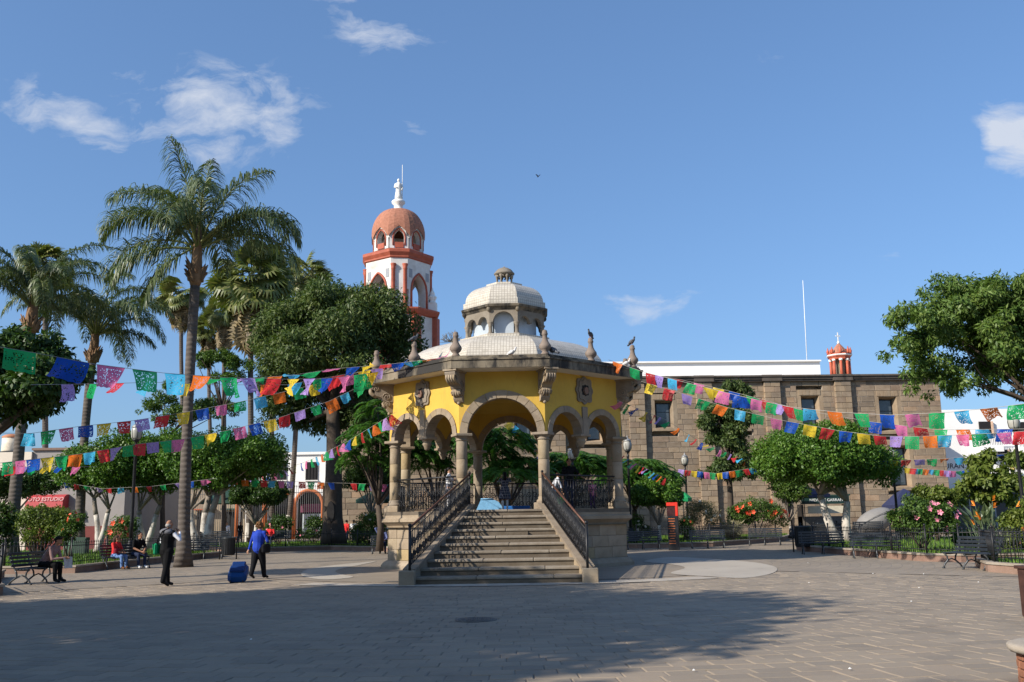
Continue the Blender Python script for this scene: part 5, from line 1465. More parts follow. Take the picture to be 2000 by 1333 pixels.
def fan_palm(label, base, head, r0, R, seed, n_live=30, n_dead=34, skirt=2.6, lime=0, bend=None):
    rng = np.random.default_rng(seed)
    t = thing('fan_palm', label, 'palm tree', base, 0, 'fan palms behind the plaza'); B = Vector(base); H = Vector(head) - B
    pts = [Vector((0, 0, -.05)).lerp(H, k / 8) + Vector((.08 * sin(k * .8), 0, 0)) for k in range(9)]
    MB().tube(pts, [r0 * (1.25 if k == 0 else 1 - .02 * k) for k in range(9)], 10).obj('trunk', M_palmbark, t)
    if lime: MB().tube([(0, 0, 0), H * (lime / H.z)], [r0 * 1.24, r0 * 1.1], 10, cap=False).obj('limewashed_band', M_lime, t)
    fl = [fan_leaf(rng, R * .50, False) for _ in range(4)]; fd = [fan_leaf(rng, R * .55, True) for _ in range(4)]
    ml = [flat_mesh('fan_leaf', v, len(v) // 4, L_fan) for v in fl]; md = [flat_mesh('dry_fan_leaf', v, len(v) // 4, L_fandead) for v in fd]
    for k in range(n_live + n_dead):
        dead = k >= n_live; az = rng.uniform(0, 2 * pi)
        el = rng.uniform(-1.4, -1.05) if dead else math.asin(rng.uniform(-.75, .98))
        pl_ = R * (rng.uniform(.10, .36) if dead else rng.uniform(.42, .66))
        o = H + Vector((0, 0, -rng.uniform(.2, skirt) if dead else rng.uniform(-.2, .3)))
        e = o + Vector((cos(az) * cos(el), sin(az) * cos(el), sin(el))) * pl_
        f = link('dry_fan_leaf' if dead else 'fan_leaf', (md if dead else ml)[k % 4], t)
        f.location = e; f.rotation_mode = 'ZYX' if False else 'XYZ'
        f.rotation_euler = (rng.normal() * .6, -(el - (.1 if dead else .35)), az)
        if not dead: MB().tube([o, o.lerp(e, .6), e], [.03, .022, .02], 4).obj('petiole', L_queenstem, t)
    return t
fan_palm('largest fan palm with a shaggy dry skirt right of the tallest palm', gz(487, 70), at(494, 555, 70), .23, 3.5, 61, 76, 44, 3.4, 1.4)
fan_palm('fan palm half hidden behind the tallest palm trunk', gz(437, 95), at(440, 612, 95), .24, 2.6, 62, 44, 26, 2.6)
fan_palm('short crowned fan palm just right of the tallest palm trunk', gz(415, 100), at(408, 650, 100), .22, 2.2, 63, 36, 22, 2.2)
fan_palm('fan palm just left of the tallest palm trunk', gz(362, 90), at(354, 580, 90), .22, 2.7, 64, 44, 24, 2.2)
fan_palm('fan palm peeping over the broad tree', gz(563, 84), at(597, 545, 84), .24, 2.6, 65, 44, 20, 2.4, 2.0)
fan_palm('fan palm whose whitewashed foot stands by the orange arches', gz(530, 80), at(533, 640, 80), .22, 1.6, 66, 14, 14, 2.0, 1.8)
fan_palm('fan palm behind the left edge feather palm', gz(88, 74), at(92, 522, 74), .24, 2.6, 67, 40, 14, 1.8)

# --------------------------------------------------------------- shrubs and flowers
def petal_mesh(name, mat, r=.07, n=5):
    mb = MB()
    for k in range(n):
        w = 2 * pi * k / n; c, s = cos(w), sin(w); c2, s2 = cos(w + .5), sin(w + .5); c3, s3 = cos(w - .5), sin(w - .5)
        mb.add([(0, 0, 0), (r * .8 * c3, r * .8 * s3, r * .35), (r * 1.1 * c, r * 1.1 * s, r * .3), (r * .8 * c2, r * .8 * s2, r * .35)], [(0, 1, 2, 3)])
    return mb.mesh(name, mat)
FM = {k: petal_mesh('flower', m) for k, m in (('red', FL_red), ('pink', FL_pink), ('orange', FL_orange), ('white', FL_white))}
def bush(name, label, cat, x, Y, lobes, N, leaf, lmat, flowers=None, seed=1, z=.2, stems=10, group=None, fl_px=None, nsub=40, aspect=.55, fscale=1.0):
    rng = np.random.default_rng(seed); random.seed(seed)
    b = gz(x, Y, z); B = Vector(b); t = thing(name, label, cat, b, 0, group)
    cl = [(c[0] - B.x, c[1] - B.y, c[2] - B.z) + tuple(c[3:6]) for c in crown_px(lobes, Y)]
    sub = sub_clumps(rng, cl, nsub, (.26, .42), low=-.8)
    V = leaf_cloud(rng, sub + [(c[0], c[1], c[2], c[3] * .75, c[4] * .75, c[5] * .75) for c in cl], N, leaf, aspect, .55, .3)
    V[:, 2] = np.maximum(V[:, 2], .02)
    link('foliage', flat_mesh('foliage', V, len(V) // 4, lmat), t)
    mb = MB()
    for k in range(stems):
        c = sub[int(rng.integers(len(sub)))]
        limb(mb, (rng.normal() * .06, rng.normal() * .06, -.03), (c[0], c[1], c[2]), .025, .008, 5, .1)
    mb.obj('stems', M_bark, t)
    if flowers:
        kind, n = flowers
        for k in range(n):
            c = cl[int(rng.integers(len(cl)))]
            w = rng.uniform(-.9, .9); e = rng.uniform(-.3, .9); d = Vector((sin(w) * cos(e), -cos(w) * cos(e), sin(e)))
            p = Vector((c[0] + d.x * c[3] * 1.02, c[1] + d.y * c[4] * 1.02, c[2] + d.z * c[5] * 1.02))
            if p.z < .1: p.z = .3
            f = link('flower', FM[kind], t); f.location = p; f.rotation_mode = 'QUATERNION'; f.rotation_quaternion = (d + Vector((rng.normal(), rng.normal(), rng.normal())) * .3).to_track_quat('Z', 'Y')
            f.scale = (rng.uniform(.9, 1.4) * fscale,) * 3
    return t
bush('shrub', 'upright bushy shrub with bare stems behind the seated man in the cap', 'shrub', 78, 40.5, [(80, 1010, 52, 26, 0), (50, 1025, 34, 28, 0), (112, 1020, 32, 28, 0), (82, 1040, 45, 30, 0)], 9000, .10, L_yellowish, None, 71, stems=46)
bush('shrub', 'dark low shrub at the very left edge', 'shrub', 5, 36, [(0, 1010, 26, 30, 0), (-5, 1050, 28, 30, 0)], 4000, .12, L_ficusdark, None, 72)
bush('hibiscus_bush', 'small hibiscus with a few red blooms by the second palm foot', 'shrub', 138, 40, [(135, 1030, 22, 22, 0), (150, 1015, 16, 18, 0), (125, 1050, 18, 18, 0)], 2600, .10, L_bush, ('red', 6), 73)
bush('rose_bush', 'rose bush with one large coral bloom behind the seated couple', 'shrub', 240, 44, [(238, 1040, 26, 32, 0), (255, 1025, 18, 22, 0)], 3000, .10, L_bush, ('red', 5), 74, fscale=1.5)
bush('shrub', 'dark shrub with pink blooms right of the woman in blue', 'shrub', 545, 60, [(545, 1030, 24, 26, 0), (530, 1040, 18, 20, 0)], 3000, .12, L_ficusdark, ('pink', 6), 75)
bush('shrub', 'dark shrub with pink blooms beside the broad tree trunk', 'shrub', 615, 60, [(615, 1032, 24, 24, 0), (592, 1045, 14, 18, 0)], 3000, .12, L_ficusdark, ('pink', 5), 76)
bush('rose_bush', 'large dark rose bush with cream blooms left of the bandstand plinth', 'shrub', 722, 54, [(722, 1030, 36, 32, 0), (745, 1035, 20, 32, 0), (700, 1045, 22, 24, 0)], 6500, .11, L_bush, ('white', 9), 77)
bush('rose_bush', 'rose bush with cream blooms right of the bandstand plinth', 'shrub', 1245, 53, [(1243, 1030, 18, 26, 0), (1258, 1040, 14, 16, 0)], 2200, .10, L_bush, ('white', 6), 78)
bush('pale_shrub', 'pale grey flowering shrub between the totem and hibiscus', 'shrub', 1370, 54, [(1365, 1000, 34, 26, 0), (1390, 1010, 18, 20, 0), (1345, 1015, 18, 22, 0)], 4500, .09, L_pale, ('white', 10), 79)
bush('hibiscus_bush', 'wide hibiscus bush with many orange red blooms before the church wall', 'shrub', 1478, 56, [(1480, 1000, 48, 26, 0), (1445, 1005, 28, 24, 0), (1515, 1008, 26, 22, 0)], 8000, .12, L_bush, ('red', 17), 80, fscale=1.7)
bush('pale_shrub', 'spiky grey green plant left of the orange red hibiscus', 'shrub', 1428, 54, [(1428, 1035, 16, 18, 0)], 900, .35, L_pale, None, 81, nsub=8, aspect=.12)
bush('shrub', 'low green shrub with red blooms behind the second bench from the totem', 'shrub', 1340, 52, [(1340, 1030, 16, 20, 0)], 1500, .10, L_bush, ('red', 3), 82)
bush('rose_bush', 'tall hibiscus bush with big pink blooms above the right kerb corner', 'shrub', 1797, 34.5, [(1795, 1000, 44, 30, 0), (1765, 1015, 28, 26, 0), (1835, 1010, 36, 32, 0), (1800, 1030, 45, 24, 0), (1850, 1025, 24, 26, 0)], 11000, .105, L_bush, ('pink', 14), 83, fscale=1.35)
bush('shrub', 'bronze green shrub behind the pink hibiscus', 'shrub', 1825, 46, [(1820, 965, 40, 16, 0), (1860, 975, 32, 18, 0), (1800, 958, 18, 12, 0)], 4000, .15, L_yellowish, None, 84)
bush('shrub', 'bright green shrub at the right edge behind the fence', 'shrub', 1985, 33.5, [(1985, 1030, 34, 36, 0), (2010, 1000, 26, 34, 0), (1965, 1060, 24, 24, 0), (1995, 1075, 30, 22, 0)], 6500, .11, L_yellowish, ('orange', 5), 85)
bush('shrub', 'low dark shrub under the bird of paradise', 'shrub', 1890, 35.5, [(1885, 1050, 26, 18, 0), (1930, 1055, 34, 18, 0)], 3500, .11, L_bush, None, 86)
Y = 41
tree('young_tree', 'young tree with big yellow green leaves behind the right lamp post', 'tree', gz(1938, Y), at(1935, 985, Y),
     crown_px([(1935, 905, 36, 24, 0), (1905, 945, 32, 22, 0), (1965, 950, 36, 26, 0), (1990, 905, 24, 26, 0), (1940, 975, 40, 20, 0), (1885, 965, 20, 10, 0)], Y), 7500, .22, L_yellowish, M_bark, .09, nsub=60, subf=(.3, .5), aspect=.5, droop=.7, seed=35, core=False, limbs=12)
# bird of paradise clump
Y = 34.0
rng = np.random.default_rng(87)
b = gz(1925, Y, .2); t = thing('bird_of_paradise', 'bird of paradise clump with grey green paddle leaves and orange blooms', 'plant', b)
for k in range(46):
    az = rng.uniform(0, 2 * pi); H = rng.uniform(.9, 1.75); out_ = rng.uniform(.2, .95); mb = MB()
    a = Vector((rng.normal() * .2, rng.normal() * .15, 0)); m = a + Vector((cos(az) * out_ * .4, sin(az) * out_ * .4, H * .62)); e = a + Vector((cos(az) * out_, sin(az) * out_, H))
    mb.tube([a, a.lerp(m, .5) + Vector((0, 0, .05)), m], [.016, .013, .010], 4)
    sd_ = Vector((-sin(az + rng.normal() * .6), cos(az), .1)) * .085; q = m.lerp(e, .45)
    mb.add([m, q - sd_ + Vector((0, 0, .02)), q, q + sd_ + Vector((0, 0, .02)), e + Vector((cos(az) * .1, sin(az) * .1, -.05))], [(0, 1, 4, 2), (0, 2, 4, 3)])
    mb.obj('leaf', L_strel, t)
for k in range(9):
    az = rng.uniform(0, 2 * pi); r_ = rng.uniform(.3, .95); p = Vector((cos(az) * r_, sin(az) * r_ * .8 - .2, rng.uniform(.8, 1.75)))
    mb = MB()
    for j in range(4):
        w = az + (j - 1.5) * .3; mb.add([p, p + Vector((cos(w) * .06, sin(w) * .06, .09)), p + Vector((cos(w) * .13, sin(w) * .13, .2)), p + Vector((cos(w) * .10, sin(w) * .10, .07))], [(0, 1, 2, 3)])
    mb.tube([p, p + Vector((cos(az) * .2, sin(az) * .2, .03))], [.02, .005], 5); f = mb.obj('flower', FL_orange, t)
    MB().tube([(p.x * .3, p.y * .3, 0), p], [.014, .012], 4).obj('stem', L_strel, t)
# far greenery behind the left buildings and a bare tree beyond the dome
Y = 110
tree('conifer', 'pointed dark conifer beyond the grey building', 'tree', gz(158, Y, 0), at(158, 950, Y), crown_px([(158, 905, 14, 20, 0), (158, 885, 9, 18, 0), (158, 872, 5, 12, 0)], Y), 1600, .4, L_ficusdark, M_bark, .25, nsub=20, seed=36)
Y = 100
b = gz(882, Y, 0); t = thing('bare_tree', 'thin bare twiggy tree just left of the dome', 'tree', b); random.seed(5)
tw = MB(); c = at(882, 668, Y) - Vector(b); limb(tw, (0, 0, 0), c, .2, .12)
for k in range(16):
    w = pi * k / 15; e = c + Vector((cos(w) * 1.3, random.uniform(-.5, .5), sin(w) * 1.4 * random.uniform(.5, 1.1) - .1)); pp = limb(tw, c, e, .06, .015, 4)
    for j in range(3): limb(tw, pp[3], Vector(pp[3]) + Vector((random.uniform(-.5, .5), 0, random.uniform(.1, .6))), .03, .01, 4)
tw.obj('trunk', plain('grey_twigs', (.16, .15, .13), .8), t)
# trees behind and to the left of the camera: left ones shade the near paving, rear ones added to block skylight
for k, (x, y, r, h) in enumerate(((-13.7, 7.2, 4.4, 9.5), (-16.4, 12.0, 3.9, 9.4), (-21.6, 9.0, 4.3, 9.5), (-17.4, 1.6, 4.3, 9.5), (-25.9, 5.4, 4.4, 9.5), (-22.2, -.2, 4.4, 9.5), (-9.5, -5.5, 4.6, 10), (-1.0, -9.5, 4.6, 10), (7.5, -10, 4.6, 10))):
    tree('shade_tree', 'spreading unseen shade tree beside the photographer, screening the near paving from sun or skylight', 'tree', (x, y, 0), (x, y, h * .5),
         [(x, y, h, r, r, 2.6), (x + r * .45, y + .5, h - .9, r * .65, r * .65, 1.9), (x - r * .4, y - r * .3, h - .6, r * .7, r * .7, 2.0), (x, y + r * .5, h - 1, r * .6, r * .6, 1.8)],
         (9000 if k in (2, 3, 4, 5) else 15000), .36, L_mango, M_bark, .4, group='shade trees beside the camera', nsub=70, subf=(.4, .55), aspect=.5, seed=90 + k)
# ------------------------------------------------------------------ street furniture
def make_bench(label, L=1.75):
    t = thing('park_bench', label, 'bench', (0, 0, 0), 0, 'iron and slat park benches round the plaza')
    for k in range(5):                                                 # seat slats
        MB().cbox((0, -.22 + k * .095, .43 + .012 * (k - 1.5) ** 2 * .35), (L, .075, .028), .008).obj('seat_slat', M_bench, t)
    for k in range(4):                                                 # back slats
        z = .53 + k * .105; MB().cbox((0, .235 + k * .045, z), (L, .03, .078), .008).obj('back_slat', M_bench, t)
    for x in (-L * .44, 0, L * .44):
        mb = MB()
        mb.tube([(x, -.30, .015), (x, -.27, .10), (x, -.14, .22), (x, -.16, .34), (x, -.24, .41)], [.022, .024, .028, .024, .02], 6)
        mb.tube([(x, .34, .015), (x, .28, .10), (x, .12, .22), (x, .14, .34), (x, .20, .42)], [.022, .024, .028, .024, .02], 6)
        mb.tube([(x, -.14, .22), (x, -.02, .27), (x, .12, .22)], .02, 6)
        mb.tube([(x, -.26, .405), (x, -.05, .40), (x, .17, .41), (x, .25, .52), (x, .39, .88)], .02, 6)
        mb.ball((x, -.31, .02), (.04, .05, .025), 8, 5); mb.ball((x, .35, .02), (.04, .05, .025), 8, 5)
        mb.obj('leg', M_benchleg, t)
    return t
bench_specs = [   # foot bearing (photo), facing, label
    ((1258, 1074), 0.0, 'bench partly hidden behind the bandstand plinth, left of the red totem'),
    ((1385, 1072), -.12, 'bench just right of the red totem in front of the iron fence'),
    ((1497, 1066), -.35, 'bench before the orange red hibiscus, with its end turned to the bin'),
    ((1612, 1083), -.18, 'long bench beside the black bin, under the biggest clipped ficus'),
    ((1718, 1091), -.28, 'bench left of the pink hibiscus on the right kerb'),
    ((1908, 1113), -1.28, 'bench nearest the right edge, turned sideways beside the iron gate end'),
    ((395, 1093), .25, 'empty bench behind the tallest palm trunk next to the bin'),
    ((240, 1112), .75, 'bench with the seated couple on it'),
    ((64, 1141), 1.45, 'bench under the man in the dark cap at the left'),
    ((757, 1082), .1, 'bench with the resting man, half hidden by the bandstand plinth')]
bench0 = None; BENCH = []
for i, ((x, y), rz, lab) in enumerate(bench_specs):
    p = gnd(x, y)
    if i == 0: bench0 = make_bench(lab); o = bench0
    else: o = copy_tree(bench0)
    place(o, (p.x, p.y + .25, 0), rz, None, lab); BENCH.append(o)
for (x, Y, rz, lab) in ((1405, 60, pi, 'bench seen from behind, beyond the fence by the pale shrub'), (1620, 52, pi, 'bench seen from behind, beyond the big clipped ficus stems'), (1690, 55, pi, 'bench seen from behind, beyond the fence near the grey tarp'), (425, 62, 0.0, 'blue grey bench far back beyond the left bin'), (540, 58.5, 0, 'bench far back beside the pink blooming shrub')):
    o = copy_tree(bench0); g_ = gz(x, Y, .0); place(o, (g_[0], Y, .22), rz, None, lab)

# lamps
def make_lamp(label, H=5.3):
    t = thing('street_lamp', label, 'street lamp', (0, 0, 0), 0, 'black lamp posts with glass lanterns')
    MB().lathe([(.24, -.02), (.24, .12), (.17, .18), (.15, .55), (.11, .62), (.12, .70), (.08, .78)], 12).obj('base', M_iron, t)
    MB().lathe([(.075, .7), (.07, 1.6), (.058, H - .95), (.075, H - .92), (.075, H - .86), (.05, H - .82), (.05, H - .72), (.13, H - .64), (.16, H - .60), (.06, H - .58)], 12).obj('pole', M_iron, t)
    gl = MB().lathe([(.14, H - .60), (.20, H - .50), (.225, H - .30), (.20, H - .16), (.17, H - .10)], 14).obj('lantern', M_lampglass, t)
    for k in range(6):
        w = 2 * pi * k / 6; MB().tube([(.145 * cos(w), .145 * sin(w), H - .60), (.205 * cos(w), .205 * sin(w), H - .50), (.23 * cos(w), .23 * sin(w), H - .30), (.175 * cos(w), .175 * sin(w), H - .10)], .010, 4).obj('lantern_rib', M_iron, gl)
    MB().lathe([(.21, H - .11), (.19, H - .06), (.10, H + .02), (.05, H + .05), (.06, H + .09), (.02, H + .13), (.01, H + .22)], 14).obj('lantern_cap', plain('lamp_cap', (.30, .30, .29), .4, .1, 4, .4), t)
    return t
lamp0 = None
for (x, ytop, Y, lab) in ((268, 830, 38.5, 'lamp post left of the tallest palm, lantern above the clipped trees'), (1117, 876, 46, 'lamp whose lantern shows through the right arches above the man in black'),
                          (1225, 858, 51, 'lamp post just right of the bandstand columns'), (1337, 890, 60, 'lamp post before the church wall right of the small clipped ficus'),
                          (1978, 810, 36.5, 'nearest lamp post at the right edge'), (1537, 905, 58, 'lamp post whose lantern hides in the biggest clipped ficus crown, left side'), (1741, 880, 50, 'lamp post under the right end of the biggest clipped ficus')):
    p = at(x, ytop, Y); H = p.z - .2
    if lamp0 is None: lamp0 = make_lamp(lab, 5.3); o = lamp0
    else: o = copy_tree(lamp0)
    place(o, (p.x, Y, .2), 0, None, lab); o.scale = (1, 1, H / 5.3)

# low iron fences on the kerbs
def fence(label, pts, z=.26, H=.78, gap=.14, skip=None):
    pts = [Vector(p) for p in pts]; o3 = Vector((pts[0].x, pts[0].y, z))
    t = thing('iron_fence', label, 'fence', o3, 0, 'low black iron fences round the lawns')
    L_ = lambda p, h: (p.x - o3.x, p.y - o3.y, h)
    pk = MB().tube([(0, 0, 0), (0, 0, H - .02)], .010, 4); pk.lathe([(.012, H - .04), (.022, H - .01), (.002, H + .05)], 5); pk = pk.mesh('picket', M_iron)
    po = MB().tube([(0, 0, -.05), (0, 0, H + .1)], .032, 6); po.ball((0, 0, H + .13), .045, 8, 5); po = po.mesh('post', M_iron)
    npk = 0
    for a, b in zip(pts[:-1], pts[1:]):
        L = (b - a).length
        r = MB()
        for h in (.12, H - .12): r.tube([L_(a, h), L_(b, h)], .014, 5)
        r.obj('rail', M_iron, t)
        n = max(1, round(L / 2.6))
        for k in range(n): q = a.lerp(b, k / n); c = link('post', po, t); c.location = L_(q, 0)
        m = int(L / gap)
        for k in range(1, m):
            if npk > 285: break
            q = a.lerp(b, k / m); c = link('picket', pk, t); c.location = L_(q, 0); npk += 1
    c = link('post', po, t); c.location = L_(pts[-1], 0)
    return t
ins = {k: v[2] for k, v in BEDS.items()}
V2 = lambda *p: [Vector(q) for q in p]
fence('iron fence running behind the seated couple on the left lawn', V2((-30, 34.9), (-15.4, 33.6), (-15.25, 39), (-14.5, 47.0), (-18.8, 52.6)))
fence('iron fence on the near left corner bed beside the man in the cap', V2((-22, 20.8), (-13.6, 21.55), (-12.4, 23.4), (-14.0, 25.8)))
fence('iron fence in front of the broad tree and dark shrubs', V2((-15.4, 53.8), (-10.5, 55.2), (-6.8, 50.9), (-2.2, 51.4)))
fence('iron fence behind the benches right of the totem', V2((3.4, 50.8), (6.2, 49.4), (10.1, 50.2), (15.4, 57.1)))
fence('iron fence behind the right hand benches and pink hibiscus', V2((18.0, 52.4), (12.7, 43.0), (13.05, 36.6), (13.55, 32.0), (14.3, 31.25), (24, 31)))
fence('iron fence beside the bench nearest the right edge', V2((24, 28.0), (13.5, 28.15), (12.75, 25.9), (13.05, 23.6)))

# bins
def make_bin(label):
    t = thing('litter_bin', label, 'bin', (0, 0, 0), 0, 'black litter bins between posts')
    b = MB().lathe([(.27, .18), (.29, .22), (.30, .90), (.32, .92), (.32, .96), (.28, .97), (.27, .75), (.05, .74)], 20).obj('drum', plain('bin_paint', (.03, .033, .036), .4, .2, 5, .2), t)
    for k in range(20):
        w = 2 * pi * k / 20; MB().box((.30 * cos(w), .30 * sin(w), .55), (.012, .05, .64), w).obj('slat', M_iron, b)
    for s in (-1, 1):
        MB().tube([(s * .37, 0, -.02), (s * .37, 0, 1.0)], .028, 8).obj('post', M_iron, t); MB().tube([(s * .37, 0, .62), (s * .28, 0, .62)], .02, 6).obj('hinge', M_iron, t)
    return t
p = gnd(445, 1093); b0 = make_bin('litter bin beside the empty bench, left of the woman in blue'); place(b0, (p.x, p.y, 0), .1)
p = gnd(1570, 1078); b1 = copy_tree(b0); place(b1, (p.x, p.y, 0), -.2, 1.12, 'litter bin at the left end of the right hand bench row')

# red and black information totem
p = gnd(1317, 1075); t = thing('information_totem', 'black information totem with red top and orange printed lines', 'totem', (p.x, p.y, 0), -.25)
h = 2.22
MB().cbox((0, 0, h * .36), (.50, .26, h * .72), .01).obj('lower_panel', plain('totem_black', (.02, .02, .022), .35, .2), t)
M_totred = plain('totem_red', (.62, .035, .02), .4, .1)
MB().cbox((0.20, 0, h * .86), (.12, .30, h * .29), .01).obj('red_side', M_totred, t)
MB().cbox((-.06, 0, h * .965), (.42, .30, h * .075), .01).obj('red_top', M_totred, t)
MB().cbox((-.06, .0, h * .82), (.40, .22, h * .21), .01).obj('upper_panel', plain('totem_poster', (.05, .02, .02), .3, .4, 9), t)
M_totor = plain('totem_orange_print', (.55, .16, .05), .5, .2)
for k in range(11): MB().box((-.05, -.1325, h * .66 - k * .115), (.30 - .1 * (k % 3 == 2), .004, .03)).obj('print_line', M_totor, t)

# stalls and canopies at the back
def canopy(name, label, cat, c, r, h, zt, mat, n=8, pole=True, sq=False):
    t = thing(name, label, cat, (c[0], c[1], 0))
    n = 4 if sq else n; mb = MB(); ring = []; R2 = []
    for k in range(n):
        w = 2 * pi * (k + .5) / n; ring.append((r * cos(w), r * sin(w), zt - h)); R2.append((r * .5 * cos(w), r * .5 * sin(w), zt - h * .38))
    low = [(x, y, z - .22) for x, y, z in ring]; top = [(.04 * cos(2 * pi * (k + .5) / n), .04 * sin(2 * pi * (k + .5) / n), zt) for k in range(n)]
    mb.rings([low, ring, R2, top], close=False); mb.obj('canopy', mat, t)
    if sq:
        for x, y, z in ring: MB().tube([(x * .97, y * .97, .2), (x * .97, y * .97, zt - h)], .03, 6).obj('pole', M_iron, t)
    else: MB().tube([(0, 0, .1), (0, 0, zt)], .03, 6).obj('pole', M_iron, t)
    return t
M_navy = plain('navy_canvas', (.022, .028, .075), .7, .15); M_green = plain('bottle_green_canvas', (.02, .055, .04), .7, .2); M_brightgreen = plain('bright_green_canvas', (.02, .30, .10), .5, .1)
a = at(1765, 955, 60); canopy('market_tent', 'pointed navy blue canopy tent beyond the pink hibiscus', 'canopy', (a.x, 60), 1.5, 1.0, a.z, M_navy, sq=True)
a = at(1568, 950, 64); canopy('parasol', 'wide navy blue parasol above the ice cream stall', 'parasol', (a.x, 64), 1.7, .55, a.z, M_navy)
a = at(1333, 960, 58); canopy('parasol', 'bright green parasol beside the church wall lamp', 'parasol', (a.x, 58), .55, .4, a.z, M_brightgreen)
a = at(452, 955, 72); canopy('parasol', 'dark green parasol in the shade behind the left clipped trees', 'parasol', (a.x, 72), 2.3, .9, a.z, M_green)
a = at(745, 955, 63); canopy('parasol', 'dark green parasol left of the bandstand plinth', 'parasol', (a.x, 63), 1.7, .7, a.z, M_green)
# ice cream stall
a = at(1612, 990, 66); t = thing('ice_cream_stall', 'dark ice cream stall with white lettered sign NIEVE DE GARRAFA', 'stall', (a.x, 66, 0))
zs0, zs1 = at(1590, 987, 66).z, at(1590, 974, 66).z
MB().box((0, .6, .75), (3.2, 1.2, 1.3)).obj('counter', plain('stall_counter', (.10, .09, .08), .6, .3), t)
for x in (-1.55, 1.55): MB().box((x, .6, (zs0 + .1) / 2), (.1, 1.1, zs0)).obj('side_post', M_iron, t)
sb = MB().box((0, 0, (zs0 + zs1) / 2 + .12), (3.3, .12, zs1 - zs0 + .1)).obj('sign_board', plain('sign_dark_green', (.012, .035, .03), .4, .2), t)
text_obj('lettering', 'NIEVE DE GARRAFA', .27, (.12, -.075, (zs0 + zs1) / 2 + .10), plain('sign_white', (.75, .75, .72), .5), sb)
MB().box((0, .9, zs1 + .2), (3.5, 2.0, .08)).obj('roof', M_green, t); MB().box((0.1, .05, zs0 - .32), (2.6, .05, .5)).obj('menu_strip', plain('menu_cream', (.55, .50, .38), .6), t)
# grey tarpaulin shape
a = at(1707, 1000, 58); t = thing('tarpaulin_dome', 'tilted grey tarpaulin covered dome by the church wall', 'tarpaulin', (a.x, 58, .2))
M_ = Matrix.Rotation(rad(-24), 4, 'Y'); mb = MB().ball((0, 0, .9), (1.25, .8, .68), 18, 12, M=M_); mb.obj('tarpaulin', plain('grey_tarpaulin', (.21, .20, .19), .6, .1, 2), t)
mb = MB()
for k in range(2):
    q = [M_ @ Vector((1.26 * cos(w) * cos(.0), -.81 * sin(w) * cos(k * .3 - .6), .69 * sin(w) * sin(k * .3 + .2))) for w in np.linspace(.3, 2.8, 9)]
    mb.tube([(v.x, v.y, v.z + .9) for v in q], .018, 5)
mb.obj('seam', plain('tarp_seam', (.12, .12, .12), .6), t)
MB().box((0, 0, .12), (1.6, .8, .4)).obj('cart', M_iron, t)
# green cabinets by the second palm
p = gz(142, 47, .2); t = thing('utility_cabinet', 'pale green utility cabinet beside the second palm foot', 'cabinet', p); MB().cbox((0, 0, .42), (.55, .4, .84), .02).obj('body', plain('cabinet_green', (.10, .19, .12), .6), t); MB().cbox((0, -.21, .42), (.46, .02, .72), .005).obj('door', MATS['cabinet_green'], t)
p = gz(163, 46.5, .2); t = thing('utility_cabinet', 'dark green utility cabinet in front of the second palm foot', 'cabinet', p); MB().cbox((0, 0, .42), (.6, .4, .84), .02).obj('body', plain('cabinet_dark', (.03, .06, .04), .6), t); MB().cbox((0, -.21, .42), (.5, .02, .72), .005).obj('door', MATS['cabinet_dark'], t)
# atrium railings and gate pillars far left
Y = 84; xa, xb = at(215, 980, Y).x, at(655, 980, Y).x; z1 = at(560, 952, Y).z
t = thing('atrium_railing', 'tall iron railing in front of the orange arched building', 'railing', (xa, Y, 0)); n = 110
pk = MB().tube([(0, 0, 0), (0, 0, z1)], .022, 4); pk.lathe([(.03, z1 - .02), (.05, z1 + .06), (.003, z1 + .22)], 5); pk = pk.mesh('picket', plain('grey_iron', (.10, .10, .10), .5))
for k in range(n): c = link('picket', pk, t); c.location = ((xb - xa) * k / n, 0, 0)
for h_ in (.4, z1 - .5): MB().tube([(0, 0, h_), (xb - xa, 0, h_)], .03, 5).obj('rail', MATS['grey_iron'], t)
for (x, lab, zt_) in ((222, 'ochre stone gate pillar with a ball, behind the left clipped trees', 950), (644, 'dark stone gate pillar beside the broad tree trunk', 935)):
    a = at(x, zt_, Y - 1); t = thing('gate_pillar', lab, 'pillar', (a.x, Y - 1, 0))
    MB().cbox((0, 0, .5), (1.3, 1.3, 1.0), .05).obj('base', M_churchtrim, t); MB().cbox((0, 0, (a.z - .8) / 2 + .5), (1.0, 1.0, a.z - 1.6), .04).obj('shaft', M_churchtrim, t)
    MB().cbox((0, 0, a.z - .55), (1.3, 1.3, .3), .05).obj('cap', M_churchtrim, t); MB().ball((0, 0, a.z - .05), .38, 12, 8).obj('ball', M_churchtrim, t)
Y = 98; xa, xb = at(150, 980, Y).x, at(480, 980, Y).x; z1 = at(300, 955, Y).z
t = thing('shop_row', 'dim row of shopfronts behind the left clipped trees', 'building', (xa, Y, 0))
MB().box(((xb - xa) / 2, 3, z1 / 2), (xb - xa, 6, z1)).obj('wall', plain('dim_ochre_wall', (.30, .24, .17), .85, .15, .5), t)
for k in range(6): MB().box((1.6 + k * 2.9, -.02, 1.35), (1.7, .12, 2.7)).obj('doorway', M_dark, t)
for k in range(6): MB().box((1.6 + k * 2.9, -.4, 3.0), (2.2, .9, .12)).obj('awning', M_green if k % 2 else plain('rust_awning', (.40, .10, .04), .7), t)
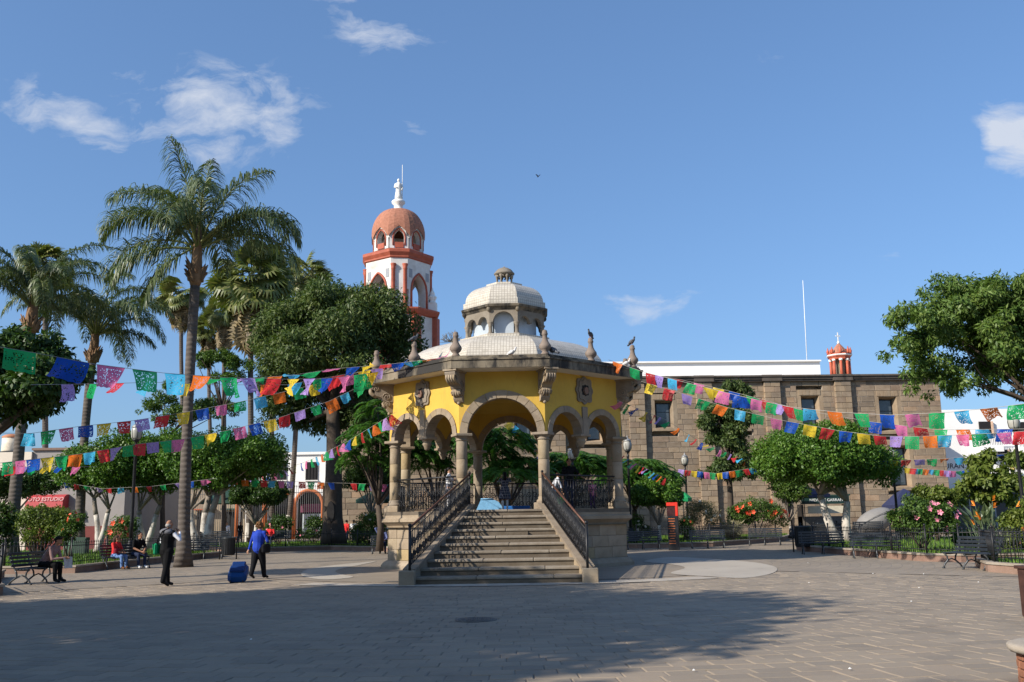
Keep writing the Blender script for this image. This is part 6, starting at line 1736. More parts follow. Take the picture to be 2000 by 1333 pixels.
# right foreground: brick planter and a wooden box edge
p = gnd(2098, 1345); t = thing('brick_planter', 'low red brick planter with a pale stone cap at the lower right corner', 'planter', (p.x + .12, p.y + .05, 0))
pl_ = MB().lathe([(.50, -.02), (.50, .30)], 28).obj('wall', M_mortar, t)
for r_ in range(4):
    for k in range(20):
        w = 2 * pi * (k + .5 * (r_ % 2)) / 20; MB().cbox((.505 * cos(w), .505 * sin(w), .04 + r_ * .075), (.04, .148, .064), .006, w).obj('brick', stone('planter_brick', [(.28, .12, .07), (.33, .15, .09), (.24, .10, .06)], 6, .2) if 'planter_brick' not in MATS else MATS['planter_brick'], pl_)
MB().lathe([(.44, .30), (.58, .305), (.60, .33), (.60, .365), (.56, .38), (.40, .38)], 28).obj('cap', M_kerbtop, t); MB().lathe([(.42, .30), (.42, .36), (.01, .37)], 20).obj('soil', M_soil, t)
p = gnd(2020, 1206); t = thing('wooden_post', 'dark brown square wooden post cut off by the right picture edge', 'post', (p.x + .05, p.y, 0), .2)
MB().cbox((0, 0, .36), (.30, .30, .72), .015).obj('body', plain('dark_wood', (.055, .025, .018), .5, .3), t); MB().cbox((0, 0, .74), (.36, .36, .05), .01).obj('top', MATS['dark_wood'], t)
# clay pots / small litter specks on the paving
M_pap = plain('litter_paper', (.7, .69, .66), .7)
for (x, y) in ((1578, 1101), (1705, 1122), (1804, 1123), (1911, 1139), (1795, 1150), (1580, 1140), (1780, 1177), (1660, 1310), (490, 1252), (1355, 1313)):
    p = gnd(x, y); s = .016
    o = MB().add([(p.x - s, p.y - s, .016), (p.x + s, p.y - s * .6, .018), (p.x + s * .8, p.y + s, .026), (p.x - s * .7, p.y + s, .017), (p.x, p.y, .034)], [(0, 1, 4), (1, 2, 4), (2, 3, 4), (3, 0, 4)]).obj('paper_scrap', M_pap)
    tag(o, 'tiny scrap of white paper lying on the paving', 'litter', 'paper scraps on the paving')
# ------------------------------------------------------------------ people
SKIN = (.33, .17, .105); SKIN2 = (.42, .24, .16)
def cmat(name, c, rough=.8): return plain(name, c, rough, .12, 12, 0.0, 0, .12)
def capsule(mb, a, b, ra, rb, sq=1.0):
    a, b = Vector(a), Vector(b)
    mb.tube([a, a.lerp(b, .5), b], [ra, (ra + rb) / 2, rb], 10); mb.ball(a, ra, 10, 6); mb.ball(b, rb, 10, 6)
PLAID = None
def plaid():
    t = NT('navy_plaid'); z = t.n.new('ShaderNodeSeparateXYZ'); t.l.new(t.coord(), z.inputs[0])
    def ln(o, s, w): return t.math('LESS_THAN', t.math('FRACT', t.math('DIVIDE', o, s)), w)
    a = t.math('MAXIMUM', ln(t.math('ADD', z.outputs[0], z.outputs[1]), .085, .16), ln(z.outputs[2], .10, .14))
    t.color(t.mix(t.math('MULTIPLY', a, .7), (.03, .035, .065), (.35, .35, .38))); t.rough(.85); return t.m
M_plaid = plaid()
def person(label, loc, rz, J, cl, hair, H=1.7, group=None, skirt=None, build=1.0, extras=None):
    """J: joint positions (local, facing -y); cl: dict of materials; one continuous body surface, then hair and hands"""
    t = thing('person', label, 'person', loc, rz, group)
    k = H / 1.72
    prims = []          # (a, b, ra, rb, mat)
    def C(a, b, ra, rb, m): prims.append((Vector(J[a]), Vector(J[b]), ra * k, rb * k, m))
    mats = [cl['skin'], cl['top'], cl['legs'], cl['shoes'], cl.get('sleeve', cl['top']), cl.get('shin', cl['legs'])]
    b_ = build
    C('pelvis', 'waist', .135 * b_, .125 * b_, 1 if cl.get('untucked', 1) else 2); C('waist', 'chest', .125 * b_, .145 * b_, 1)
    for s in 'LR':
        C('chest', 'sh' + s, .12 * b_, .072, 1); C('waist', 'sh' + s, .10 * b_, .07, 1)
        C('pelvis', 'hip' + s, .12 * b_, .105 * b_, 2); C('hip' + s, 'kn' + s, .100 * b_, .070 * b_, 2); C('kn' + s, 'an' + s, .066 * b_, .048 * b_, 5)
        C('an' + s, 'toe' + s, .048, .042, 3)
        C('sh' + s, 'el' + s, .062, .046, 1 if cl.get('short') else 4); C('el' + s, 'wr' + s, .045, .032, 0 if cl.get('short') else 4)
        C('wr' + s, 'hd' + s, .030, .034, 0)
    C('chest', 'neck', .09, .058, 1); C('neck', 'head', .054, .06, 0)
    mb = MB()
    for a, b, ra, rb, m in prims: capsule(mb, a, b, ra, rb)
    hp = Vector(J['head']); hd_dir = Vector(J.get('look', (0, -1, 0))).normalized()
    hz = math.atan2(hd_dir.x, -hd_dir.y); HM = Matrix.Rotation(hz, 4, 'Z') @ Matrix.Rotation(-math.asin(max(-1, min(1, hd_dir.z))) * -1, 4, 'X')
    def hl(x, y, z): return hp + (HM @ Vector((x * k, y * k, z * k)))
    mb.ball(hp + HM.to_3x3() @ Vector((0, 0, .035 * k)), (.076 * k, .094 * k, .105 * k), 14, 10, M=HM)
    mb.ball(hl(0, -.03, -.055), (.052 * k, .06 * k, .05 * k), 10, 8)
    me0 = mb.mesh('body', cl['skin']); tmp = bpy.data.objects.new('tmp_body', me0); col.objects.link(tmp)
    md = tmp.modifiers.new('r', 'REMESH'); md.mode = 'VOXEL'; md.voxel_size = .017 * max(.75, k)
    sm = tmp.modifiers.new('s', 'SMOOTH'); sm.iterations = 4; sm.factor = .5
    dg = bpy.context.evaluated_depsgraph_get(); dg.update()
    me = bpy.data.meshes.new_from_object(tmp.evaluated_get(dg)); me.name = 'body'
    bpy.data.objects.remove(tmp); bpy.data.meshes.remove(me0)
    me.materials.clear()
    for m in mats: me.materials.append(m)
    n = len(me.polygons); cen = np.empty(n * 3, np.float32); me.polygons.foreach_get('center', cen); cen = cen.reshape(-1, 3)
    best = np.full(n, 1e9); mi = np.zeros(n, np.int32)
    for a, b, ra, rb, m in prims + [(hp, hp + Vector((0, 0, .07 * k)), .09 * k, .09 * k, 0)]:
        a_, d = np.array(a), np.array(b - a); L2 = max(1e-9, d @ d)
        s = np.clip((cen - a_) @ d / L2, 0, 1); dist = np.linalg.norm(cen - a_ - s[:, None] * d, axis=1) - (ra + (rb - ra) * s)
        w = dist < best; best[w] = dist[w]; mi[w] = m
    me.polygons.foreach_set('material_index', mi); me.polygons.foreach_set('use_smooth', np.ones(n, bool)); me.update()
    body = link('body', me, t)
    # face, ears, fingers
    f = MB(); f.ball(hl(0, -.098, .012), (.016 * k, .022 * k, .026 * k), 8, 6)
    for s in (-1, 1): f.ball(hl(s * .077, .005, .02), (.012 * k, .02 * k, .032 * k), 8, 6)
    for s in 'LR':
        w, h = Vector(J['wr' + s]), Vector(J['hd' + s]); d = (h - w).normalized()
        side = d.cross(Vector((0, 0, 1))); side = side.normalized() if side.length > .1 else Vector((0, 1, 0))
        up = side.cross(d)
        for j, ln in enumerate((.075, .085, .08, .062)):
            o = h + side * ((j - 1.5) * .018 * k); f.tube([o, o + d * ln * .5 * k, o + (d * ln * .85 - up * .03) * k], [.0095 * k, .009 * k, .007 * k], 5)
        o = w.lerp(h, .5) + side * .03 * k; f.tube([o, o + (d * .035 + side * .03) * k, o + (d * .07 + side * .03) * k], [.011 * k, .010 * k, .008 * k], 5)
    f.obj('face_and_hands', cl['skin'], body)
    e = MB()
    for s in (-1, 1): e.ball(hl(s * .030, -.090, .035), (.011 * k, .008 * k, .008 * k), 8, 5)
    e.obj('eyes', M_dark, body)
    m_ = MB().ball(hl(0, -.088, -.042), (.024 * k, .012 * k, .007 * k), 8, 5); m_.obj('mouth', plain('lips', (.28, .09, .07), .5), body)
    # hair
    kind, hm = hair
    h = MB()
    if kind != 'bald':
        q = 1.25 if kind == 'curly' else 1.0
        h.ball(hl(0, .022, .060), (.088 * k * q, .096 * k * q, .092 * k * q), 14, 9, M=HM)
        if kind == 'curly':
            r_ = random.Random(3)
            for j in range(46):
                a, b = r_.uniform(0, 2 * pi), r_.uniform(-.7, 1.4); h.ball(hl(.105 * cos(a) * cos(b), .035 + .11 * sin(a) * cos(b), .05 + .105 * sin(b)), .034 * k, 6, 4)
        if kind == 'long':
            h.tube([hl(0, .06, .09), hl(0, .105, .0), hl(0, .11, -.14), hl(0, .10, -.28)], [.07 * k, .085 * k, .08 * k, .04 * k], 9)
        if kind == 'pony':
            h.tube([hl(0, .09, .09), hl(0, .15, .06), hl(0, .165, -.06), hl(0, .15, -.2)], [.03 * k, .038 * k, .034 * k, .012 * k], 8)
        if kind == 'cap':
            h.lathe([(.10 * k, 0), (.10 * k, .03 * k), (.085 * k, .075 * k), (.04 * k, .10 * k), (.005, .105 * k)], 16, tuple(hl(0, .0, .055)))
            h.slab([(-.075 * k, 0), (.075 * k, 0), (.06 * k, .09 * k), (-.06 * k, .09 * k)], hl(0, -.085, .06), HM.to_3x3() @ Vector((1, 0, 0)), HM.to_3x3() @ Vector((0, -1, -.15)), HM.to_3x3() @ Vector((0, 0, 1)), -.008, .008)
    else:
        h.ball(hl(0, .04, .0), (.083 * k, .072 * k, .06 * k), 12, 8, M=HM)
    h.obj('cap' if kind == 'cap' else 'hair', hm, body)
    if skirt:
        m, r0, r1, zt, zb = skirt; p0 = Vector(J['pelvis'])
        s = MB(); n_ = 28; rg = []
        for (r, z) in ((r0, zt), ((r0 + r1) / 2, (zt + zb) / 2), (r1, zb), (r1 - .015, zb)):
            rg.append([(p0.x + r * (1 + .05 * (j % 2)) * cos(2 * pi * j / n_), p0.y + r * .85 * (1 + .05 * (j % 2)) * sin(2 * pi * j / n_), z) for j in range(n_)])
        s.rings(rg, close=False); s.obj('skirt', m, body)
    return t
def stand(H=1.72, stride=0.0, lean=0.0, **kw):
    k = H / 1.72
    J = dict(pelvis=(0, 0, .94), waist=(0, -lean * .3, 1.10), chest=(0, -lean * .7, 1.30), neck=(0, -lean, 1.47), head=(0, -lean - .02, 1.585))
    for s, q in (('L', 1), ('R', -1)):          # facing -y, the person's left is +x
        st = stride * q
        J['hip' + s] = (.085 * q, 0, .90); J['kn' + s] = (.095 * q, -st * .5 - .02, .50); J['an' + s] = (.10 * q, -st, .085 + (.06 if st < 0 else 0)); J['toe' + s] = (.115 * q, -st - .16, .045)
        J['sh' + s] = (.18 * q, -lean * .8, 1.40); J['el' + s] = (.225 * q, .03 - lean * .4, 1.13); J['wr' + s] = (.235 * q, -.06 - lean * .4, .90); J['hd' + s] = (.23 * q, -.09 - lean * .4, .82)
    J.update(kw)
    return {n: (tuple(c * k for c in v) if n != 'look' else v) for n, v in J.items()}
def sit(H=1.72, lean=.1, **kw):
    k = H / 1.72; z = .52
    J = dict(pelvis=(0, .05, z), waist=(0, .05 - lean * .3, z + .17), chest=(0, .05 - lean * .7, z + .36), neck=(0, .04 - lean, z + .53), head=(0, .02 - lean * 1.15, z + .645))
    for s, q in (('L', 1), ('R', -1)):
        J['hip' + s] = (.09 * q, .02, z - .01); J['kn' + s] = (.12 * q, -.40, z - .02); J['an' + s] = (.12 * q, -.42, .09); J['toe' + s] = (.14 * q, -.57, .05)
        J['sh' + s] = (.18 * q, .05 - lean * .85, z + .46); J['el' + s] = (.24 * q, -.08 - lean * .6, z + .22); J['wr' + s] = (.10 * q, -.30 - lean * .4, z + .14); J['hd' + s] = (.06 * q, -.36 - lean * .4, z + .13)
    J.update(kw)
    return {n: (tuple(c * k for c in v) if n != 'look' else v) for n, v in J.items()}
sk, sk2 = cmat('brown_skin', SKIN, .6), cmat('light_skin', SKIN2, .6)
blk, blk2 = cmat('black_cloth', (.006, .006, .007)), cmat('charcoal_cloth', (.009, .009, .011)); wht = cmat('white_cloth', (.62, .63, .68)); blue = cmat('royal_blue_knit', (.022, .055, .36))
jean, djean = cmat('blue_jeans', (.13, .22, .42)), cmat('dark_jeans', (.02, .028, .06)); redc = cmat('red_cloth', (.62, .035, .035)); shoe, wshoe = cmat('black_shoes', (.012, .012, .013), .4), cmat('white_shoes', (.62, .62, .62)); mauve = cmat('mauve_shirt', (.24, .15, .14))
hblk, haub, hgrey, hbrn = cmat('black_hair', (.012, .01, .009), .5), cmat('auburn_hair', (.17, .085, .035), .7), cmat('grey_hair', (.30, .28, .26), .7), cmat('brown_hair', (.05, .028, .018), .6)
# man with the green bag (back to us)
p = gnd(322, 1146)
t = person('man seen from behind in black vest and white sleeves, hand raised to his face', (p.x, p.y, 0), pi - .55,
       stand(1.70, .16, .03, elR=(-.36, -.12, 1.20), wrR=(-.20, -.24, 1.40), hdR=(-.12, -.22, 1.47), elL=(.25, -.02, 1.14), wrL=(.22, -.18, 1.02), hdL=(.2, -.24, .98)),
       dict(skin=sk, top=blk, legs=blk, shoes=shoe, sleeve=wht), ('bald', hgrey), 1.70, build=1.34)
body = [c for c in t.children if c.name.startswith('body')][0]
MB().ball((0, .03, 1.40), (.215, .155, .10), 14, 8).obj('grey_yoke', cmat('grey_yoke_cloth', (.13, .13, .145)), body)
MB().tube([(.22, .10, 1.0), (.12, .21, 1.2), (-.05, .20, 1.42), (-.14, .06, 1.50)], .016, 6).obj('strap', blk, body)
bg = thing('shoulder_bag', 'bright green shoulder bag hanging at the hip of the man in the vest', 'bag', (p.x, p.y, 0), pi - .55)
mb = MB().cbox((.235, .09, .96), (.11, .32, .30), .04, .3); mb.obj('body', cmat('green_bag', (.01, .22, .09), .5), bg); MB().cbox((.293, .11, 1.02), (.02, .30, .16), .01, .3).obj('flap', cmat('green_bag2', (.012, .26, .11), .5), bg); MB().tube([(.235, -.05, 1.09), (.215, .05, 1.19), (.235, .22, 1.09)], .012, 5).obj('handle', blk, bg)
# woman with suitcase
p = gnd(503, 1131)
person('woman seen from behind in blue cardigan and black trousers, pulling a suitcase', (p.x, p.y, 0), pi - .35,
       stand(1.60, -.20, .02, elL=(.27, .02, 1.13), wrL=(.30, .08, .90), hdL=(.31, .11, .82), elR=(-.30, -.03, 1.15), wrR=(-.22, -.20, 1.10), hdR=(-.16, -.26, 1.12)),
       dict(skin=sk2, top=blue, legs=blk2, shoes=shoe, sleeve=blue), ('curly', haub), 1.60, build=1.42)
hb = thing('handbag', 'black handbag on the right arm of the woman in blue', 'bag', (p.x, p.y, 0), pi - .35); MB().cbox((-.27, .02, .86), (.13, .34, .26), .04).obj('body', blk2, hb); MB().tube([(-.27, -.12, .98), (-.25, -.02, 1.35), (-.27, .16, .98)], .012, 5).obj('strap', blk, hb)
q = gnd(462, 1139); hx = Vector((p.x - .36, p.y - .12, .74))
su = thing('suitcase', 'blue wheeled duffel suitcase tilted behind the woman in blue', 'suitcase', (q.x, q.y, .05))
ax = (hx - Vector((q.x, q.y, .05))); ax.z = max(ax.z, .3); ax.normalize(); sx_ = ax.cross(Vector((0, 0, 1))).normalized(); nz = sx_.cross(ax)
SM = Matrix(((sx_.x, ax.x, nz.x, 0), (sx_.y, ax.y, nz.y, 0), (sx_.z, ax.z, nz.z, 0), (0, 0, 0, 1)))
M_su = cmat('blue_nylon', (.008, .052, .19), .45); M_su2 = cmat('dark_blue_nylon', (.008, .03, .12), .5)
mb = MB().cbox((0, .36, .05), (.50, .74, .34), .10); mb.v = [tuple(SM @ Vector(v)) for v in mb.v]; sb_ = mb.obj('shell', M_su, su)
for (c, s_) in (((0, .22, .25), (.40, .30, .09)), ((0, .53, .24), (.36, .24, .08))):
    mb = MB().cbox(c, s_, .025); mb.v = [tuple(SM @ Vector(v)) for v in mb.v]; mb.obj('pocket', M_su2, su)
mb = MB()
for x in (-.1, .1): mb.tube([(x, .6, -.04), (x, .98, -.04)], .014, 5)
mb.tube([(-.1, .98, -.04), (.1, .98, -.04)], .014, 5); mb.v = [tuple(SM @ Vector(v)) for v in mb.v]; mb.obj('handle', M_iron, su)
for x in (-.16, .16):
    w_ = MB().lathe([(.045, -.015), (.05, 0), (.045, .015)], 12); w_.v = [tuple(SM @ Vector((x + z_, -.0 + x_, -.02 + y_))) for x_, y_, z_ in w_.v]; w_.obj('wheel', M_iron, su)
# seated people share bench positions
def on_bench(b, dx): return b.location + Matrix.Rotation(b.rotation_euler.z, 4, 'Z') @ Vector((dx, -.06, 0))
b = BENCH[8]
person('man in mauve shirt and dark cap leaning forward on the left bench', on_bench(b, .2), b.rotation_euler.z, sit(1.72, .36, look=(0, -1, -.45), elL=(.22, -.36, .66), wrL=(.08, -.60, .70), hdL=(.05, -.67, .70), elR=(-.22, -.36, .66), wrR=(-.08, -.60, .70), hdR=(-.05, -.67, .70)),
       dict(skin=sk, top=mauve, legs=blk, shoes=shoe), ('cap', blk), 1.72, build=1.12)
P_ = on_bench(b, .2); t = thing('newspaper', 'folded pale newspaper held by the man in the cap', 'newspaper', P_, b.rotation_euler.z)
mb = MB()
for s in (-1, 1): mb.add([(0, -.66, .72), (s * .22, -.70, .72), (s * .20, -.74, .40), (0, -.70, .40)], [(0, 1, 2, 3)])
mb.obj('sheet', plain('newsprint', (.42, .44, .46), .9, .35, 30), t)
b = BENCH[7]
person('woman in red top and blue jeans sitting on the couple bench', on_bench(b, -.42), b.rotation_euler.z + .5, sit(1.60, .06, look=(.3, -1, 0)), dict(skin=sk, top=redc, legs=jean, shoes=cmat('brown_shoes', (.16, .07, .03)), short=1), ('long', hbrn), 1.60, build=1.05)
person('young man in black shirt and white shoes sitting on the couple bench', on_bench(b, .34), b.rotation_euler.z + .12, sit(1.74, .22, look=(.1, -1, -.05), wrL=(.04, -.46, .60), hdL=(.0, -.53, .58), wrR=(-.04, -.46, .60), hdR=(-.0, -.53, .6)), dict(skin=sk, top=blk, legs=djean, shoes=wshoe, short=1), ('short', hblk), 1.74)
P_ = on_bench(b, -.38); t = thing('handbag', 'small dark red handbag on the lap of the woman in red', 'bag', P_ + Vector((.1, -.22, 0)), b.rotation_euler.z + .5); MB().cbox((0, 0, .66), (.28, .14, .18), .03).obj('body', cmat('wine_leather', (.16, .015, .025), .4), t); MB().tube([(-.08, 0, .74), (0, 0, .84), (.08, 0, .74)], .01, 5).obj('handle', blk, t)
b = BENCH[9]
person('man in blue grey shirt resting with an arm behind his head beside the plinth', on_bench(b, -.3), b.rotation_euler.z + .1, sit(1.72, -.08, elR=(-.34, .06, 1.22), wrR=(-.16, .16, 1.24), hdR=(-.06, .16, 1.22)), dict(skin=sk, top=cmat('blue_grey_shirt', (.12, .15, .30)), legs=djean, shoes=shoe), ('short', hblk), 1.72, build=1.08)
person('person in coral top sitting beside the resting man, half behind the plinth', on_bench(b, .25), b.rotation_euler.z, sit(1.6, .05), dict(skin=sk, top=cmat('coral_top', (.45, .14, .12)), legs=djean, shoes=shoe, short=1), ('long', hblk), 1.6)
b = bpy.data.objects[[o.name for o in bpy.data.objects if o.get('label', '').startswith('bench far back')][0]]
person('distant person in bright red sitting behind the woman in blue', on_bench(b, -.3), pi * .0, sit(1.65, .1), dict(skin=sk, top=redc, legs=djean, shoes=shoe), ('short', hblk), 1.65, build=1.1)
# on the bandstand
def kp(x, y, z=Z_FL): 
    c, s = cos(KPSI), sin(KPSI); return Vector((KX + x * c - y * s, KY + x * s + y * c, z))
def kiosk_at(px, ly):           # on the bandstand floor at local depth ly on a bearing
    d = px_dir(px, 960); return Vector((d.x / d.y * (KY + ly), KY + ly, Z_FL))
girl = dict(skin=sk2, top=cmat('white_blouse', (.66, .66, .68)), legs=sk2, shoes=shoe, shin=cmat('white_socks', (.68, .68, .70)), short=1)
person('schoolgirl in white blouse with ponytail, in profile behind the left stair rail', kiosk_at(877, -3.0), pi * .5, stand(1.40, .04, 0, elR=(-.22, -.18, 1.22), wrR=(-.18, -.40, 1.24), hdR=(-.17, -.48, 1.25)), girl, ('pony', hblk), 1.40, skirt=(M_plaid, .115, .20, .86, .43))
girl2 = dict(girl); girl2['top'] = M_plaid
person('schoolgirl in plaid pinafore seen from behind, hands up at her face', kiosk_at(986, 1.6), pi + .12, stand(1.44, 0.0, 0, elR=(-.28, -.12, 1.30), wrR=(-.14, -.26, 1.48), hdR=(-.08, -.25, 1.55), elL=(.28, -.12, 1.30), wrL=(.14, -.26, 1.48), hdL=(.08, -.25, 1.55)), girl2, ('long', hblk), 1.44, skirt=(M_plaid, .13, .235, .92, .44))
person('man in black polo shirt standing at the right balustrade', kiosk_at(1112, -1.0), .15, stand(1.74, 0, .05, elL=(.34, -.08, 1.18), wrL=(.42, -.30, 1.08), hdL=(.44, -.38, 1.06)), dict(skin=sk, top=blk2, legs=djean, shoes=shoe, short=1), ('short', hblk), 1.74, build=1.1)
person('child in white shirt and pale trousers bending by the right stair rail', kiosk_at(1080, -2.3), pi * .6, stand(1.22, 0, .26, look=(0, -1, -.5), elL=(.2, -.35, 1.0), wrL=(.16, -.42, .78), hdL=(.15, -.44, .7), elR=(-.2, -.35, 1.0), wrR=(-.16, -.42, .78), hdR=(-.15, -.44, .7)), dict(skin=sk2, top=wht, legs=cmat('pale_blue_trousers', (.40, .50, .62)), shoes=wshoe, short=1), ('short', hbrn), 1.22)
person('small child in pink striped top behind the right balustrade', kiosk_at(1157, -.9), .1, stand(.98), dict(skin=sk, top=cmat('pink_top', (.55, .20, .30)), legs=cmat('purple_leggings', (.06, .03, .10)), shoes=shoe, short=1), ('short', hblk), .98, build=1.15)
t = thing('balloon_ball', 'shiny green ball beside the bending child', 'ball', kiosk_at(1092, -2.5) + Vector((0, 0, 0))); MB().ball((0, 0, .19), .19, 16, 10).obj('ball_skin', cmat('shiny_green', (.01, .36, .06), .2), t); MB().ball((0, 0, .39), .02, 6, 4).obj('valve', blk, t)
t = thing('play_slide', 'pale blue plastic slide on the bandstand floor behind the column', 'slide', kiosk_at(968, 2.3)); M_sky = cmat('sky_blue_plastic', (.20, .44, .70), .4)  # plastic toy slide with a low chute
MB().slab([(-.75, .02), (.35, .02), (.12, .34), (-.10, .46), (-.55, .46)], (0, 0, 0), (1, 0, 0), (0, 0, 1), (0, 1, 0), -.3, .3).obj('side', M_sky, t); MB().cbox((.75, 0, .10), (1.1, .55, .18), .03).obj('chute', cmat('deep_blue_plastic', (.03, .14, .42), .4), t)
MB().tube([(-.56, -.31, .465), (-.10, -.31, .465)], .025, 6).obj('rim', M_sky, t)
# background figures
for (x, Y, rz, lab, top) in ((443, 70, .4, 'distant person in white shirt standing in the shade of the dark green parasol', wht), (1608, 67.6, 0, 'vendor in dark clothes behind the ice cream stall counter', blk2), (677, 66, 2.6, 'distant person in red behind the broad tree trunk', redc), (691, 65, 2.9, 'distant person in white top right of the broad tree trunk', wht), (470, 76, .8, 'distant person in dark coat under the dark green parasol', blk2)):
    g_ = gz(x, Y, .0); person(lab, g_, rz, stand(1.68, .1), dict(skin=sk, top=top, legs=djean, shoes=shoe), ('short', hblk), 1.68)
# ------------------------------------------------------------------ cut-paper bunting
def papel():
    t = NT('cut_tissue_paper')
    oi = t.n.new('ShaderNodeObjectInfo')
    uv = t.coord('UV'); sp = t.n.new('ShaderNodeSeparateXYZ'); t.l.new(uv, sp.inputs[0])
    mp = t.n.new('ShaderNodeMapping'); t.l.new(uv, mp.inputs[0]); mp.inputs['Scale'].default_value = (1.3, 1, 1)
    off = t.n.new('ShaderNodeVectorMath'); off.operation = 'ADD'; t.l.new(mp.outputs[0], off.inputs[0])
    cb = t.n.new('ShaderNodeCombineXYZ'); t.l.new(t.math('MULTIPLY', oi.outputs['Random'], 19.0), cb.inputs[0]); t.l.new(cb.outputs[0], off.inputs[1])
    v = t.n.new('ShaderNodeTexVoronoi'); v.inputs['Scale'].default_value = 11; v.inputs['Randomness'].default_value = .6; t.l.new(off.outputs[0], v.inputs['Vector'])
    size = t.ramp(t.noise(2.6, 2, vec=off.outputs[0]), [(.36, .20), (.62, .44)])
    hole = t.math('LESS_THAN', v.outputs[0], size)
    # plain margins
    inx = t.math('LESS_THAN', t.math('ABSOLUTE', t.math('SUBTRACT', sp.outputs[0], .5)), .45)
    iny = t.math('LESS_THAN', t.math('ABSOLUTE', t.math('SUBTRACT', sp.outputs[1], .47)), .40)
    hole = t.math('MULTIPLY', hole, t.math('MULTIPLY', inx, iny))
    c = t.mix(1.0, oi.outputs['Color'], oi.outputs['Color'], 'MIX')
    t.color(c); t.rough(.45); t.bsdf.inputs['Specular IOR Level'].default_value = .35
    tr = t.n.new('ShaderNodeBsdfTranslucent'); t.l.new(c, tr.inputs[0]); tp = t.n.new('ShaderNodeBsdfTransparent')
    m1 = t.n.new('ShaderNodeMixShader'); m1.inputs[0].default_value = .5; t.l.new(t.bsdf.outputs[0], m1.inputs[1]); t.l.new(tr.outputs[0], m1.inputs[2])
    m2 = t.n.new('ShaderNodeMixShader'); t.l.new(hole, m2.inputs[0]); t.l.new(m1.outputs[0], m2.inputs[1]); t.l.new(tp.outputs[0], m2.inputs[2]); t.l.new(m2.outputs[0], t.out.inputs[0])
    return t.m
M_papel = papel()
COL = dict(g=(.02, .42, .13), d=(.02, .24, .12), b=(.015, .10, .52), l=(.08, .50, .80), p=(.76, .19, .40), r=(.68, .04, .05), o=(.86, .20, .03), y=(.86, .62, .05), v=(.44, .30, .70))
def flag_mesh(seed):
    rng = np.random.default_rng(seed); nx, ny = 8, 6; vs = []; uv = []
    a1, p1, tw = rng.uniform(.03, .12), rng.uniform(0, 6), rng.normal() * .25; curl = rng.uniform(0, .35); sk_ = rng.normal() * .16; tap = rng.uniform(0, .26)
    for j in range(ny + 1):
        for i in range(nx + 1):
            u, w = i / nx, j / ny
            x = (u - .5) * (1 - tap * w) + sk_ * w; z = -w
            if j == ny: z -= .045 * abs(sin(u * pi * 4)) - .02
            y = a1 * sin(u * 7 + p1 + w * 2) * (.3 + w) + curl * w * w + tw * w * (u - .5) * 2
            vs.append((x, y, z)); uv.append((u, 1 - w))
    fs = [(j * (nx + 1) + i, (j + 1) * (nx + 1) + i, (j + 1) * (nx + 1) + i + 1, j * (nx + 1) + i + 1) for j in range(ny) for i in range(nx)]
    mb = MB().add(vs, fs, 0, True, [[uv[k] for k in f] for f in fs]); return mb.mesh('paper_flag', M_papel)
FLAGS = [flag_mesh(100 + k) for k in range(16)]
M_cord = plain('bunting_cord', (.35, .33, .30), .8)
def bunting(label, path, cols, w=.50, h=.37, swing=.25, seed=0, xs=None, n=None):
    """path: (photo x, photo y, distance) support points; flags hung at even spacing, or on the bearings xs"""
    rng = np.random.default_rng(seed + 500)
    P = [at(x, y, Y) for x, y, Y in path]
    cx = [q[0] for q in path]
    cord = MB().tube(P, .006, 5, cap=False).obj('paper_bunting', M_cord)
    tag(cord, label, 'bunting', 'strings of cut paper flags')
    seg = [(P[i + 1] - P[i]).length for i in range(len(P) - 1)]; tot = sum(seg)
    def pos(s):
        d = s * tot
        for i, L in enumerate(seg):
            if d <= L or i == len(seg) - 1: return P[i].lerp(P[i + 1], min(1, d / L)), (P[i + 1] - P[i]).normalized()
            d -= L
    pts = []
    if xs is not None:
        for x in xs:
            for i in range(len(P) - 1):
                if min(cx[i], cx[i + 1]) <= x <= max(cx[i], cx[i + 1]):
                    # depth-correct interpolation along the straight span
                    f = (x - cx[i]) / (cx[i + 1] - cx[i]); a, b = path[i][2], path[i + 1][2]; s = f * a / (b + f * (a - b))
                    pts.append((P[i].lerp(P[i + 1], s), (P[i + 1] - P[i]).normalized())); break
    else:
        for k in range(n): pts.append(pos((k + .5) / n))
    for k, (p, d) in enumerate(pts):
        o = link('paper_flag', FLAGS[int(rng.integers(len(FLAGS)))], cord)
        if d.x < 0: d = -d
        sw = swing + rng.normal() * .24
        zax = Vector((0, 0, 1)); right = d.normalized(); back = zax.cross(right).normalized(); upv = right.cross(back) * -1
        upv = back.cross(right) * -1 if False else (right.cross(back)).normalized()
        if upv.z < 0: upv = -upv
        hang = (upv * cos(sw) + back * (-sin(sw)))          # flag's local +z; blown towards the back/right
        nrm = right.cross(hang) * -1
        M = Matrix(((right.x, nrm.x, hang.x, p.x), (right.y, nrm.y, hang.y, p.y), (right.z, nrm.z, hang.z, p.z), (0, 0, 0, 1)))
        s_ = rng.uniform(.92, 1.08)
        o.matrix_local = M @ Matrix.Diagonal((w * s_, w, h * s_, 1))
        c = COL[cols[k % len(cols)]]; j = rng.uniform(.88, 1.1)
        o.color = (c[0] * j, c[1] * j, c[2] * j, 1)
    return cord
bunting('nearest string with the largest flags, from the left edge to the bandstand roof', [(-60, 668, 18.6), (70, 690, 19.6), (187, 712, 20.6), (320, 729, 22), (440, 738, 24), (560, 741, 26.5), (650, 739, 28.8), (738, 727, 31)], 'gbpdlogvryvbpgyr', .66, .46, .2, 1, xs=(40, 143, 217, 283, 342, 395, 447, 484, 536, 572, 604, 640, 672, 704, 728))
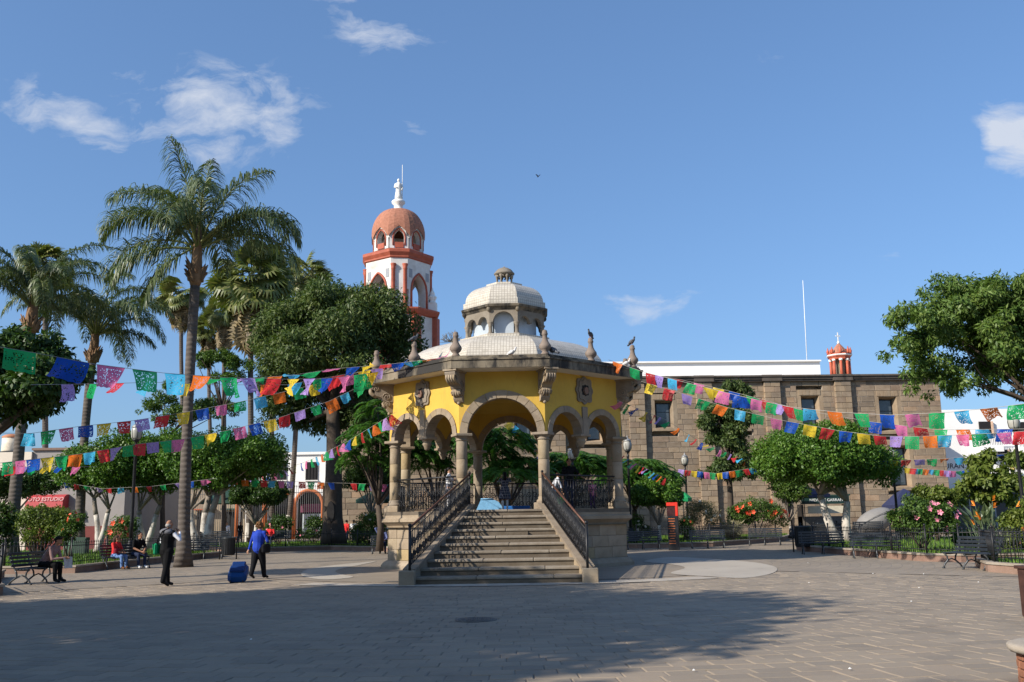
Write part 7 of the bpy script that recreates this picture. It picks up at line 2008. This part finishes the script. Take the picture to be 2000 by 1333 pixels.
bunting('string of flags blown flat that climbs to the left front finial', [(380, 741, 27), (470, 741, 28), (575, 733, 29), (650, 721, 29.7), (760, 712, 31.0), (888, 696, 30.2)], 'gvgolgpbyrblgopgov', .50, .36, 1.15, 2, xs=(425, 460, 502, 537, 572, 612, 652, 690, 722, 756, 776, 800, 818, 838, 856, 872))
bunting('second string at the left, behind the largest flags', [(60, 752, 19), (200, 750, 22), (300, 747, 25), (420, 752, 27), (560, 752, 29.5), (740, 720, 31.4)], 'vgrlyolgry', .48, .36, .35, 3, xs=(130, 185, 235, 292, 358, 520, 576, 622, 660, 712, 735))
bunting('middle left string rising from the water tank side to the bandstand', [(-20, 846, 25), (60, 847, 26.5), (150, 834, 27.5), (260, 822, 28.4), (360, 806, 29.3), (470, 785, 30.1), (580, 760, 30.8), (722, 722, 31.5)], 'lgpbyrvrybpglogyrp', .40, .35, .15, 4, xs=(58, 94, 129, 167, 203, 242, 276, 318, 358, 394, 431, 468, 507, 544, 580, 612, 645, 680))
bunting('long lower left string of bright flags crossing the lamp lantern', [(-30, 908, 24), (60, 898, 25.5), (150, 888, 26.5), (268, 868, 28), (360, 858, 28.6), (440, 842, 29.2), (540, 818, 29.8), (640, 785, 30.6), (735, 740, 31.5)], 'gpbygolrvgrvgpgygpbyrvgolgy', .37, .35, .1, 5, xs=(14, 40, 65, 92, 119, 147, 175, 201, 227, 252, 272, 298, 324, 348, 385, 411, 440, 467, 496, 526, 555, 585, 615, 645, 672, 703))
bunting('small string dropping from the bandstand left column to the far trees', [(445, 938, 62), (500, 930, 58), (545, 922, 54), (610, 897, 46), (680, 862, 39), (772, 806, 31.2)], 'rovgrbpgvrybpglogvrpbyrlogvryb', .36, .38, .1, 6, xs=(460, 473, 487, 500, 512, 524, 535, 546, 556, 565, 577, 588, 599, 608, 618, 628, 638, 648, 659, 671, 684, 695, 707, 719, 731, 741, 752, 763))
bunting('level string of flags across the broad tree trunk', [(440, 937, 49), (600, 942, 49), (770, 947, 48)], 'ogrlpvrgobrgvplr', .36, .36, .05, 7, xs=(478, 498, 515, 532, 549, 567, 590, 608, 627, 646, 690, 708, 727, 748, 764))
bunting('short far string above the dark ficus at the left edge', [(-30, 908, 34), (60, 913, 35), (190, 912, 38)], 'rvgybpg', .40, .34, .6, 8, xs=(20, 42, 66, 93, 120, 150))
bunting('far string between the lamp and left clipped trees', [(95, 938, 50), (200, 955, 48), (300, 950, 47), (420, 935, 46)], 'gbrgvrlorgvbp', .36, .3, .5, 9, xs=(112, 128, 148, 167, 190, 212, 236, 262, 290, 318, 345, 372, 398))
bunting('upper right string from the bandstand roof corner to the right edge', [(1188, 703, 31.8), (1260, 728, 31), (1350, 750, 29.5), (1450, 775, 28), (1540, 795, 26.5), (1640, 806, 25.2), (1740, 811, 24), (1850, 806, 22.6), (1940, 797, 21.6), (2040, 784, 20.5)], 'ogrvlgypbpgrlogbpgloglv', .42, .35, .15, 10, xs=(1207, 1240, 1270, 1286, 1313, 1352, 1382, 1415, 1447, 1478, 1508, 1538, 1581, 1630, 1682, 1733, 1780, 1829, 1878, 1930, 1985))
bunting('lower right string over the biggest clipped ficus', [(1240, 742, 32), (1310, 762, 31.5), (1420, 796, 31), (1520, 820, 30.5), (1640, 842, 30), (1720, 852, 29.5), (1790, 853, 29), (1870, 850, 28.4), (1960, 846, 27.5), (2030, 840, 27)], 'yrvgolgpbyrbyrvgolpgpr', .38, .35, .15, 11, xs=(1274, 1308, 1342, 1376, 1411, 1446, 1481, 1516, 1549, 1583, 1618, 1652, 1686, 1718, 1751, 1781, 1816, 1846, 1880, 1912, 1960, 1995))
bunting('third right string between the two long ones', [(1250, 730, 33), (1330, 742, 33), (1440, 768, 32), (1560, 800, 31), (1700, 824, 30), (1830, 840, 29), (2020, 838, 27)], 'rpybgrvgbprgolbgy', .40, .34, .35, 12, xs=(1325, 1366, 1404, 1435, 1470, 1495, 1525, 1560, 1710, 1758, 1797, 1838, 1880, 1918, 1963))
bunting('thin string falling from the right column towards the slim tree', [(1205, 782, 31.6), (1300, 820, 38), (1370, 865, 48), (1480, 908, 60)], 'pgbyrvgolrbygpgvrlov', .36, .36, .7, 13, xs=(1213, 1229, 1246, 1263, 1279, 1290, 1308, 1326, 1346, 1360, 1372, 1384, 1395, 1407, 1418, 1428, 1440, 1450, 1458, 1466))
bunting('low string falling past the lamp to the small clipped ficus', [(1206, 882, 32), (1240, 905, 40), (1310, 940, 50)], 'grlgpyrvglbory', .34, .34, .7, 14, xs=(1211, 1219, 1228, 1236, 1243, 1250, 1257, 1264, 1271, 1278, 1285, 1292, 1300))
bunting('level string before the slim tree and church wall', [(1325, 917, 58), (1400, 925, 57), (1475, 914, 56)], 'vrybpgybogrl', .34, .38, .1, 15, xs=(1331, 1344, 1356, 1368, 1380, 1392, 1405, 1417, 1429, 1442, 1456, 1468))
bunting('string of flags beyond the biggest clipped ficus, upper one', [(1715, 901, 46), (1850, 896, 45), (2020, 882, 43)], 'byrvgolgpborygr', .42, .34, .7, 16, xs=(1727, 1746, 1770, 1796, 1820, 1845, 1872, 1900, 1924, 1950, 1978, 1998))
bunting('string of flags beyond the biggest clipped ficus, lower one', [(1762, 914, 56), (1870, 921, 55), (1990, 905, 52)], 'yrlgolgrvpgbry', .36, .36, .35, 17, xs=(1772, 1784, 1793, 1800, 1809, 1818, 1829, 1840, 1850, 1860, 1871, 1884, 1960, 1975))
bunting('string glimpsed through the middle arch behind the bandstand', [(985, 812, 46), (1020, 843, 47), (1075, 905, 50), (1130, 905, 54)], 'ylogvrybprbv', .42, .40, .5, 18, xs=(1000, 1011, 1019, 1027, 1036, 1044, 1052, 1062, 1083, 1094, 1104, 1115))

# ------------------------------------------------------------------ pigeons
M_pig = plain('slate_pigeon', (.075, .08, .095), .6, .3, 12); M_pigw = plain('white_pigeon', (.62, .61, .60), .7, .1)
def pigeon(label, loc, rz, mat, scale=1.0):
    t = thing('pigeon', label, 'pigeon', loc, rz, 'pigeons on the bandstand roof')
    mb = MB(); M_ = Matrix.Rotation(rad(-28), 4, 'X')
    mb.ball((0, 0, .12), (.062, .12, .072), 12, 8, M=M_)
    mb.tube([(0, -.08, .15), (0, -.115, .20), (0, -.125, .24)], [.05, .036, .032], 8); mb.ball((0, -.135, .262), (.032, .038, .032), 10, 6)
    mb.tube([(0, .08, .08), (0, .16, .04), (0, .24, .01)], [.045, .035, .03], 6)
    mb.obj('body', mat, t)
    w = MB()
    for s in (-1, 1): w.ball((s * .055, .03, .12), (.016, .12, .05), 8, 6, M=M_)
    w.obj('wing', mat, t)
    MB().tube([(0, -.165, .258), (0, -.195, .25)], [.010, .003], 5).obj('beak', M_dark, t)
    for s in (-1, 1): MB().tube([(s * .025, -.01, .06), (s * .025, -.015, 0)], .006, 4).obj('leg', plain('pigeon_leg', (.4, .12, .1), .6), t)
    t.scale = (scale,) * 3; return t
ftop = 6.70 + .90 * .92
v = [Vector(q) for q in fin_pts]
def onfin(i, lab, rz): q = kp(v[i].x, v[i].y, ftop); pigeon(lab, q, rz, M_pig, .98)
onfin(1, 'dark pigeon perched on the finial at the right roof corner', .6); onfin(8, 'dark pigeon perched on the finial in the middle of the right front slope', -.5)
onfin(11, 'dark pigeon perched on the left middle finial', 2.2)
for (px_, py_, lab, m, rz) in ((1000, 693, 'white pigeon standing at the front foot of the dome', M_pigw, 1.2), (812, 698, 'white and grey pigeon at the left foot of the dome', M_pigw, .4), (826, 699, 'grey pigeon walking at the left foot of the dome', M_pig, -1.2)):
    d = px_dir(px_, py_); Yq = KY - 4.25 + (0.0 if px_ > 900 else 1.4); q = at(px_, py_, Yq); pigeon(lab, Vector((q.x, Yq, 6.755)), rz, m, .95)
q = kp(v[1].x - .25, v[1].y - .15, 6.735); pigeon('pale pigeon at the foot of the right corner finial', q, 1.5, M_pigw, 1.0)
q = kp(v[0].x + .16, v[0].y, 7.1); pigeon('dark pigeon clinging beside the right front finial', kp(v[0].x + .22, v[0].y + .12, 6.74), -2.4, M_pig, 1.3)
q = at(1051, 345, 40); t = thing('flying_bird', 'small dark bird flying high in the empty sky', 'bird', q, .3); t.scale = (.55,) * 3
mb = MB().ball((0, 0, 0), (.05, .13, .05), 8, 6); mb.tube([(0, .1, 0), (0, .2, .02)], [.04, .02], 5); mb.obj('body', M_dark, t)
for s in (-1, 1): MB().add([(0, -.05, .02), (s * .12, -.07, .13), (s * .22, .0, .17), (s * .1, .06, .06), (0, .06, .02)], [(0, 1, 2, 3, 4)]).obj('wing', M_dark, t)
